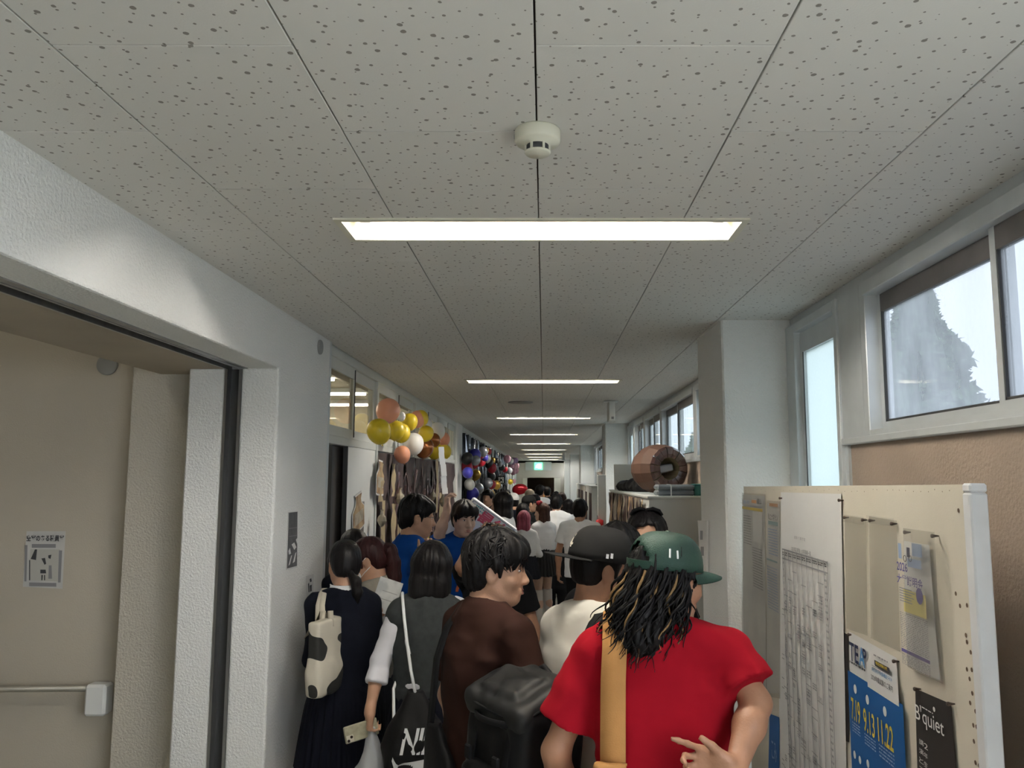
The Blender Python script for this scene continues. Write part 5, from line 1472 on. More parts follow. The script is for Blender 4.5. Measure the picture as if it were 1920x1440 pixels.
def add_face(F, parent, lash=True):
    """eyes (with iris), eyebrows and lips as children"""
    u = F.hs
    for sx in (-1, 1):
        def orb(nm, c, r, m, par):
            mb = MB(); N1, N2 = 10, 7
            Vv = []; Ff = []
            for i in range(N2 + 1):
                ph = math.pi * i / N2
                for j in range(N1):
                    a = 2*math.pi*j/N1
                    Vv.append(tuple(F.H(c[0] + r[0]*math.sin(ph)*math.cos(a), c[1] + r[1]*math.cos(ph), c[2] + r[2]*math.sin(ph)*math.sin(a))))
            for i in range(N2):
                for j in range(N1):
                    Ff.append((i*N1+j, i*N1+(j+1) % N1, (i+1)*N1+(j+1) % N1, (i+1)*N1+j))
            return mb.add(Vv, Ff).build(nm, m, par, True)
        e = orb('eye', (sx*.031, .0800, .0025), (.0125, .0108, .0048), 'eye_white', parent)
        orb('iris', (sx*.0310, .0870, .0025), (.0056, .0045, .0046), 'iris', e)
        b = MB(); pts = [F.H(sx*(.012 + .040*t), .0935 - .018*t*t - .004*t, .0225 + .006*math.sin(t*2.6)) for t in (0, .25, .5, .75, 1)]
        b.tube(pts, [.0026*u, .0036*u, .0036*u, .003*u, .0015*u], 6); b.build('eyebrow', 'hair_black', parent, True)
        b = MB(); pts = [F.H(sx*(.0185 + .026*t), .0885 - .007*(2*t-1)**2 - .004*t, .0062 + .0030*math.sin(t*3.1)) for t in (0, .25, .5, .75, 1)]
        b.tube(pts, [.0012*u, .0018*u, .0019*u, .0018*u, .0012*u], 5); b.build('eyelash', 'hair_black', parent, True)
    mb = MB(); pts = [F.H(.0205*t, .0955 - .007*t*t, -.0658 + .0012*math.cos(t*4)) for t in (-1, -.5, 0, .5, 1)]
    mb.tube(pts, [.0012*u, .0034*u, .0036*u, .0034*u, .0012*u], 6)
    pts = [F.H(.0175*t, .0960 - .007*t*t, -.0763) for t in (-1, -.5, 0, .5, 1)]
    mb.tube(pts, [.001*u, .0042*u, .005*u, .0042*u, .001*u], 6)
    mb.build('lips', 'lip', parent, True)

def body(F, parent, skin, vox=.008, detail=True, legs=True, hands=True, fine=None, sm=1):
    pr = F.torso() + F.headp(detail)
    for sx in (-1, 1):
        pr += F.armp(sx)
        if hands: pr += F.handp(sx)
        pr += F.legp(sx)
    # smooth subtraction prims must follow the unions of the head: keep the order
    return sdf_obj('body', pr, vox, skin, parent, fine=fine, sm=sm)

def tee(F, parent, m, vox=.008, hem=.86, sleeve=.62, loose=.03, amp=.008, seed=1, name='shirt', neck=.068, long_=False, tuck=False, collar=False, slw=.068, drop=.0, vest=False, cy=0.0):
    u, ln, P, b = F.u, F.ln, F.P, F.b
    k = .05*u
    wx = ((.138 if not F.f else .124)*b + loose*.9) ; wy = ((.098 if not F.f else .094)*b + loose*.8); fs = .88 if F.f else 1.0
    rows = [(hem, 0, -.008, wx*(1.0 if not tuck else .90), wy*(1.0 if not tuck else .92)), (hem + .06, 0, -.008, wx*1.0, wy*1.02), (1.06, 0, -.002, wx*.97, wy), (1.22, 0, -.005, wx*1.04, wy*1.05), (1.31, 0, -.008, wx*1.02, wy*.98), (1.385, 0, -.012, wx*.74, wy*.70), (1.43, 0, -.015, wx*.42, wy*.5)]
    A = [(z*u, x*u, y*u, rx*u, ry*u) for z, x, y, rx, ry in rows]
    if F.lean:
        a = math.tan(math.radians(F.lean))
        A = [(z - max(0, z - .95*u) * (1 - math.cos(math.radians(F.lean))), x, y + max(0, z - .95*u) * math.sin(math.radians(F.lean)), rx, ry) for z, x, y, rx, ry in A]
    pr = [loft(A, k=k, pw=2.25)]
    pr += [p for p in F.torso(.009*u)[:2] + F.torso(.007*u)[3:]]
    pr = [p for p in pr]
    for sx in (-1, 1):
        S = F.sh[sx]; arm = F.arm[sx]; E, W = arm['E'], arm['W']
        vg = .012*u if vest else 0.0
        pr.append(rc(ln(P(0, -.015, 1.395)), S + V3(sx*(-.012), 0, -.006)*u, .056*u*b + vg, .050*u*b + vg*.4, k=.05*u))
        pr.append(rc(ln(P(sx*.03, -.026, 1.443)), S + V3(-sx*.01, 0, .004)*u, .034*u + vg, .036*u + vg*.5, k=.04*u))
        pr.append(rc(S, S + (E - S)*(.10 if vest else .35), .046*u*b + .009*u, .044*u*b + .008*u, k=.02*u))
        if vest: continue
        if long_ is False:
            e = S + (E - S) * sleeve
            pr.append(rc(S, e, .055*u*b, slw*u, k=.022*u, cut=0.0))
        else:
            pr.append(rc(S, E, .053*fs*u*b, .049*fs*u, k=.020*u))
            e = E + (W - E) * long_
            pr.append(rc(E, e, .049*fs*u, .043*fs*u, k=.016*u, cut=.0))
            if long_ < .8: pr.append(rc(e - (W-E)*.12, e,   .049*u, .051*u, k=.015*u, cut=0))
    if F.f and not vest: pr += [el(ln(P(sx*.065, .085, 1.235)), V3(.07, .06, .068)*u, k=.05*u) for sx in (-1, 1)]
    n0 = F.ln(P(0, -.012, 1.452)); n1 = F.ln(P(0, .04, 1.56))
    pr.append(rc(F.ln(P(0, -.004, 1.462)), n1, neck*u, (neck + .03)*u, op='s', k=.012*u))
    g1 = folds(amp*u, 8., 3.2, seed=seed, diag=2.5); g2 = folds(amp*u*.55, 5., 11., seed=seed + 11, diag=-4.0)
    return sdf_obj(name, pr, vox, m, parent, disp=lambda x, y, z: g1(x, y, z) + g2(x, y, z) + amp*u*.45)

def collar_band(F, parent, m, r=.062, h=.035, name='collar'):
    """folded shirt collar around the neck"""
    u = F.u; mb = MB(); n = 28
    c = F.ln(F.P(0, -.008, 1.445)); rows = [(r*1.0, -.005), (r*.93, h), (r*.97, h + .004), (r*1.22, -.012), (r*1.18, -.014)]
    Vv = []; Ff = []
    for i in range(n):
        a = -math.pi/2 + math.radians(20 - 200) + 0
        t = i / (n - 1); ang = math.radians(100 + 340 * t) ; m_ = len(rows)
        for (q, z) in rows:
            Vv.append(tuple(c + V3(q*math.cos(ang)*u, q*1.02*math.sin(ang)*u, (z - .018*max(0, math.sin(ang)))*u)))
    for i in range(n - 1):
        for k in range(len(rows) - 1):
            Ff.append((i*len(rows)+k, (i+1)*len(rows)+k, (i+1)*len(rows)+k+1, i*len(rows)+k+1))
    return mb.add(Vv, Ff).build(name, m, parent, True)

def trousers(F, parent, m, vox=.010, top=1.0, g=.022, name='trousers', wide=0.0):
    u = F.u
    pr = [el(F.P(0, -.012, .93), V3(.146*F.b, .110*F.b, .13)*u, k=.05*u)]
    for sx in (-1, 1):
        h, kn, an = F.hip[sx], F.knee[sx], F.ank[sx]
        pr += [rc(h, kn, .080*u*F.b + g*.2, .062*u + g*.5 + wide, k=.05*u), rc(kn, kn + (an-kn)*.3 + V3(0, -.018, 0)*u, .062*u + g*.5 + wide, .064*u + g*.5 + wide, k=.04*u), rc(kn + (an-kn)*.3 + V3(0, -.018, 0)*u, an, .062*u + g*.5 + wide, .050*u + g*.5 + wide, k=.03*u, cut=.02)]
    pr.append(half((0, 0, 1), top*u))
    return sdf_obj(name, pr, vox, m, parent, disp=folds(.005*u, 6, 6, seed=9))

def shoes(F, parent, m='shoe_white'):
    u = F.u
    for sx in (-1, 1):
        a, t = F.ank[sx], F.toe[sx]
        sdf_obj('shoe', [rc(a + V3(0, -.025, -.035)*u, t + V3(0, .015, .002)*u, .046*u, .038*u, k=.03*u), rc(a + V3(0, -.01, -.03)*u, a + V3(0, .0, .0)*u, .044*u, k=.03), half((0, 0, -1), 0.0)], .010, m, parent)

def pleated_skirt(F, parent, m, top=1.03, hem=.50, flare=1.32, npl=26, depth=.010, name='skirt'):
    u = F.u; mb = MB(); n = npl * 4; rows = 9
    Vv = []; Ff = []
    for r in range(rows):
        t = r / (rows - 1); z = (top + (hem - top) * t) * u
        bx = (.148 + (.148*flare - .148) * t**.8 + .012*math.sin(min(1, t*3)*math.pi/2)) * u; by = bx * (.80 + .06*t)
        for i in range(n):
            a = 2*math.pi*i/n; ph = i % 4
            d = depth * u * (.15 + .85*t) * (1 if ph in (0, 1) else -1) * (.7 + .5*math.sin(a*3 + 1))
            w = .006*u*t*math.sin(a*5 + z*7)
            Vv.append(((bx + d + w)*math.cos(a), (by + d + w)*math.sin(a) - .01*u, z + .006*u*t*math.sin(a*4)))
    for r in range(rows - 1):
        for i in range(n):
            j = (i + 1) % n
            Ff.append((r*n+i, (r+1)*n+i, (r+1)*n+j, r*n+j))
    Ff.append(tuple(range(n)))
    return mb.add(Vv, Ff).build(name, m, parent)

def put(root, x, y, yaw, z=0.0):
    root.location = (x, y, z); root.rotation_euler = (0, 0, math.radians(yaw))
def figure(label, x, y, yaw, z=0.0, group=None):
    r = empty('person'); put(r, x, y, yaw, z); tag(r, label, 'person', group)
    return r
def hair_cut(F, k=.012, w=.062, top=.045, bot=-.20):
    """carves the face out of a mass of hair"""
    u = F.hs
    return [rb(F.H(0, .115, (top + bot)/2), V3(w - .02, .055, (top - bot)/2 - .02)*u, .02*u, F.R, op='s', k=k*u)]
def ear_cut(F): return [el(F.H(sx*.088, .0, -.02), V3(.024, .024, .034)*F.hs, F.R, op='s', k=.01*F.hs) for sx in (-1, 1)]
def hair_short(F, parent, m, vox=.006, top=.095, fringe=.060, nape=-.085, vol=1.0, tufts=0, seed=1, a=.006, fringe_z=.060, ears=True, flen=.05):
    u = F.hs; H = F.H; R = F.R; r = lambda *q: V3(*q)*u
    pr = [el(H(0, -.014, .045), r(.084*vol, .105*vol, top), R, k=.02*u), el(H(0, -.055, .0), r(.077*vol, .058*vol, .075), R, k=.03*u), el(H(0, -.065, -.045), r(.060, .040, .05), R, k=.03*u)]
    pr += [el(H(sx*.035, .058, fringe_z), r(.045, .046*vol, fringe*.75), R, k=.02*u) for sx in (-1, 1)]
    pr += [rc(H(sx*.074, .022, .03), H(sx*.071, .022, -.022), .015*u, .007*u, k=.02*u) for sx in (-1, 1)]
    pr += hair_cut(F, .01, .060, fringe_z - fringe*.52 + .012) + ([] if not ears else ear_cut(F))
    pr += [rb(H(0, -.05, nape - .10), r(.12, .12, .08), .02*u, R, op='s', k=.02*u)]
    o = sdf_obj('hair', pr, vox, m, parent, disp=strands(F, a*u, 14, 14, seed))
    if tufts:
        rnd = random.Random(seed); mb = MB()
        for i in range(tufts):
            th = rnd.uniform(0, 2*math.pi); ph = math.acos(rnd.uniform(-.15, 1.0))
            c = V3(math.cos(th)*math.sin(ph), math.sin(th)*math.sin(ph), math.cos(ph))
            p = V3(0, -.012, .043) + c * V3(.080*vol, .100*vol, top - .006)
            if c[1] > .55 and p[2] < .058: continue
            tang = V3(c[0]*.8, c[1]*.8 + .25, -.75*abs(math.sin(ph))) + V3(rnd.gauss(0, .8), rnd.gauss(0, .8), rnd.gauss(0, .4))
            tang = tang - c * (tang @ c); tang /= np.linalg.norm(tang) + 1e-6
            L = rnd.uniform(.6, 1.25) * flen; lift = rnd.uniform(.02, .30)
            pts = [H(*(p + tang*L*t + c*(L*lift*t - .35*L*t*t))) for t in (0, .33, .66, 1)]
            mb.tube(pts, [.0042*u, .0036*u, .0024*u, .0004*u], 4, cap=False)
        mb.build('hair_tufts', m, o, True)
    return o
def hair_undercap(F, parent, m, vox=.006, nape=-.085, rim=.035, seed=1):
    u = F.hs; H = F.H; R = F.R; r = lambda *q: V3(*q)*u
    pr = [el(H(0, -.014, .032), r(.0785, .0985, .085), R, k=.02*u), el(H(0, -.052, -.01), r(.072, .055, .07), R, k=.03*u)]
    pr += [rc(H(sx*.074, .022, .03), H(sx*.071, .022, -.022), .012*u, .006*u, k=.02*u) for sx in (-1, 1)]
    pr += hair_cut(F, .01, .066, .09) + ear_cut(F) + [rb(H(0, -.05, nape - .10), r(.12, .12, .08), .02*u, R, op='s', k=.02*u)]
    return sdf_obj('hair', pr, vox, m, parent, disp=strands(F, .0015*u, 20, 8, seed))
def hair_bob(F, parent, m, vox=.006, bottom=-.135, w=.094, back=.105, seed=1, a=.0035, cutw=.060, fringe=.05, cap=.092):
    u = F.hs; H = F.H; R = F.R; r = lambda *q: V3(*q)*u
    pr = [el(H(0, -.012, .045), r(w*.96, back*1.04, cap), R, k=.03*u)]
    zc = (bottom + .05)/2; zh = (.05 - bottom)/2
    pr += [rb(H(0, -.018, zc), r(w - .045, back - .058, zh - .030), .045*u, R, k=.045*u), rb(H(0, -.024, bottom + .045), r(w - .042, back - .056, .02), .040*u, R, k=.03*u)]
    pr += hair_cut(F, .012, cutw, fringe, bottom - .1)
    return sdf_obj('hair', pr, vox, m, parent, disp=strands(F, a*u, 26, 3, seed))
def hair_long(F, parent, m, vox=.008, length=.30, w=.094, back=.10, seed=1, a=.006, fringe=.045, cutw=.058):
    u = F.hs; H = F.H; R = F.R; r = lambda *q: V3(*q)*u
    pr = [el(H(0, -.012, .045), r(w*.95, back*1.05, .092), R, k=.03*u)]
    n = 4
    for i in range(n):
        z0 = -.02 - (length - .02)*i/n; z1 = -.02 - (length - .02)*(i + 1)/n
        for sx in (-1, -.35, .35, 1):
            y = -.058 if abs(sx) < .9 else -.022
            pr.append(rc(H(sx*(w - .04), y, z0), H(sx*(w - .035), y - .012*i/n, z1), .044*u, (.044 - .010*(i == n-1))*u, k=.03*u))
    pr += hair_cut(F, .012, cutw, fringe, -.25)
    return sdf_obj('hair', pr, vox, m, parent, disp=strands(F, a*u, 22, 4, seed, wave=.5))
def hair_pony(F, parent, m, vox=.006, tail=((0, -.105, -.03), (.01, -.125, -.09), (.02, -.12, -.17)), tr=.03, seed=1, loose=False, tie='hair_tie'):
    u = F.hs; H = F.H; R = F.R; r = lambda *q: V3(*q)*u
    pr = [el(H(0, -.012, .042), r(.082, .102, .090), R, k=.03*u), el(H(0, -.058, -.01), r(.072, .055, .07), R, k=.03*u)]
    pr += [rc(H(sx*.070, .025, .03), H(sx*.066, .03, -.03), .014*u, .006*u, k=.02*u) for sx in (-1, 1)]
    pr += hair_cut(F, .012, .058, .05, -.2) + ear_cut(F) + [rb(H(0, -.03, -.17), r(.12, .12, .08), .02*u, R, op='s', k=.02*u)]
    o = sdf_obj('hair', pr, vox, m, parent, disp=strands(F, .003*u, 26, 4, seed))
    t = [tuple(q) for q in tail]; pp = []
    for i in range(len(t) - 1):
        pp.append(rc(H(*t[i]), H(*t[i+1]), tr*u*(.75 if i == 0 else 1.0), tr*u*(1.0 if i < len(t) - 2 else .45), k=.02*u))
    sdf_obj('ponytail', pp, vox, m, o, disp=strands(F, .004*u, 40, 4, seed + 2))
    return o

def cap(F, parent, m, rev=0.0, brim_m=None, arch=False, curved=.012, blen=.072, zr=.030, h=.098, tilt=6., seed=0, rx=.086, ry=.106, btn=True):
    """baseball cap in the head's frame; rev = degrees turned from facing forward"""
    u = F.hs; T = Matrix.Rotation(math.radians(rev), 3, 'Z'); Tt = Matrix.Rotation(math.radians(tilt), 3, 'X')
    def W(x, y, z):
        p = Tt @ Vector((x, y, z)); p = T @ p
        return tuple(F.H(p.x, p.y - .012, p.z + zr))
    n = 48; rows = 12; mb = MB(); Vv = []; Ff = []
    for i in range(rows):
        e = (i / (rows - 1)) ** .9 * math.pi/2 * .995
        for j in range(n):
            a = 2*math.pi*j/n                           # a=90deg: front
            q = max(math.cos(e), .02) ** .62
            seam = 1 - .010 * (abs(math.sin(a*3)) < .12)
            Vv.append(W(rx*q*math.cos(a)*seam, ry*q*math.sin(a)*seam, h*math.sin(e)))
    def inarch(i, j):
        if not arch: return False
        a = 2*math.pi*(j + .5)/n; d = abs((a - 1.5*math.pi + math.pi) % (2*math.pi) - math.pi)
        z = math.sin(((i + .5)/(rows - 1)) ** .9 * math.pi/2)
        return d < .62 and .16 < z < .16 + .50*math.sqrt(max(0, 1 - (d/.62)**2))
    for i in range(rows - 1):
        for j in range(n):
            if inarch(i, j): continue
            k = (j + 1) % n
            Ff.append((i*n+j, i*n+k, (i+1)*n+k, (i+1)*n+j))
    mb.add(Vv, Ff)
    root = mb.build('cap', m, parent, True)
    sd = root.modifiers.new('thickness', 'SOLIDIFY'); sd.thickness = .0025; sd.offset = 1
    b = MB(); nu, nv = 21, 8; Vv = []; Ff = []
    for lay in (0, 1):
        for v in range(nv):
            for k in range(nu):
                t = 2*k/(nu - 1) - 1; a = t * math.radians(66); f = v/(nv - 1)
                x = rx*math.sin(a)*1.0; y = ry*math.cos(a)
                L = blen * math.sqrt(max(0, 1 - t*t*.98)) * f
                Vv.append(W(x*(1 + .10*f*(1 - abs(t))), y + L, .002 - curved*t*t*(.4 + .6*f) - .010*f*f*(1 if curved > .006 else .25) - .0035*lay))
    s = nu*nv
    for v in range(nv - 1):
        for k in range(nu - 1):
            q = (v*nu+k, v*nu+k+1, (v+1)*nu+k+1, (v+1)*nu+k)
            Ff.append(q[::-1]); Ff.append(tuple(i + s for i in q))
    for k in range(nu - 1):
        q = ((nv-1)*nu+k, (nv-1)*nu+k+1, (nv-1)*nu+k+1+s, (nv-1)*nu+k+s); Ff.append(q[::-1])
    b.add(Vv, Ff).build('brim', brim_m or m, root, True)
    if btn:
        b = MB(); c = Vector(W(0, 0, h + .001)); b.lathe([(.0001, .005), (.006*u, .004), (.008*u, 0), (.008*u, -.004)], 12, Matrix.Translation(c)); b.build('button', brim_m or m, root, True)
    return root, W
# ============================================================ the crowd
mat('red_cotton', (0.34, 0.006, 0.016), 0.9, var=.12, vscale=5, bump=.05, bscale=400, spec=.12)
mat('white_cotton', (0.66, 0.63, 0.56), 0.85, var=.06, vscale=6, spec=.12)
mat('white_shirt', (0.84, 0.85, 0.86), 0.8, var=.06, vscale=8, spec=.12)
mat('white_lilac', (0.76, 0.75, 0.80), 0.8, var=.05, vscale=8, spec=.12)
mat('brown_cotton', (0.036, 0.015, 0.011), 0.85, var=.2, vscale=6, spec=.12)
mat('grey_knit', (0.045, 0.050, 0.052), 0.9, var=.2, vscale=40, bump=.1, bscale=300, spec=.12)
mat('navy_knit', (0.0075, 0.009, 0.016), 0.9, var=.2, vscale=30, bump=.15, bscale=300, spec=.12)
mat('navy_skirt', (0.006, 0.007, 0.013), 0.85, spec=.12)
mat('grey_skirt', (0.018, 0.020, 0.025), 0.8, spec=.12)
mat('grey_skirt_light', (0.035, 0.037, 0.037), 0.8, spec=.12)
mat('blue_cotton', (0.007, 0.070, 0.33), 0.85, var=.15, vscale=6, spec=.12)
mat('beige_knit', (0.25, 0.235, 0.20), 0.9, var=.1, vscale=30, spec=.12)
mat('black_cloth', (0.010, 0.010, 0.011), 0.85, var=.2, vscale=8, spec=.12)
mat('denim_dark', (0.012, 0.014, 0.022), 0.85, spec=.12)
mat('cap_black', (0.018, 0.018, 0.018), 0.8, var=.15, vscale=20, spec=.12)
mat('cap_green', (0.016, 0.058, 0.040), 0.55, var=.4, vscale=9, bump=.3, bscale=320, spec=.45)
mat('embroid', (0.70, 0.66, 0.55), 0.7)
mat('print_white', (0.82, 0.83, 0.84), 0.6)
mat('canvas_tan', (0.50, 0.25, 0.085), 0.85, var=.14, vscale=9, bump=.15, bscale=260, spec=.2)
mat('canvas_cream', (0.58, 0.53, 0.43), 0.85, var=.08, vscale=9)
mat('nylon_black', (0.008, 0.008, 0.009), 0.55, var=.3, vscale=6, bump=.08, bscale=60, spec=.22)
mat('nylon_worn', (0.018, 0.018, 0.018), 0.55, var=.5, vscale=10, spec=.3)
mat('strap_black', (0.008, 0.008, 0.009), 0.7, spec=.2)
mat('gold', (0.55, 0.33, 0.14), 0.3, metal=.9)
mat('shoe_white', (0.55, 0.54, 0.52), 0.7)
mat('shoe_black', (0.015, 0.015, 0.015), 0.5)
mat('fur_grey', (0.10, 0.10, 0.095), 0.95, var=.5, vscale=40, bump=.8, bscale=90)
mat('sock_white', (0.6, 0.58, 0.55), 0.9)
mat('mask_white', (0.72, 0.72, 0.72), 0.85)
mat('hair_tie', (0.35, 0.36, 0.30), 0.8)
mat('hat_cream', (0.62, 0.50, 0.36), 0.9)
mat('hat_white', (0.66, 0.65, 0.62), 0.9)
mat('bow_red', (0.30, 0.008, 0.02), 0.7)
mat('glass_frame', (0.06, 0.05, 0.045), 0.3)
mat('orange_print', (0.75, 0.16, 0.05), 0.7)

def place(px, py, Y, hair=.02):
    p = atY(px, py, Y)
    return p.x, p.z - hair
def loc(root, px, py, Y):
    """photo point at depth Y -> the figure's own frame"""
    p = atY(px, py, Y) - Vector(root.location)
    return np.array(Matrix.Rotation(-root.rotation_euler.z, 3, 'Z') @ p)
# ------------------------------------------------ man in the red T-shirt
Yr = 2.35
x, h = place(1236, 990, Yr, .018)
r = figure('man in red T-shirt and green mesh cap, long wavy dark hair, hand behind his back', x, Yr, -6)
F = Fig(h, 1.06, head=(-60, 10, 0), lean=2); red_F, red_r = F, r
F.armpt(1, loc(r, 1418, 1318, 2.26), loc(r, 1376, 1450, 2.12), dict(dir=(-1, .12, .28), palm=(-.1, -1, -.1), thumb=(0, 0, 1), fing=((4, 6, 4), (40, 45, 30), (52, 50, 30), (55, 50, 30)), tang=30, tcurl=5))
F.arms(-1, (-.42, -.05, -1), (.12, .28, -1))
body(F, r, 'skin_b', vox=(.0055, .0055, .008), fine={2: [(h*.82, h*1.05, .0045), (.9, 1.25, .0045)]})
add_face(F, r)
tee(F, r, 'red_cotton', .0065, hem=.80, sleeve=.70, loose=.030, amp=.008, seed=3, slw=.076)
trousers(F, r, 'denim_dark'); shoes(F, r, 'shoe_white')
u = F.hs; H = F.H; R = F.R
q3 = lambda *a: V3(*a)*u
pr = [el(H(0, -.014, .028), q3(.080, .100, .088), R, k=.02*u), el(H(0, -.050, -.06), q3(.082, .068, .11), R, k=.04*u), el(H(.02, -.075, -.14), q3(.080, .05, .09), R, k=.05*u), el(H(-.05, -.06, -.14), q3(.05, .055, .09), R, k=.05*u), el(H(.045, -.085, -.17), q3(.05, .04, .06), R, k=.04*u), el(H(-.01, -.10, -.18), q3(.05, .035, .06), R, k=.04*u),
      rc(H(.062, .01, -.0), H(.075, -.005, -.12), .026*u, .022*u, k=.03*u), rc(H(-.062, .01, -.0), H(-.072, .0, -.12), .026*u, .02*u, k=.03*u)] + hair_cut(F, .01, .070, .10, -.3)
pr += [el(H(sx*.09, .022, -.012), q3(.03, .014, .026), R, op='s', k=.01*u) for sx in (1,)]
hr = sdf_obj('hair', pr, .006, 'hair_black', r, disp=strands(F, .012*u, 26, 12, 4, wave=.9))
rnd = random.Random(11); mb = MB(); mb2 = MB()
for i in range(460):
    a = math.radians(rnd.uniform(-205, 25)); rr = rnd.uniform(.80, 1.12)
    p = V3(.082*rr*math.cos(a), -.022 + .086*rr*math.sin(a), rnd.uniform(.0, .03))
    if p[1] > .02: continue
    L = rnd.uniform(.17, .275) * (1.0 if p[1] < -.03 else .75); ph = rnd.uniform(0, 6.3); fr = rnd.uniform(38, 70); am = rnd.uniform(.005, .015)
    pts = []; rad = []
    ox, oy = rnd.gauss(0, .016), rnd.gauss(0, .012) - .004
    n = 18
    for j in range(n):
        t = j/(n - 1); z = p[2] - L*t
        sp = 1 + .30*t
        pts.append(H(p[0]*sp + ox*t + am*math.sin(ph + fr*L*t)*min(1, t*3), p[1]*sp - .012*t + oy*t + am*math.cos(ph + fr*L*t)*min(1, t*3), z + .018*t*t))
        rad.append((.0042 - .0034*t**1.6)*u*rnd.uniform(.85, 1.15))
    (mb2 if i % 15 == 0 else mb).tube(pts, rad, 5, cap=False)
# sweep of hair blown over the right shoulder
for i in range(22):
    ph = rnd.uniform(0, 6); s0 = rnd.uniform(-.02, .03)
    pts = [H(-.02 + .0*t + .008*math.sin(ph + 6*t), -.085 - .10*t + .0*i, -.12 + s0 - .085*t + .03*t*t + .008*math.cos(ph + 5*t)) for t in [j/9 for j in range(10)]]
    mb.tube(pts, [(.0055 - .0045*j/9)*u for j in range(10)], 5, cap=False)
mb.build('hair_locks', 'hair_black', hr, True); mb2.build('hair_highlights', 'hair_blond', hr, True)
cp, W = cap(F, r, 'cap_green', 0, arch=True, curved=.020, blen=.070, zr=.020, h=.100, tilt=4, rx=.089, ry=.110)
# adjusting strap across the opening and two worn stitches
mb = MB(); pts = [W(.0905*math.cos(a), .1115*math.sin(a), .010) for a in [math.radians(228 + 84*i/14) for i in range(15)]]
mb.ribbon(pts, (0, 0, 1), .022*u, .003); mb.build('cap_strap', 'cap_green', cp)
mb = MB()
for a, z0, z1 in ((math.radians(338), .035, .058), (math.radians(350), .034, .055)):
    pts = [W(.0935*(math.cos(math.asin(z/.100)))**.62*math.cos(a), .1150*(math.cos(math.asin(z/.100)))**.62*math.sin(a), z) for z in (z0, (z0+z1)/2, z1)]
    mb.tube(pts, .0028*u, 5)
mb.build('cap_stitching', 'print_white', cp)
# tan canvas shoulder bag
t = empty('shoulder_bag', r.location); t.rotation_euler = r.rotation_euler
tag(t, 'tan canvas shoulder bag with wide strap over the red T-shirt', 'bag')
xs = -.128*F.u
def backpt(z, off=.012, xx=None):
    """surface of the shirt's back at height z"""
    x_ = xs if xx is None else xx
    zz = [.80, .86, 1.06, 1.22, 1.31, 1.385, 1.43]; b_ = F.b; wx = (.138*b_ + .027); wy = (.098*b_ + .024)
    rx = np.interp(z/F.u, zz, [wx, wx, wx*.97, wx*1.04, wx*1.02, wx*.86, wx*.7])*F.u; ry = np.interp(z/F.u, zz, [wy, wy*1.02, wy, wy*1.05, wy*.98, wy*.85, wy*.75])*F.u
    q = max(0, 1 - (abs(x_)/rx)**2.25)**(1/2.25)
    ly = max(0, z - .95*F.u)*math.sin(math.radians(F.lean))
    return V3(x_, -ry*q - .008*F.u + ly - off, z)
S = F.sh[-1]
pts = []; sd = []
for z in (1.135, 1.17, 1.205, 1.24, 1.27, 1.30, 1.335):
    pts.append(backpt(z*F.u, .028 + .010*max(0, (1.25 - z)/.11), xs - .012*(1.34 - z))); sd.append((1, -.12, 0))
for y, z in ((-.105, 1.405), (-.06, 1.462), (.0, 1.482), (.055, 1.455), (.105, 1.36), (.125, 1.25), (.13, 1.15)):
    p = F.ln(F.P(-.118, y, z)); pts.append(V3(xs + .004, p[1], p[2])); sd.append((1, 0, -.15 if y < .06 else 0))
mb = MB(); mb.ribbon(pts, sd, .068, .006); st = mb.build('strap', 'canvas_tan', t, True)
mb = MB(); a = pts[0] + V3(0, -.006, .004)
mb.tube([a + V3(-.037, .0, 0), a + V3(0, -.006, .002), a + V3(.037, 0, 0)], .004, 6); mb.build('strap_binding', 'canvas_tan', st, True)
b0 = pts[0]
sdf_obj('bag_body', [rb(b0 + V3(-.006, -.010, -.050), (.034, .003, .050), .008, k=.03), rb(b0 + V3(-.012, -.014, -.115), (.055, .006, .03), .012, k=.05), rb(b0 + V3(-.035, -.024, -.28), (.135, .028, .135), .030, k=.06)], .008, 'canvas_tan', t, disp=folds(.006, 8, 5, 3))
for sx in (-1, 1): MB().lathe([(.0001, .004), (.005, .003), (.006, 0)], 10, Matrix.Translation(Vector(b0 + V3(-.004 + sx*.018, -.024, -.030))) @ Matrix.Rotation(math.pi/2, 4, 'X')).build('rivet', 'gold', t)

# ------------------------------------------------ man in the black cap with a backpack
Yb = 2.78
x, h = place(1106, 991, Yb, .018)
r = figure('man in reversed black baseball cap and off-white T-shirt wearing a black backpack', x, Yb, -52)
F = Fig(h, 1.02, head=(-26, 6, 0), lean=2)
F.arms(1, (.25, .1, -1), (.0, .5, -1)); F.arms(-1, (-.3, .1, -1), (.0, .5, -1))
body(F, r, 'skin_b', vox=(.006, .006, .009), fine={2: [(h*.82, h*1.05, .005)]})
add_face(F, r)
tee(F, r, 'white_cotton', .007, hem=.82, loose=.030, amp=.008, seed=6, slw=.074)
trousers(F, r, 'black_cloth'); shoes(F, r, 'shoe_black')
hair_undercap(F, r, 'hair_black', nape=-.055)
cp, W = cap(F, r, 'cap_black', 180, curved=.003, blen=.082, zr=.030, h=.108, tilt=3, rx=.090, ry=.110)
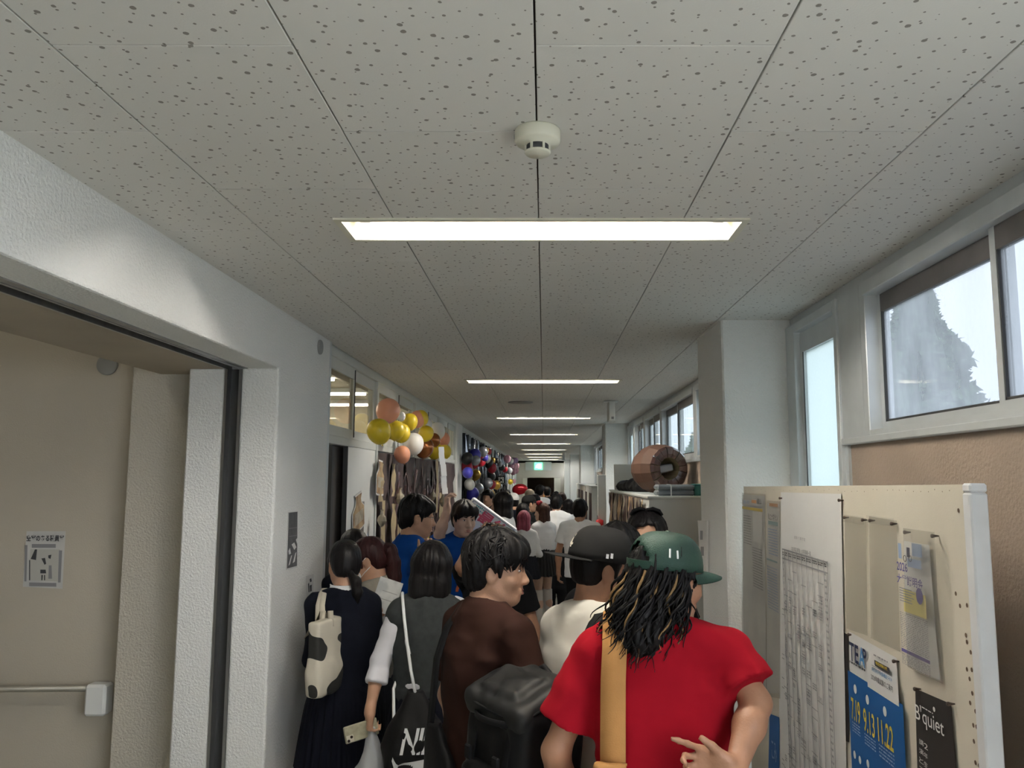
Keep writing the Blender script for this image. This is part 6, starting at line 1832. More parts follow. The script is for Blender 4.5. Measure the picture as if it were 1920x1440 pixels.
# monogram on the front panel and a small flag mark on the side
def capdecal(txt, a0, z, size, m, sx=1.0, bold=.0, shear=0.0, wd=None):
    me = text_mesh(txt, size, bold=bold, align='CENTER', shear=shear)
    co = np.zeros(len(me.vertices)*3, dtype=np.float32); me.vertices.foreach_get('co', co); co = co.reshape(-1, 3)
    for i, c in enumerate(co):
        zz = min(z + c[1], .1075); q = max(math.cos(math.asin(min(.999, zz/.108))), .02)**.62 * 1.045
        a = math.radians(a0) - c[0]/.095*sx
        co[i] = W(.090*q*math.cos(a), .110*q*math.sin(a), zz)
    me.vertices.foreach_set('co', co.ravel()); me.update()
    return me
me = capdecal('L', 94, .038, .052, 'embroid', -1, .0012); link('cap_letter', me, 'embroid', cp)
me = capdecal('A', 88, .030, .046, 'embroid', -1, .0012); link('cap_letter', me, 'embroid', cp)
mb = MB()
for (u0, u1, v0, v1) in ((-.011, -.003, .014, .030), (-.003, .001, .014, .030), (.002, .010, .012, .026)):
    P = []
    for (uu, vv) in ((u0, v0), (u1, v0), (u1, v1), (u0, v1)):
        q = max(math.cos(math.asin(vv/.108)), .02)**.62*1.045; a = math.radians(180) - uu/.10
        P.append(W(.090*q*math.cos(a), .110*q*math.sin(a), vv))
    if u0 != -.003: mb.add(P, [(0, 1, 2, 3)])
mb.build('cap_mark', 'print_white', cp)
u = F.hs
n0 = F.ln(F.P(0, -.012, 1.462))
mb = MB(); mb.tube([n0 + V3(.066*math.cos(a), .062*math.sin(a) + .01, .006 - .02*math.sin(a))*F.u if False else n0 + V3(.064*F.u*math.cos(a), .062*F.u*math.sin(a) + .008, .004 - .022*math.sin(a)) for a in [2*math.pi*i/24 for i in range(25)]], .0016, 6)
mb.build('necklace', 'gold', r, True)
# backpack
t = empty('backpack', r.location); t.rotation_euler = r.rotation_euler
tag(t, 'large black nylon backpack on the back of the man in the black cap', 'backpack')
zc = .985*F.u; yb = -.262
Rb = rotm(0, 4, 0)
bk = sdf_obj('pack_body', [rb((-.03, yb, zc), (.112, .080, .19), .045, Rb, k=.02), rb((-.03, yb - .02, zc - .215), (.11, .07, .02), .05, Rb, k=.03)], .008, 'nylon_black', t, disp=folds(.009, 9, 5, 8))
sdf_obj('front_pocket', [rb((-.03, yb - .115, zc - .085), (.088, .022, .105), .030, Rb, k=.02)], .008, 'nylon_black', t, disp=folds(.008, 10, 6, 18))
for sx in (-1, 1): sdf_obj('side_pocket', [rb((-.03 + sx*.150, yb + .01, zc - .12), (.012, .055, .08), .022, Rb, k=.02)], .008, 'nylon_black', t, disp=folds(.006, 10, 6, 28))
Rl = rotm(0, -20, 5)
sdf_obj('lid', [rb((-.03, yb - .010, zc + .245), (.122, .088, .012), .030, Rl, k=.012), rb((-.04, yb - .035, zc + .272), (.075, .045, .008), .018, Rl, k=.015)], .006, 'nylon_worn', t, disp=folds(.007, 12, 12, 12))
mb = MB(); Rm_ = Matrix(Rl.tolist())
for lv, rr_ in ((-.020, 1.0), (.018, .99)):
    pts = []
    for a in [2*math.pi*i/40 for i in range(41)]:
        q = (abs(math.cos(a))**4 + abs(math.sin(a))**4)**-.25
        pts.append(Vector((-.03, yb - .010, zc + .245)) + Rm_ @ Vector((.155*q*math.cos(a)*rr_, .121*q*math.sin(a)*rr_, lv)))
    mb.tube(pts, .0045, 6)
mb.build('lid_piping', 'strap_black', t, True)
for sx in (-1, 1):
    c_ = Vector((-.03 + sx*.075, yb - .155, zc + .085))
    MB().box(-.016, .016, -.006, .006, -.022, .022, Matrix.Translation(c_), bev=.004).build('buckle', 'strap_black', t)
mb = MB(); mb.tube([(-.115, yb - .168, zc + .035), (-.03, yb - .172, zc + .040), (.055, yb - .168, zc + .035)], .004, 6); mb.build('zip', 'strap_black', t, True)
mb = MB(); pts = [(-.03 + .150*math.cos(a), yb - .02 + .125*math.sin(a), zc + .195) for a in [math.radians(180 + 180*i/16) for i in range(17)]]
mb.ribbon(pts, (0, 0, 1), .018, .006); mb.build('compression_strap', 'strap_black', t, True)
for sx in (1,):
    S = F.sh[sx]; sxp = S[0]*.62
    pts = [(sxp*.9, yb + .10, zc + .21), (sxp, -.135, 1.36*F.u), (sxp*1.02, -.075, 1.452*F.u), (sxp*1.05, -.005, 1.478*F.u), (sxp*1.08, .055, 1.45*F.u), (sxp*1.15, .125, 1.36*F.u), (sxp*1.35, .145, 1.24*F.u), (sxp*1.75, .10, 1.10*F.u), (sxp*1.7, -.05, .98*F.u), (sxp*1.3, yb + .09, .92*F.u)]
    mb = MB(); mb.ribbon([F.ln(V3(*p)) for p in pts], [(1, 0, 0)]*8 + [(.6, 0, .6), (.3, 0, .8)], .062, .012); mb.build('shoulder_strap', 'strap_black', t, True)
mb = MB(); mb.tube([(-.07, yb + .085, zc + .24), (-.07, yb + .085, zc + .30), (-.03, yb + .085, zc + .32), (.01, yb + .085, zc + .30), (.01, yb + .085, zc + .24)], .010, 8); mb.build('grab_handle', 'strap_black', t, True)
for k_, sx in enumerate((-1, 1)):
    mb = MB(); mb.ribbon([(-.03 + sx*.09, yb - .115, zc + .17), (-.03 + sx*.09, yb - .135, zc + .05), (-.03 + sx*.085, yb - .15, zc - .05)], (1, 0, 0), .022, .004); mb.build('webbing', 'strap_black', t)

# ------------------------------------------------ man in the brown T-shirt
Yc = 2.92
x, h = place(914, 988, Yc, .030)
r = figure('young man in dark brown T-shirt with tousled black hair, in profile facing right', x, Yc, -52)
F = Fig(h, 1.0, head=(-46, 3, 0), lean=1)
F.arms(1, (.35, .15, -1), (-.1, .6, -1)); F.arms(-1, (-.3, .0, -1), (.0, .4, -1))
body(F, r, 'skin_a', vox=(.0050, .0050, .008), fine={2: [(h*.82, h*1.05, .0038)]})
add_face(F, r)
tee(F, r, 'brown_cotton', .007, hem=.80, sleeve=.74, loose=.036, amp=.009, seed=8, slw=.080)
trousers(F, r, 'black_cloth'); shoes(F, r, 'shoe_black')
hair_short(F, r, 'hair_black', .0055, top=.098, fringe=.068, nape=-.080, vol=1.07, tufts=900, seed=5, a=.009, fringe_z=.064, flen=.055)
t = empty('sling_bag', r.location); t.rotation_euler = r.rotation_euler
tag(t, 'soft black sling bag hanging on the brown T-shirt man', 'bag')
S = F.sh[-1]
sx0 = -.10*F.u
pts = [(sx0 - .005, -.165, 1.02*F.u), (sx0, -.158, 1.15*F.u), (sx0 + .005, -.150, 1.28*F.u), (sx0 + .01, -.115, 1.385*F.u), (sx0 + .015, -.06, 1.452*F.u), (sx0 + .02, .0, 1.470*F.u), (sx0 + .03, .07, 1.43*F.u), (sx0 + .05, .13, 1.33*F.u), (.03, .155, 1.15*F.u), (.09, .13, 1.02*F.u)]
mb = MB(); mb.ribbon([F.ln(V3(*p)) for p in pts], (1, 0, 0), .040, .004); mb.build('strap', 'strap_black', t, True)
sdf_obj('bag_body', [loft([(.50*F.u, -.01, -.150, .10, .03), (.56*F.u, -.01, -.155, .135, .045), (.72*F.u, -.015, -.158, .135, .048), (.90*F.u, -.04, -.158, .10, .030), (1.02*F.u, -.085, -.160, .045, .018), (1.07*F.u, -.095, -.162, .022, .010)], pw=2.4)], .010, 'nylon_black', t, disp=folds(.016, 7, 3, 5))
# ------------------------------------------------ girl in the grey knit vest
Yv = 3.75
x, h = place(820, 1012, Yv, .022); x -= .03
r = figure('student with black bob, grey knit vest, rolled white sleeves and navy skirt, seen from behind', x, Yv, 6)
F = Fig(h, 1.0, True, head=(-4, 4, 3))
F.armpt(-1, loc(r, 712, 1238, 3.70), loc(r, 694, 1330, 3.62), dict(dir=(-.1, .1, -1), palm=(.9, .3, 0), thumb=(0, 1, 0), curl=(60, 60, 40), tang=25))
F.arms(1, (.25, .2, -1), (-.3, .8, -.6))
body(F, r, 'skin_a', .008, fine={2: [(h*.42, h*.58, .005)]}); add_face(F, r)
tee(F, r, 'white_lilac', .007, hem=1.03, loose=.024, amp=.007, seed=13, long_=.45, tuck=True, neck=.115)
tee(F, r, 'grey_knit', .007, hem=1.0, loose=.036, amp=.006, seed=14, vest=True, name='vest', neck=.062)
pleated_skirt(F, r, 'navy_skirt', 1.06, .70, 1.32); shoes(F, r, 'shoe_white')
hair_bob(F, r, 'hair_soft', .006, bottom=-.128, w=.090, back=.104, seed=3)
# drawstring bag on her back
t = empty('drawstring_bag', r.location); t.rotation_euler = r.rotation_euler
tag(t, 'black drawstring bag with white lettering and curved mark on the grey vest', 'bag')
yb = -.200; xb = -.035; zt = 1.075*F.u; zb = .735*F.u
rows = [(zb, xb, yb, .110, .018), (zb + .02, xb, yb - .004, .135, .045), (zb + .12, xb, yb, .138, .058), (zb + .20, xb - .005, yb + .005, .105, .05), (zt - .06, xb - .01, yb + .015, .055, .035), (zt, xb - .01, yb + .02, .030, .022)]
sdf_obj('bag_body', [loft(rows, pw=2.6)], .007, 'nylon_black', t, disp=folds(.008, 10, 4, 21))
def bagpt(xx, z):
    A = np.array(rows); rx = np.interp(z, A[:, 0], A[:, 3]); ry = np.interp(z, A[:, 0], A[:, 4]); cx = np.interp(z, A[:, 0], A[:, 1]); cy = np.interp(z, A[:, 0], A[:, 2])
    q = max(0.02, 1 - min(.999, abs((xx - cx)/rx))**2.6)**(1/2.6)
    return (xx, cy - ry*q - .009, z)
# curved mark (tapering hook) and slanted letters
mb = MB(); n = 26; V_ = []; F_ = []
for i in range(n):
    s_ = i/(n - 1)
    px_ = xb - .112 + .225*s_
    lo_ = zb + .018 + .085*(1 - s_)**3.0 + .105*s_**1.7 - .018*math.sin(s_*math.pi)
    wd = (.064*math.sin(min(1, s_*3.1 + .10)*math.pi/2))*(1 - s_**1.6)*.95 + .003
    lo_ = zb + .004 + .10*max(0, (.16 - s_)/.16)**1.5 + .112*max(0, s_ - .2)**1.35
    V_ += [bagpt(px_, lo_), bagpt(px_, lo_ + wd)]
for i in range(n - 1): F_.append((2*i, 2*i+2, 2*i+3, 2*i+1))
mb.add(V_, F_).build('curved_mark', 'print_white', t)
me = text_mesh('NIKE', .150, shear=.28, bold=.0035, spacing=.92)
co = np.zeros(len(me.vertices)*3, dtype=np.float32); me.vertices.foreach_get('co', co); co = co.reshape(-1, 3)
for i, c in enumerate(co): co[i] = bagpt(xb - .075 + c[0]*.62 , zb + .098 + c[1]*.95)
me.vertices.foreach_set('co', co.ravel()); link('lettering', me, 'print_white', t)
mb = MB(); mb.tube([(xb - .012, yb + .0, zt - .01), (xb - .035, yb + .03, 1.16*F.u), (xb - .055, yb + .042, 1.28*F.u), (xb - .072, -.120, 1.385*F.u), (xb - .085, -.055, 1.462*F.u), (xb - .09, .01, 1.475*F.u), (xb - .095, .08, 1.41*F.u), (xb - .10, .125, 1.25*F.u)], .007, 8); mb.build('cord', 'print_white', t, True)
mb = MB(); mb.tube([(-.105, .0, 1.18*F.u), (-.150, -.07, 1.06*F.u), (-.140, -.155, .96*F.u), (-.125, -.175, .86*F.u), (-.115, -.178, .77*F.u)], .007, 8); mb.build('cord', 'print_white', t, True)
# phone and carrier bag in her left hand
W = F.arm[-1]['W']
t = empty('phone', r.location); t.rotation_euler = r.rotation_euler
tag(t, 'phone in a mottled cream case held low in the grey vest student\'s hand', 'phone')
mat('case_cream', (.42, .39, .27), .4, var=.35, vscale=25)
Tp = Matrix.Translation(Vector(W + V3(-.035, -.010, -.085))) @ Matrix.Rotation(math.radians(-12), 4, 'Y') @ Matrix.Rotation(math.radians(15), 4, 'Z')
mb = MB(); mb.box(-.072, .072, -.0045, .0045, -.036, .036, Tp, bev=.004); ph = mb.build('case', 'case_cream', t)
MB().box(-.066, -.036, -.0065, -.0045, -.032, -.002, Tp, bev=.0015).build('camera_plate', 'canvas_cream', t)
for k_, (a, b) in enumerate(((-.058, -.024), (-.044, -.011))):
    MB().lathe([(.006, 0), (.006, .002), (.0001, .002)], 14, Tp @ Matrix.Translation((a, -.0065, b)) @ Matrix.Rotation(math.pi/2, 4, 'X')).build('lens', 'iris', t)
m_ = film_mat('plastic_film', .38, .52, (.72, .73, .75), .3)
t = empty('carrier_bag', r.location); t.rotation_euler = r.rotation_euler
tag(t, 'translucent white plastic carrier bag hanging from the grey vest student\'s hand', 'bag')
wx, wy, wz = W + V3(.012, .0, -.075)
sdf_obj('bag_body', [loft([(wz - .36, wx - .01, wy, .075, .05), (wz - .30, wx - .012, wy, .085, .06), (wz - .17, wx - .005, wy, .060, .045), (wz - .10, wx, wy, .036, .03), (wz - .03, wx, wy, .016, .014), (wz, wx, wy, .010, .008)])], .006, 'plastic_film', t, disp=folds(.010, 14, 5, 4))
mb = MB(); mb.box(wx - .05, wx + .04, wy - .03, wy + .03, wz - .34, wz - .21, bev=.01); mb.build('contents', 'print_white', t)

# ------------------------------------------------ girl with the ponytail and cow-print tote
Yp = 4.05
x, h = place(645, 1009, Yp, .022); x += .01
r = figure('student with black ponytail in navy sweater, white collar and long navy pleated skirt', x, Yp, 10)
F = Fig(h, 1.0, True, head=(14, 8, 0))
F.arms(-1, (-.08, .18, -1), (.25, .9, -.35)); F.arms(1, (.10, .15, -1), (-.2, .9, .1))
body(F, r, 'skin_a', .008); add_face(F, r)
tee(F, r, 'navy_knit', .008, hem=.90, loose=.030, amp=.007, seed=17, long_=.97, neck=.058)
collar_band(F, r, 'white_shirt', .072, .042)
pleated_skirt(F, r, 'navy_skirt', 1.0, .61, 1.38); shoes(F, r, 'shoe_white')
hair_pony(F, r, 'hair_soft', .006, tail=((.01, -.098, -.045), (.035, -.118, -.09), (.045, -.112, -.14), (.045, -.105, -.19)), tr=.024, seed=6)
t = empty('tote_bag', r.location); t.rotation_euler = r.rotation_euler
tag(t, 'cream canvas tote with black cow patches on the navy sweater student\'s shoulder', 'bag')
def cowmat():
    m = mat('cow_canvas', (.60, .55, .45), .85)
    nt = m.node_tree; b = nt.nodes['Principled BSDF']; tc = nt.nodes.new('ShaderNodeTexCoord')
    mp = nt.nodes.new('ShaderNodeMapping'); mp.inputs['Location'].default_value = (.21, .1, .08); n_ = nt.nodes.new('ShaderNodeTexNoise'); n_.inputs['Scale'].default_value = 8.5; n_.inputs['Detail'].default_value = .6
    rp = nt.nodes.new('ShaderNodeValToRGB'); rp.color_ramp.interpolation = 'CONSTANT'
    rp.color_ramp.elements[0].color = (.022, .022, .02, 1); rp.color_ramp.elements[1].position = .47; rp.color_ramp.elements[1].color = (.60, .55, .45, 1)
    nt.links.new(tc.outputs['Object'], mp.inputs[0]); nt.links.new(mp.outputs[0], n_.inputs['Vector']); nt.links.new(n_.outputs['Fac'], rp.inputs['Fac']); nt.links.new(rp.outputs['Color'], b.inputs['Base Color'])
cowmat()
cb_ = loc(r, 610, 1234, 3.86); xb, ybg = cb_[0], cb_[1]; zt = cb_[2] + .175
sdf_obj('bag_body', [rb((xb, ybg, zt - .16), (.020, .098, .155), .010, rotm(-28, 0, 0), k=.03), el((xb, ybg - .005, zt - .25), (.048, .10, .085), rotm(-28, 0, 0), k=.04)], .008, 'cow_canvas', t, disp=folds(.006, 9, 6, 31))
for dx in (-.028, .028):
    S = F.sh[-1]
    mb = MB(); mb.ribbon([(xb + dx*.8, ybg - .01, zt - .03), (xb + dx*.6, ybg - .005, zt + .04), (xb*.55 + S[0]*.45 + dx*.4, -.168, 1.33*F.u), (S[0] + .028 + dx*.3, -.128, 1.405*F.u), (S[0] + .032 + dx*.2, -.065, 1.455*F.u), (S[0] + .035, .0, 1.470*F.u), (S[0] + .03, .065, 1.42*F.u), (S[0] + .0, .105, 1.30*F.u), (S[0] - .045, .02, 1.22*F.u), (xb - .06, ybg + .06, zt - .03)], [(1, .1, 0)]*10, .026, .003)
    mb.build('handle', 'canvas_cream', t, True)

# ------------------------------------------------ masked girl reading a leaflet
Ym = 4.42
x, h = place(706, 1002, Ym, .022)
r = figure('student with dark red hair and white face mask holding leaflets, facing left', x, Ym, 68)
F = Fig(h, 1.0, True, head=(22, 14, 0))
F.armpt(-1, loc(r, 742, 1170, 4.28), loc(r, 704, 1140, 4.12), dict(dir=(-.2, 1, .1), palm=(.6, .2, .5), thumb=(0, .2, 1), curl=(45, 40, 25), tang=25))
F.arms(1, (.1, .3, -1), (-.3, 1, .1))
body(F, r, 'skin_a', .008, fine={2: [(h*.60, h*.75, .005)]}); add_face(F, r)
tee(F, r, 'white_shirt', .008, hem=.95, loose=.026, amp=.006, seed=23, long_=.35)
tee(F, r, 'beige_knit', .008, hem=.92, loose=.040, amp=.006, seed=24, vest=True, name='vest', neck=.062)
pleated_skirt(F, r, 'grey_skirt', 1.0, .50, 1.35); shoes(F, r, 'shoe_white')
hair_pony(F, r, 'hair_red', .006, tail=((0, -.085, .045), (0, -.125, .02), (0, -.13, -.05), (.0, -.12, -.13), (.0, -.115, -.20)), tr=.040, seed=9)
u = F.hs
mk = sdf_obj('face_mask', [el(F.H(0, .062, -.055), V3(.060, .056, .058)*u, F.R, k=.02*u), rb(F.H(0, -.09, -.05), V3(.2, .13, .2)*u, .0, F.R, op='s', k=.004), half(F.R @ V3(0, 0, 1), float((F.R @ V3(0, 0, 1)) @ F.H(0, 0, -.018)))], .0045, 'mask_white', r)
for sx in (-1, 1):
    mb = MB(); mb.tube([F.H(sx*.050, .058, -.025), F.H(sx*.066, .03, -.005), F.H(sx*.082, -.005, .018)], .0018, 6); mb.tube([F.H(sx*.050, .055, -.085), F.H(sx*.070, .02, -.06), F.H(sx*.080, -.022, -.035)], .0018, 6)
    mb.build('ear_loop', 'mask_white', mk, True)
mat('leaflet', (.62, .62, .60), .8, col2=(.45, .46, .46), vscale=16, vlo=.35, vhi=.55)
for k_, (px_, py_, Y_, tl, yw, lab) in enumerate(((725, 1118, 4.16, 20, 10, 'folded leaflet held above the masked student\'s hand'), (716, 1176, 4.14, -10, 5, 'printed leaflet hanging below the masked student\'s hand'))):
    p = atY(px_, py_, Y_)
    T = Matrix.Translation(p) @ Matrix.Rotation(math.radians(yw + 10), 4, 'Z') @ Matrix.Rotation(math.radians(tl), 4, 'Y') @ Matrix.Rotation(math.radians(-12), 4, 'X')
    o = MB().box(-.062, .062, -.001, .001, -.085 if not k_ else -.07, .085 if not k_ else .055, T).build('leaflet', 'leaflet')
    tag(o, lab, 'leaflet')
    mb = MB()
    if k_: mb.box(-.055, .055, -.0016, -.0011, .01, .05, T); mb.box(-.05, .03, -.0016, -.0011, -.03, -.025, T); mb.box(-.05, .045, -.0016, -.0011, -.045, -.04, T)
    else: mb.box(-.03, .05, -.0016, -.0011, .02, .023, T, ); mb.box(-.05, .05, -.0016, -.0011, -.02, -.017, T)
    mb.build('print', 'grey_plastic', o)

# ------------------------------------------------ girl in sailor uniform behind the ponytail
Ys = 4.78
x, h = place(641, 989, Ys, .022)
x = -1.11
r = figure('student in navy sailor uniform with white stripes, mostly hidden behind the ponytail student', x, Ys, 25)
F = Fig(h, 1.0, True, head=(10, 5, 0))
F.arms(-1, (-.1, .2, -1), (.2, .9, -.2)); F.arms(1, (.1, .2, -1), (-.2, .9, -.2))
body(F, r, 'skin_a', .010); add_face(F, r)
tee(F, r, 'navy_knit', .009, hem=.92, loose=.036, seed=27, long_=.9)
pleated_skirt(F, r, 'navy_skirt', 1.0, .42, 1.35); shoes(F, r, 'shoe_black')
hair_pony(F, r, 'hair_soft', .007, tail=((0, -.1, -.05), (0, -.12, -.12), (0, -.11, -.2)), tr=.02)
for k_ in (0, 1):
    mb = MB(); o_ = .018*k_
    pts = [F.ln(F.P(a, b, c)) for a, b, c in ((-.155 + o_, .05, 1.40), (-.155 + o_, -.03, 1.425), (-.150 + o_, -.115, 1.36), (-.145 + o_, -.150, 1.28), (0, -.162, 1.275 + o_*.5), (.145 - o_, -.150, 1.28), (.150 - o_, -.115, 1.36), (.155 - o_, -.03, 1.425), (.155 - o_, .05, 1.40))]
    mb.tube(pts, .005, 6); mb.build('collar_stripe', 'print_white', r, True)

# ------------------------------------------------ two helpers in blue T-shirts
Yg = 5.3
x, h = place(774, 926, Yg, .025)
r = figure('man with glasses in royal blue T-shirt, in profile facing right beside the brown paper wall', x, Yg, -58)
F = Fig(h, 1.0, head=(-22, 6, 0))
F.armpt(1, loc(r, 784, 1105, 5.1), loc(r, 800, 1048, 5.08), dict(dir=(0, .4, 1), palm=(-1, .2, .1), curl=(50, 50, 30)))
body(F, r, 'skin_a', .008, fine={2: [(h*.82, h*1.05, .006)]}); add_face(F, r)
tee(F, r, 'blue_cotton', .008, hem=.82, loose=.034, seed=33, slw=.076)
trousers(F, r, 'black_cloth'); shoes(F, r, 'shoe_black')
hair_short(F, r, 'hair_black', .007, top=.096, fringe=.062, vol=1.06, tufts=160, seed=8, flen=.035)
mb = MB()
for sx in (-1, 1):
    mb.tube([F.H(sx*.033 + .021*math.cos(a), .104, .003 + .016*math.sin(a)) for a in [2*math.pi*i/16 for i in range(17)]], .0016, 5)
    mb.tube([F.H(sx*.054, .102, .008), F.H(sx*.072, .06, .008), F.H(sx*.080, -.01, .004)], .0016, 5)
mb.tube([F.H(-.012, .106, .006), F.H(.012, .106, .006)], .0014, 5)
mb.build('glasses', 'glass_frame', r, True)

Ya = 6.15
x, h = place(868, 936, Ya, .022)
r = figure('man in royal blue T-shirt facing the camera, one arm raised high', x, Ya, 202)
F = Fig(h, 1.08, head=(4, 8, 0))
F.armpt(1, loc(r, 824, 1002, 6.05), loc(r, 838, 956, 6.02), dict(dir=(0, 0, 1), palm=(-.8, .5, .1), thumb=(0, 1, 0), curl=(50, 45, 30)))
F.arms(-1, (-.4, .2, -1), (.2, 1, -.2))
body(F, r, 'skin_c', .008, fine={2: [(h*.82, h*1.30, .006)]}); add_face(F, r)
tee(F, r, 'blue_cotton', .008, hem=.82, loose=.040, seed=36, slw=.070)
trousers(F, r, 'black_cloth'); shoes(F, r, 'shoe_black')
hair_short(F, r, 'hair_brown' if False else 'hair_soft', .007, top=.094, fringe=.078, vol=1.04, tufts=100, seed=12, fringe_z=.058, flen=.03)
lettering(r, '祭', .22, Matrix.Translation(Vector(F.P(-.12, .158, 1.02))) @ Matrix.Rotation(math.pi, 4, 'Z') @ Matrix.Rotation(math.pi/2, 4, 'X') @ Matrix.Translation((-.22, 0, 0)), 'orange_print', 'shirt_print') if False else None
mb = MB()
for k_ in range(3):
    a0 = math.radians(120*k_)
    mb.tube([F.P(.02 + .055*math.cos(a0 + a), .152 - .02*abs(math.cos(a0 + a)), 1.08 + .07*math.sin(a0 + a)) for a in [math.radians(80*i/8) for i in range(9)]], .012, 6)
mb.build('shirt_print', 'orange_print', r, True)
pa, pb = atY(827, 838, 6.0), atY(835, 926, 6.02)
t = MB(); d = (pb - pa); T = Matrix.Translation((pa + pb)/2) @ Matrix.Rotation(math.atan2(d.x, -d.z), 4, 'Y').inverted() @ Matrix.Rotation(math.radians(62), 4, 'Z')
n = 9
for i in range(n - 1):
    z0, z1 = -d.length/2 + d.length*i/(n-1), -d.length/2 + d.length*(i+1)/(n-1)
    t.box(-.035, .035, -.0015 + .004*math.sin(i*1.3), .0015 + .004*math.sin(i*1.3), z0, z1 + .001, T)
o = t.build('held_sheet', 'print_white'); tag(o, 'long white rolled sheet held up by the raised arm', 'sheet')

# queue sign (lettered board on a stick) above the crowd
sg = empty('queue_sign', (0, 0, 0))
tag(sg, 'tilted white placard with pink outlined characters held above the crowd', 'sign')
c0, c1 = atY(884, 938, 6.75), atY(972, 1003, 6.35)
c0 = atY(888, 931, 6.5); c1 = atY(971, 992, 6.5)
ex = (c1 - c0).normalized(); ey = Vector((0, 1, 0)); ez = ex.cross(ey).normalized() * -1
if ez.z < 0: ez = -ez
Lx = (c1 - c0).length; hh = .27
Ts0 = Matrix((( ex.x, 0, ez.x, (c0.x + c1.x)/2 - ez.x*hh/2), (ex.y, 1, ez.y, 6.5), (ex.z, 0, ez.z, (c0.z + c1.z)/2 - ez.z*hh/2), (0, 0, 0, 1)))
Ts = Ts0 @ Matrix.Translation((0, 0, hh/2)) @ Matrix.Rotation(math.radians(-6), 4, 'X') @ Matrix.Translation((0, 0, -hh/2))
MB().box(-Lx/2, Lx/2, -.012, .012, -hh/2, hh/2, Ts, bev=.012).build('board', 'print_white', sg)
mat('sign_pink', (.62, .09, .16), .7); mat('sign_teal', (.10, .42, .45), .7); mat('sign_ink', (.16, .18, .28), .7)
mb = MB()
for (a, b, c, d) in ((-Lx/2 + .02, Lx/2 - .02, hh/2 - .026, hh/2 - .022), (-Lx/2 + .02, Lx/2 - .02, -hh/2 + .022, -hh/2 + .026), (-Lx/2 + .02, -Lx/2 + .024, -hh/2 + .026, hh/2 - .026), (Lx/2 - .024, Lx/2 - .02, -hh/2 + .026, hh/2 - .026)):
    mb.box(a, b, -.0135, -.0125, c, d, Ts)
mb.build('border_line', 'sign_ink', sg)
RX = Matrix.Rotation(math.pi/2, 4, 'X')
lettering(sg, '最後尾', .135, Ts @ Matrix.Translation((-Lx/2 + .118, -.0140, -.012)) @ RX, 'sign_pink', bold=.0035)
lettering(sg, '3年2組', .034, Ts @ Matrix.Translation((-Lx/2 + .040, -.0140, hh/2 - .070)) @ RX, 'sign_teal') if False else None
mb = MB(); rn = random.Random(4)
for i in range(7):      # small teal note in brushy strokes, too small to read
    xx = -Lx/2 + .06 + .016*i; mb.box(xx, xx + .011, -.0140, -.0130, hh/2 - .050 + rn.uniform(0, .006), hh/2 - .036 + rn.uniform(0, .006), Ts)
for i in range(4):
    xx = -Lx/2 + .075 + .018*i; mb.box(xx, xx + .011, -.0140, -.0130, hh/2 - .070, hh/2 - .062 + rn.uniform(0, .004), Ts)
mb.build('small_note', 'sign_teal', sg)
pm = Ts @ Vector((.02, .0, -hh/2)); pe = pm + Vector((0.0, .02, -.55))
MB().box(-.10, .10, .006, .010, -hh/2 - .16, -hh/2 + .02, Ts @ Matrix.Translation((-.16, 0, 0))).build('backing_card', 'print_white', sg)
MB().tube([Ts @ Vector((-.05, .016, .05)), Ts @ Vector((-.05, .016, -.3)) + Vector((-.08, 0, -.25))], .011, 8).build('stick', 'sign_ink', sg, True)
# ------------------------------------------------ figures farther down the corridor
def mid(label, px, py, Y, yaw, head=(0, 0, 0), female=False, skin='skin_a', top=('tee', 'white_shirt'), low=('trousers', 'black_cloth'), hair=('short', 'hair_black'), hh=.022, vox=.012, shoe='shoe_white', arms=None, build=1.0, group=None, x=None, face=True, hmax=1.86, hem=.50, detail=True):
    X, h = place(px, py, Y, hh); h = min(h, hmax)
    if x is not None: X = x
    r = figure(label, X, Y, yaw, group=group)
    F = Fig(h, build, female, head=head)
    if arms:
        for sd_, a in arms.items(): F.arms(sd_, *a)
    body(F, r, skin, vox, detail=detail, fine={2: [(h*.84, h*1.02, vox*.65)]} if vox < .02 else None)
    if face: add_face(F, r)
    kind, m = top[:2]
    if kind == 'tee': tee(F, r, m, vox*.9, loose=.03, hem=.84, seed=int(px))
    elif kind == 'shirt':
        tee(F, r, m, vox*.85, loose=.034, hem=top[3] if len(top) > 3 else .96, seed=int(px), long_=top[2] if len(top) > 2 else .95, tuck=True)
        collar_band(F, r, m, .062, name='collar')
    if low[0] == 'trousers': trousers(F, r, low[1], vox)
    else: pleated_skirt(F, r, low[1], low[3] if len(low) > 3 else 1.01, low[2] if len(low) > 2 else .66, 1.45, depth=.014)
    shoes(F, r, shoe) if shoe else None
    k = hair[0]; m = hair[1]
    if k == 'short': hair_short(F, r, m, vox*.75, tufts=60 if vox < .012 else 0, vol=1.03, seed=int(py))
    elif k == 'bob': hair_bob(F, r, m, vox*.75, bottom=hair[2] if len(hair) > 2 else -.13, w=.088, back=.10)
    elif k == 'long': hair_long(F, r, m, vox*.8, length=hair[2] if len(hair) > 2 else .28)
    elif k == 'pony': hair_pony(F, r, m, vox*.75)
    elif k == 'cap': hair_undercap(F, r, 'hair_black', vox*.75); cap(F, r, m, hair[2] if len(hair) > 2 else 0)
    elif k == 'beanie':
        hair_undercap(F, r, 'hair_black', vox*.75)
        sdf_obj('knit_hat', [el(F.H(0, -.012, .055), V3(.088, .106, .085)*F.hs, F.R), rb(F.H(0, -.02, -.06), V3(.2, .2, .075)*F.hs, 0, F.R, op='s', k=.005)], vox*.75, m, r)
    return r, F
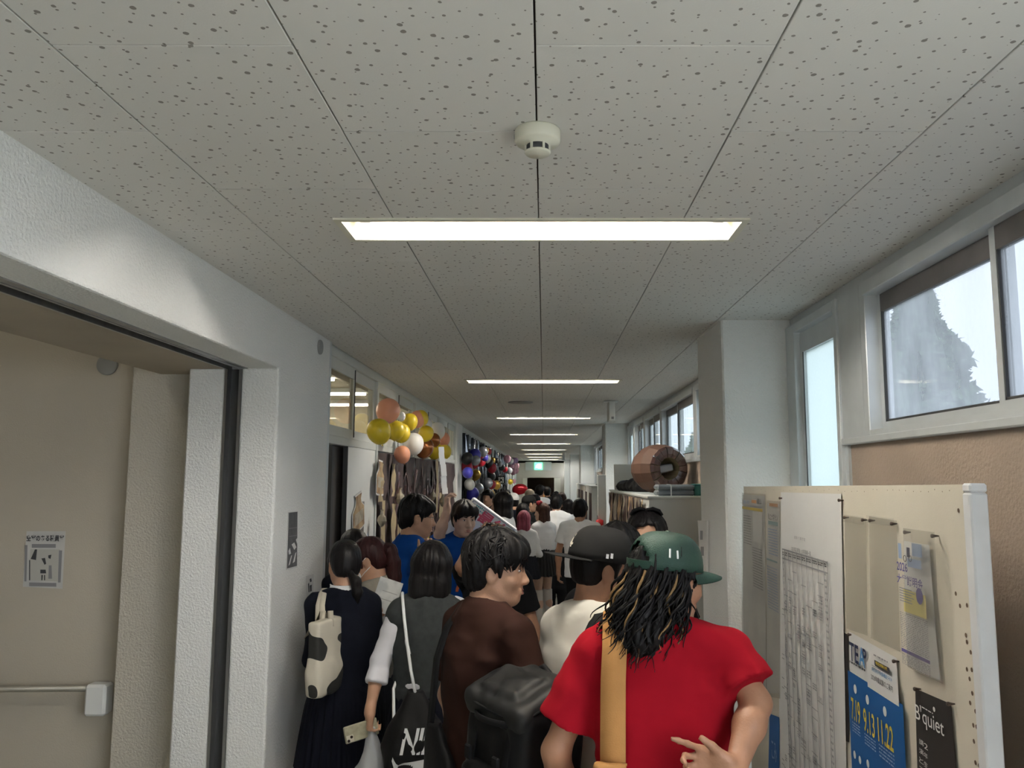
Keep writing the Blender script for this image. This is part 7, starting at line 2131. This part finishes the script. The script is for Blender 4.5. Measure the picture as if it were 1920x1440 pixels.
# pink-haired girl and her neighbour
r, F = mid('girl with pink bob, white shirt, short dark pleated skirt and furry grey boots', 982, 956, 10.1, -6, female=True, top=('shirt', 'white_shirt', .9, 1.07), low=('skirt', 'grey_skirt', .80, 1.13), hair=('bob', 'hair_pink', -.15), shoe=None, arms={1: ((.3, .15, -1), (-.6, .8, -.1)), -1: ((-.3, .15, -1), (.6, .8, -.1))})
for sx in (-1, 1):
    a, k = F.ank[sx], F.knee[sx]
    sdf_obj('boot', [rc(a + V3(0, -.02, -.04), F.toe[sx] + V3(0, .01, .012), .052, .045, k=.03), rc(a + V3(0, 0, -.02), a + (k - a)*.52, .065, .078, k=.03, cut=0), half((0, 0, -1), 0)], .012, 'fur_grey', r, disp=folds(.012, 40, 30, 3))
r, F = mid('girl with long brown hair, red hair bow, white blouse and grey skirt, in left profile', 1019, 942, 10.6, 40, head=(35, 0, 0), female=True, top=('shirt', 'white_shirt', .9, 1.04), low=('skirt', 'grey_skirt_light', .74, 1.10), hair=('long', 'hair_auburn', .22), skin='skin_c', arms={1: ((.3, .1, -1), (-.7, .8, .1)), -1: ((-.2, .3, -1), (.5, .8, .1))})
mb = MB()
for sx in (-1, 1): mb.lathe([(.002, -.045), (.030, -.03), (.034, -.005), (.012, .0)], 8, Matrix.Translation(Vector(F.H(-.03, .03, .135))) @ Matrix.Rotation(sx*1.35, 4, 'Y'))
mb.lathe([(.001, -.014), (.014, -.006), (.014, .006), (.001, .014)], 8, Matrix.Translation(Vector(F.H(-.03, .03, .135))))
mb.build('hair_bow', 'bow_red', r, True)
for sx in (-1, 1):
    a, k = F.ank[sx], F.knee[sx]
    sdf_obj('sock', [rc(a, k + V3(0, 0, .06), .046, .066, k=.02, cut=0)], .012, 'sock_white', r)
mid('tall student in tucked white shirt and black trousers, back turned, beside the red bow girl', 1043, 926, 11.7, -4, top=('shirt', 'white_shirt', .45, .98), low=('trousers', 'black_cloth'), arms={1: ((.1, .25, -1), (-.4, .8, .1)), -1: ((-.3, .1, -1), (.3, .8, -.2))})
mid('student in loose white short-sleeved shirt and black trousers, back turned, nearest the white partition', 1087, 934, 9.3, -10, top=('tee', 'white_shirt'), build=1.08, skin='skin_b', arms={-1: ((-.25, .0, -1), (-.05, .25, -1)), 1: ((.3, .1, -1), (0, .4, -1))})
mid('girl with chin-length black hair and bare neck raising a hand, facing left', 945, 921, 8.6, 75, head=(5, 0, 0), female=True, top=('tee', 'white_shirt'), low=('skirt', 'grey_skirt'), hair=('bob', 'hair_soft', -.16), skin='skin_c', arms={-1: ((-.2, .4, -1), (.4, .5, 1)), 1: ((.2, .4, -1), (-.3, 1, .1))})
# behind the black cap
r, F = mid('person with short dark hair just behind the two caps, back turned', 1158, 979, 3.45, -20, top=('tee', 'black_cloth'), vox=.009, hair=('short', 'hair_black'))
Yf = 3.95
r, F = mid('girl in black top with parted black hair and ribbon, behind the green cap', 1212, 950, Yf, 172, head=(0, 10, 0), female=True, top=('tee', 'black_cloth'), low=('trousers', 'black_cloth'), hair=('none', 'hair_soft'), vox=.009, hh=.03)
hair_long(F, r, 'hair_soft', .007, length=.12, fringe=.078, cutw=.046, w=.098)
for sx in (-1, 1):
    mb = MB(); mb.ribbon([F.H(sx*.005, .0, .135), F.H(sx*.03, .0, .141), F.H(sx*.06, .0, .130), F.H(sx*.072, .0, .112)], [(0, 1, .25)]*4, [.025, .045, .045, .018], .012)
    mb.build('ribbon', 'black_cloth', r, True)
Yh = 4.75
X, h = place(926, 979, Yh, .022)
r = figure('dark-haired person with an arm raised to the hair, behind the tousled man', X, Yh, 165)
F = Fig(h, 1.0, head=(5, 12, 0))
F.armpt(1, loc(r, 866, 1062, 4.6), loc(r, 896, 1012, 4.62), dict(dir=(-.9, .1, .5), palm=(0, -1, -.2), thumb=(0, 0, 1), curl=(15, 20, 10)))
body(F, r, 'skin_b', .010); add_face(F, r); tee(F, r, 'black_cloth', .009, seed=71); trousers(F, r, 'black_cloth'); shoes(F, r, 'shoe_black')
hair_short(F, r, 'hair_black', .008, tufts=120, seed=31)
# nearest part of the crowd beyond
crowd = [
    ('person in dark jacket and black cap looking right, in the thick of the crowd', 990, 927, 11.7, -70, 'tee', 'black_cloth', ('cap', 'cap_black', 0)),
    ('person in white knit hat with dark lettering beyond the black bob girl', 963, 924, 12.0, 10, 'tee', 'denim_dark', ('beanie', 'hat_white')),
    ('person with loose dark hair and dark top behind the pink bob', 980, 942, 11.0, -15, 'tee', 'black_cloth', ('bob', 'hair_black')),
    ('person with long black hair and pink headband next to the white shirt students', 1066, 935, 12.5, 30, 'tee', 'white_shirt', ('long', 'hair_soft', .3)),
    ('person in cream bucket-like hat in the distant crowd', 993, 917, 14.2, 0, 'tee', 'black_cloth', ('beanie', 'hat_cream')),
    ('person in white shirt with black hair in front of the red foil balloon', 1012, 909, 17.0, -15, 'tee', 'white_shirt', ('short', 'hair_black')),
    ('person in black top left of the white shirt in the far crowd', 950, 918, 15.0, 10, 'tee', 'black_cloth', ('short', 'hair_black')),
    ('person in grey top in the far crowd under the gold balloons', 916, 917, 13.2, 160, 'tee', 'grey_knit', ('short', 'hair_black')),
    ('person in dark top at the far crowd centre', 1003, 926, 13.0, 5, 'tee', 'denim_dark', ('short', 'hair_black')),
    ('person in black farther along, near the end wall opening', 1026, 912, 19.5, 0, 'tee', 'black_cloth', ('short', 'hair_black')),
    ('person in mustard top far down the corridor', 1018, 911, 24.0, 0, 'tee', 'canvas_tan', ('short', 'hair_black')),
    ('person in dark top far down the corridor, right of the mustard top', 1026, 913, 27.0, 170, 'tee', 'black_cloth', ('short', 'hair_black')),
    ('smallest dark figure at the far end of the corridor', 1008, 911, 30.0, 0, 'tee', 'denim_dark', ('short', 'hair_black')),
    ('person with dark hair beside the shelving in the far crowd', 1042, 921, 16.0, -10, 'tee', 'black_cloth', ('short', 'hair_black')),
    ('person with brown hair near the shelving, half hidden', 1053, 923, 14.5, 20, 'tee', 'brown_cotton', ('short', 'hair_brown')),
    ('person with white hair band near the balloon wall', 872, 937, 7.2, 185, 'tee', 'white_cotton', ('short', 'hair_brown')),
]
for (lab, px, py, Y, yaw, tk, tm, hr_) in crowd:
    far = Y > 13
    mid(lab, px, py, Y, yaw, top=(tk, tm), hair=hr_, vox=.018 if far else .014, face=not far, group='crowd down the corridor', female=hr_[0] in ('bob', 'long'), detail=not far)
# soft things shaped with the distance field
o = sdf_obj('black_cloth_heap', [el((.90, 8.75, 1.86), (.10, .28, .05), k=.05), el((.98, 8.35, 1.87), (.12, .25, .07), k=.06), el((1.02, 8.1, 1.88), (.12, .2, .09), k=.06), half((0, 0, -1), -1.8125)], .014, 'cloth_black', None, disp=folds(.02, 9, 9, 5))
tag(o, 'heap of black cloth on the shelving unit beside the brown barrel', 'cloth')
t = empty('red_foil_balloon', RED_FOIL); tag(t, 'shiny red foil balloon above the far crowd', 'balloon')
mat('foil_red', (.5, .02, .03), .18, metal=.6, bump=.3, bscale=14)
sdf_obj('foil_skin', [el((0, 0, 0), (.15, .08, .11), k=.05), el((-.07, 0, -.02), (.10, .07, .09), k=.05)], .02, 'foil_red', t)
MB().tube([(0, 0, -.1), (.02, 0, -.5)], .003, 4).build('string', 'print_white', t)
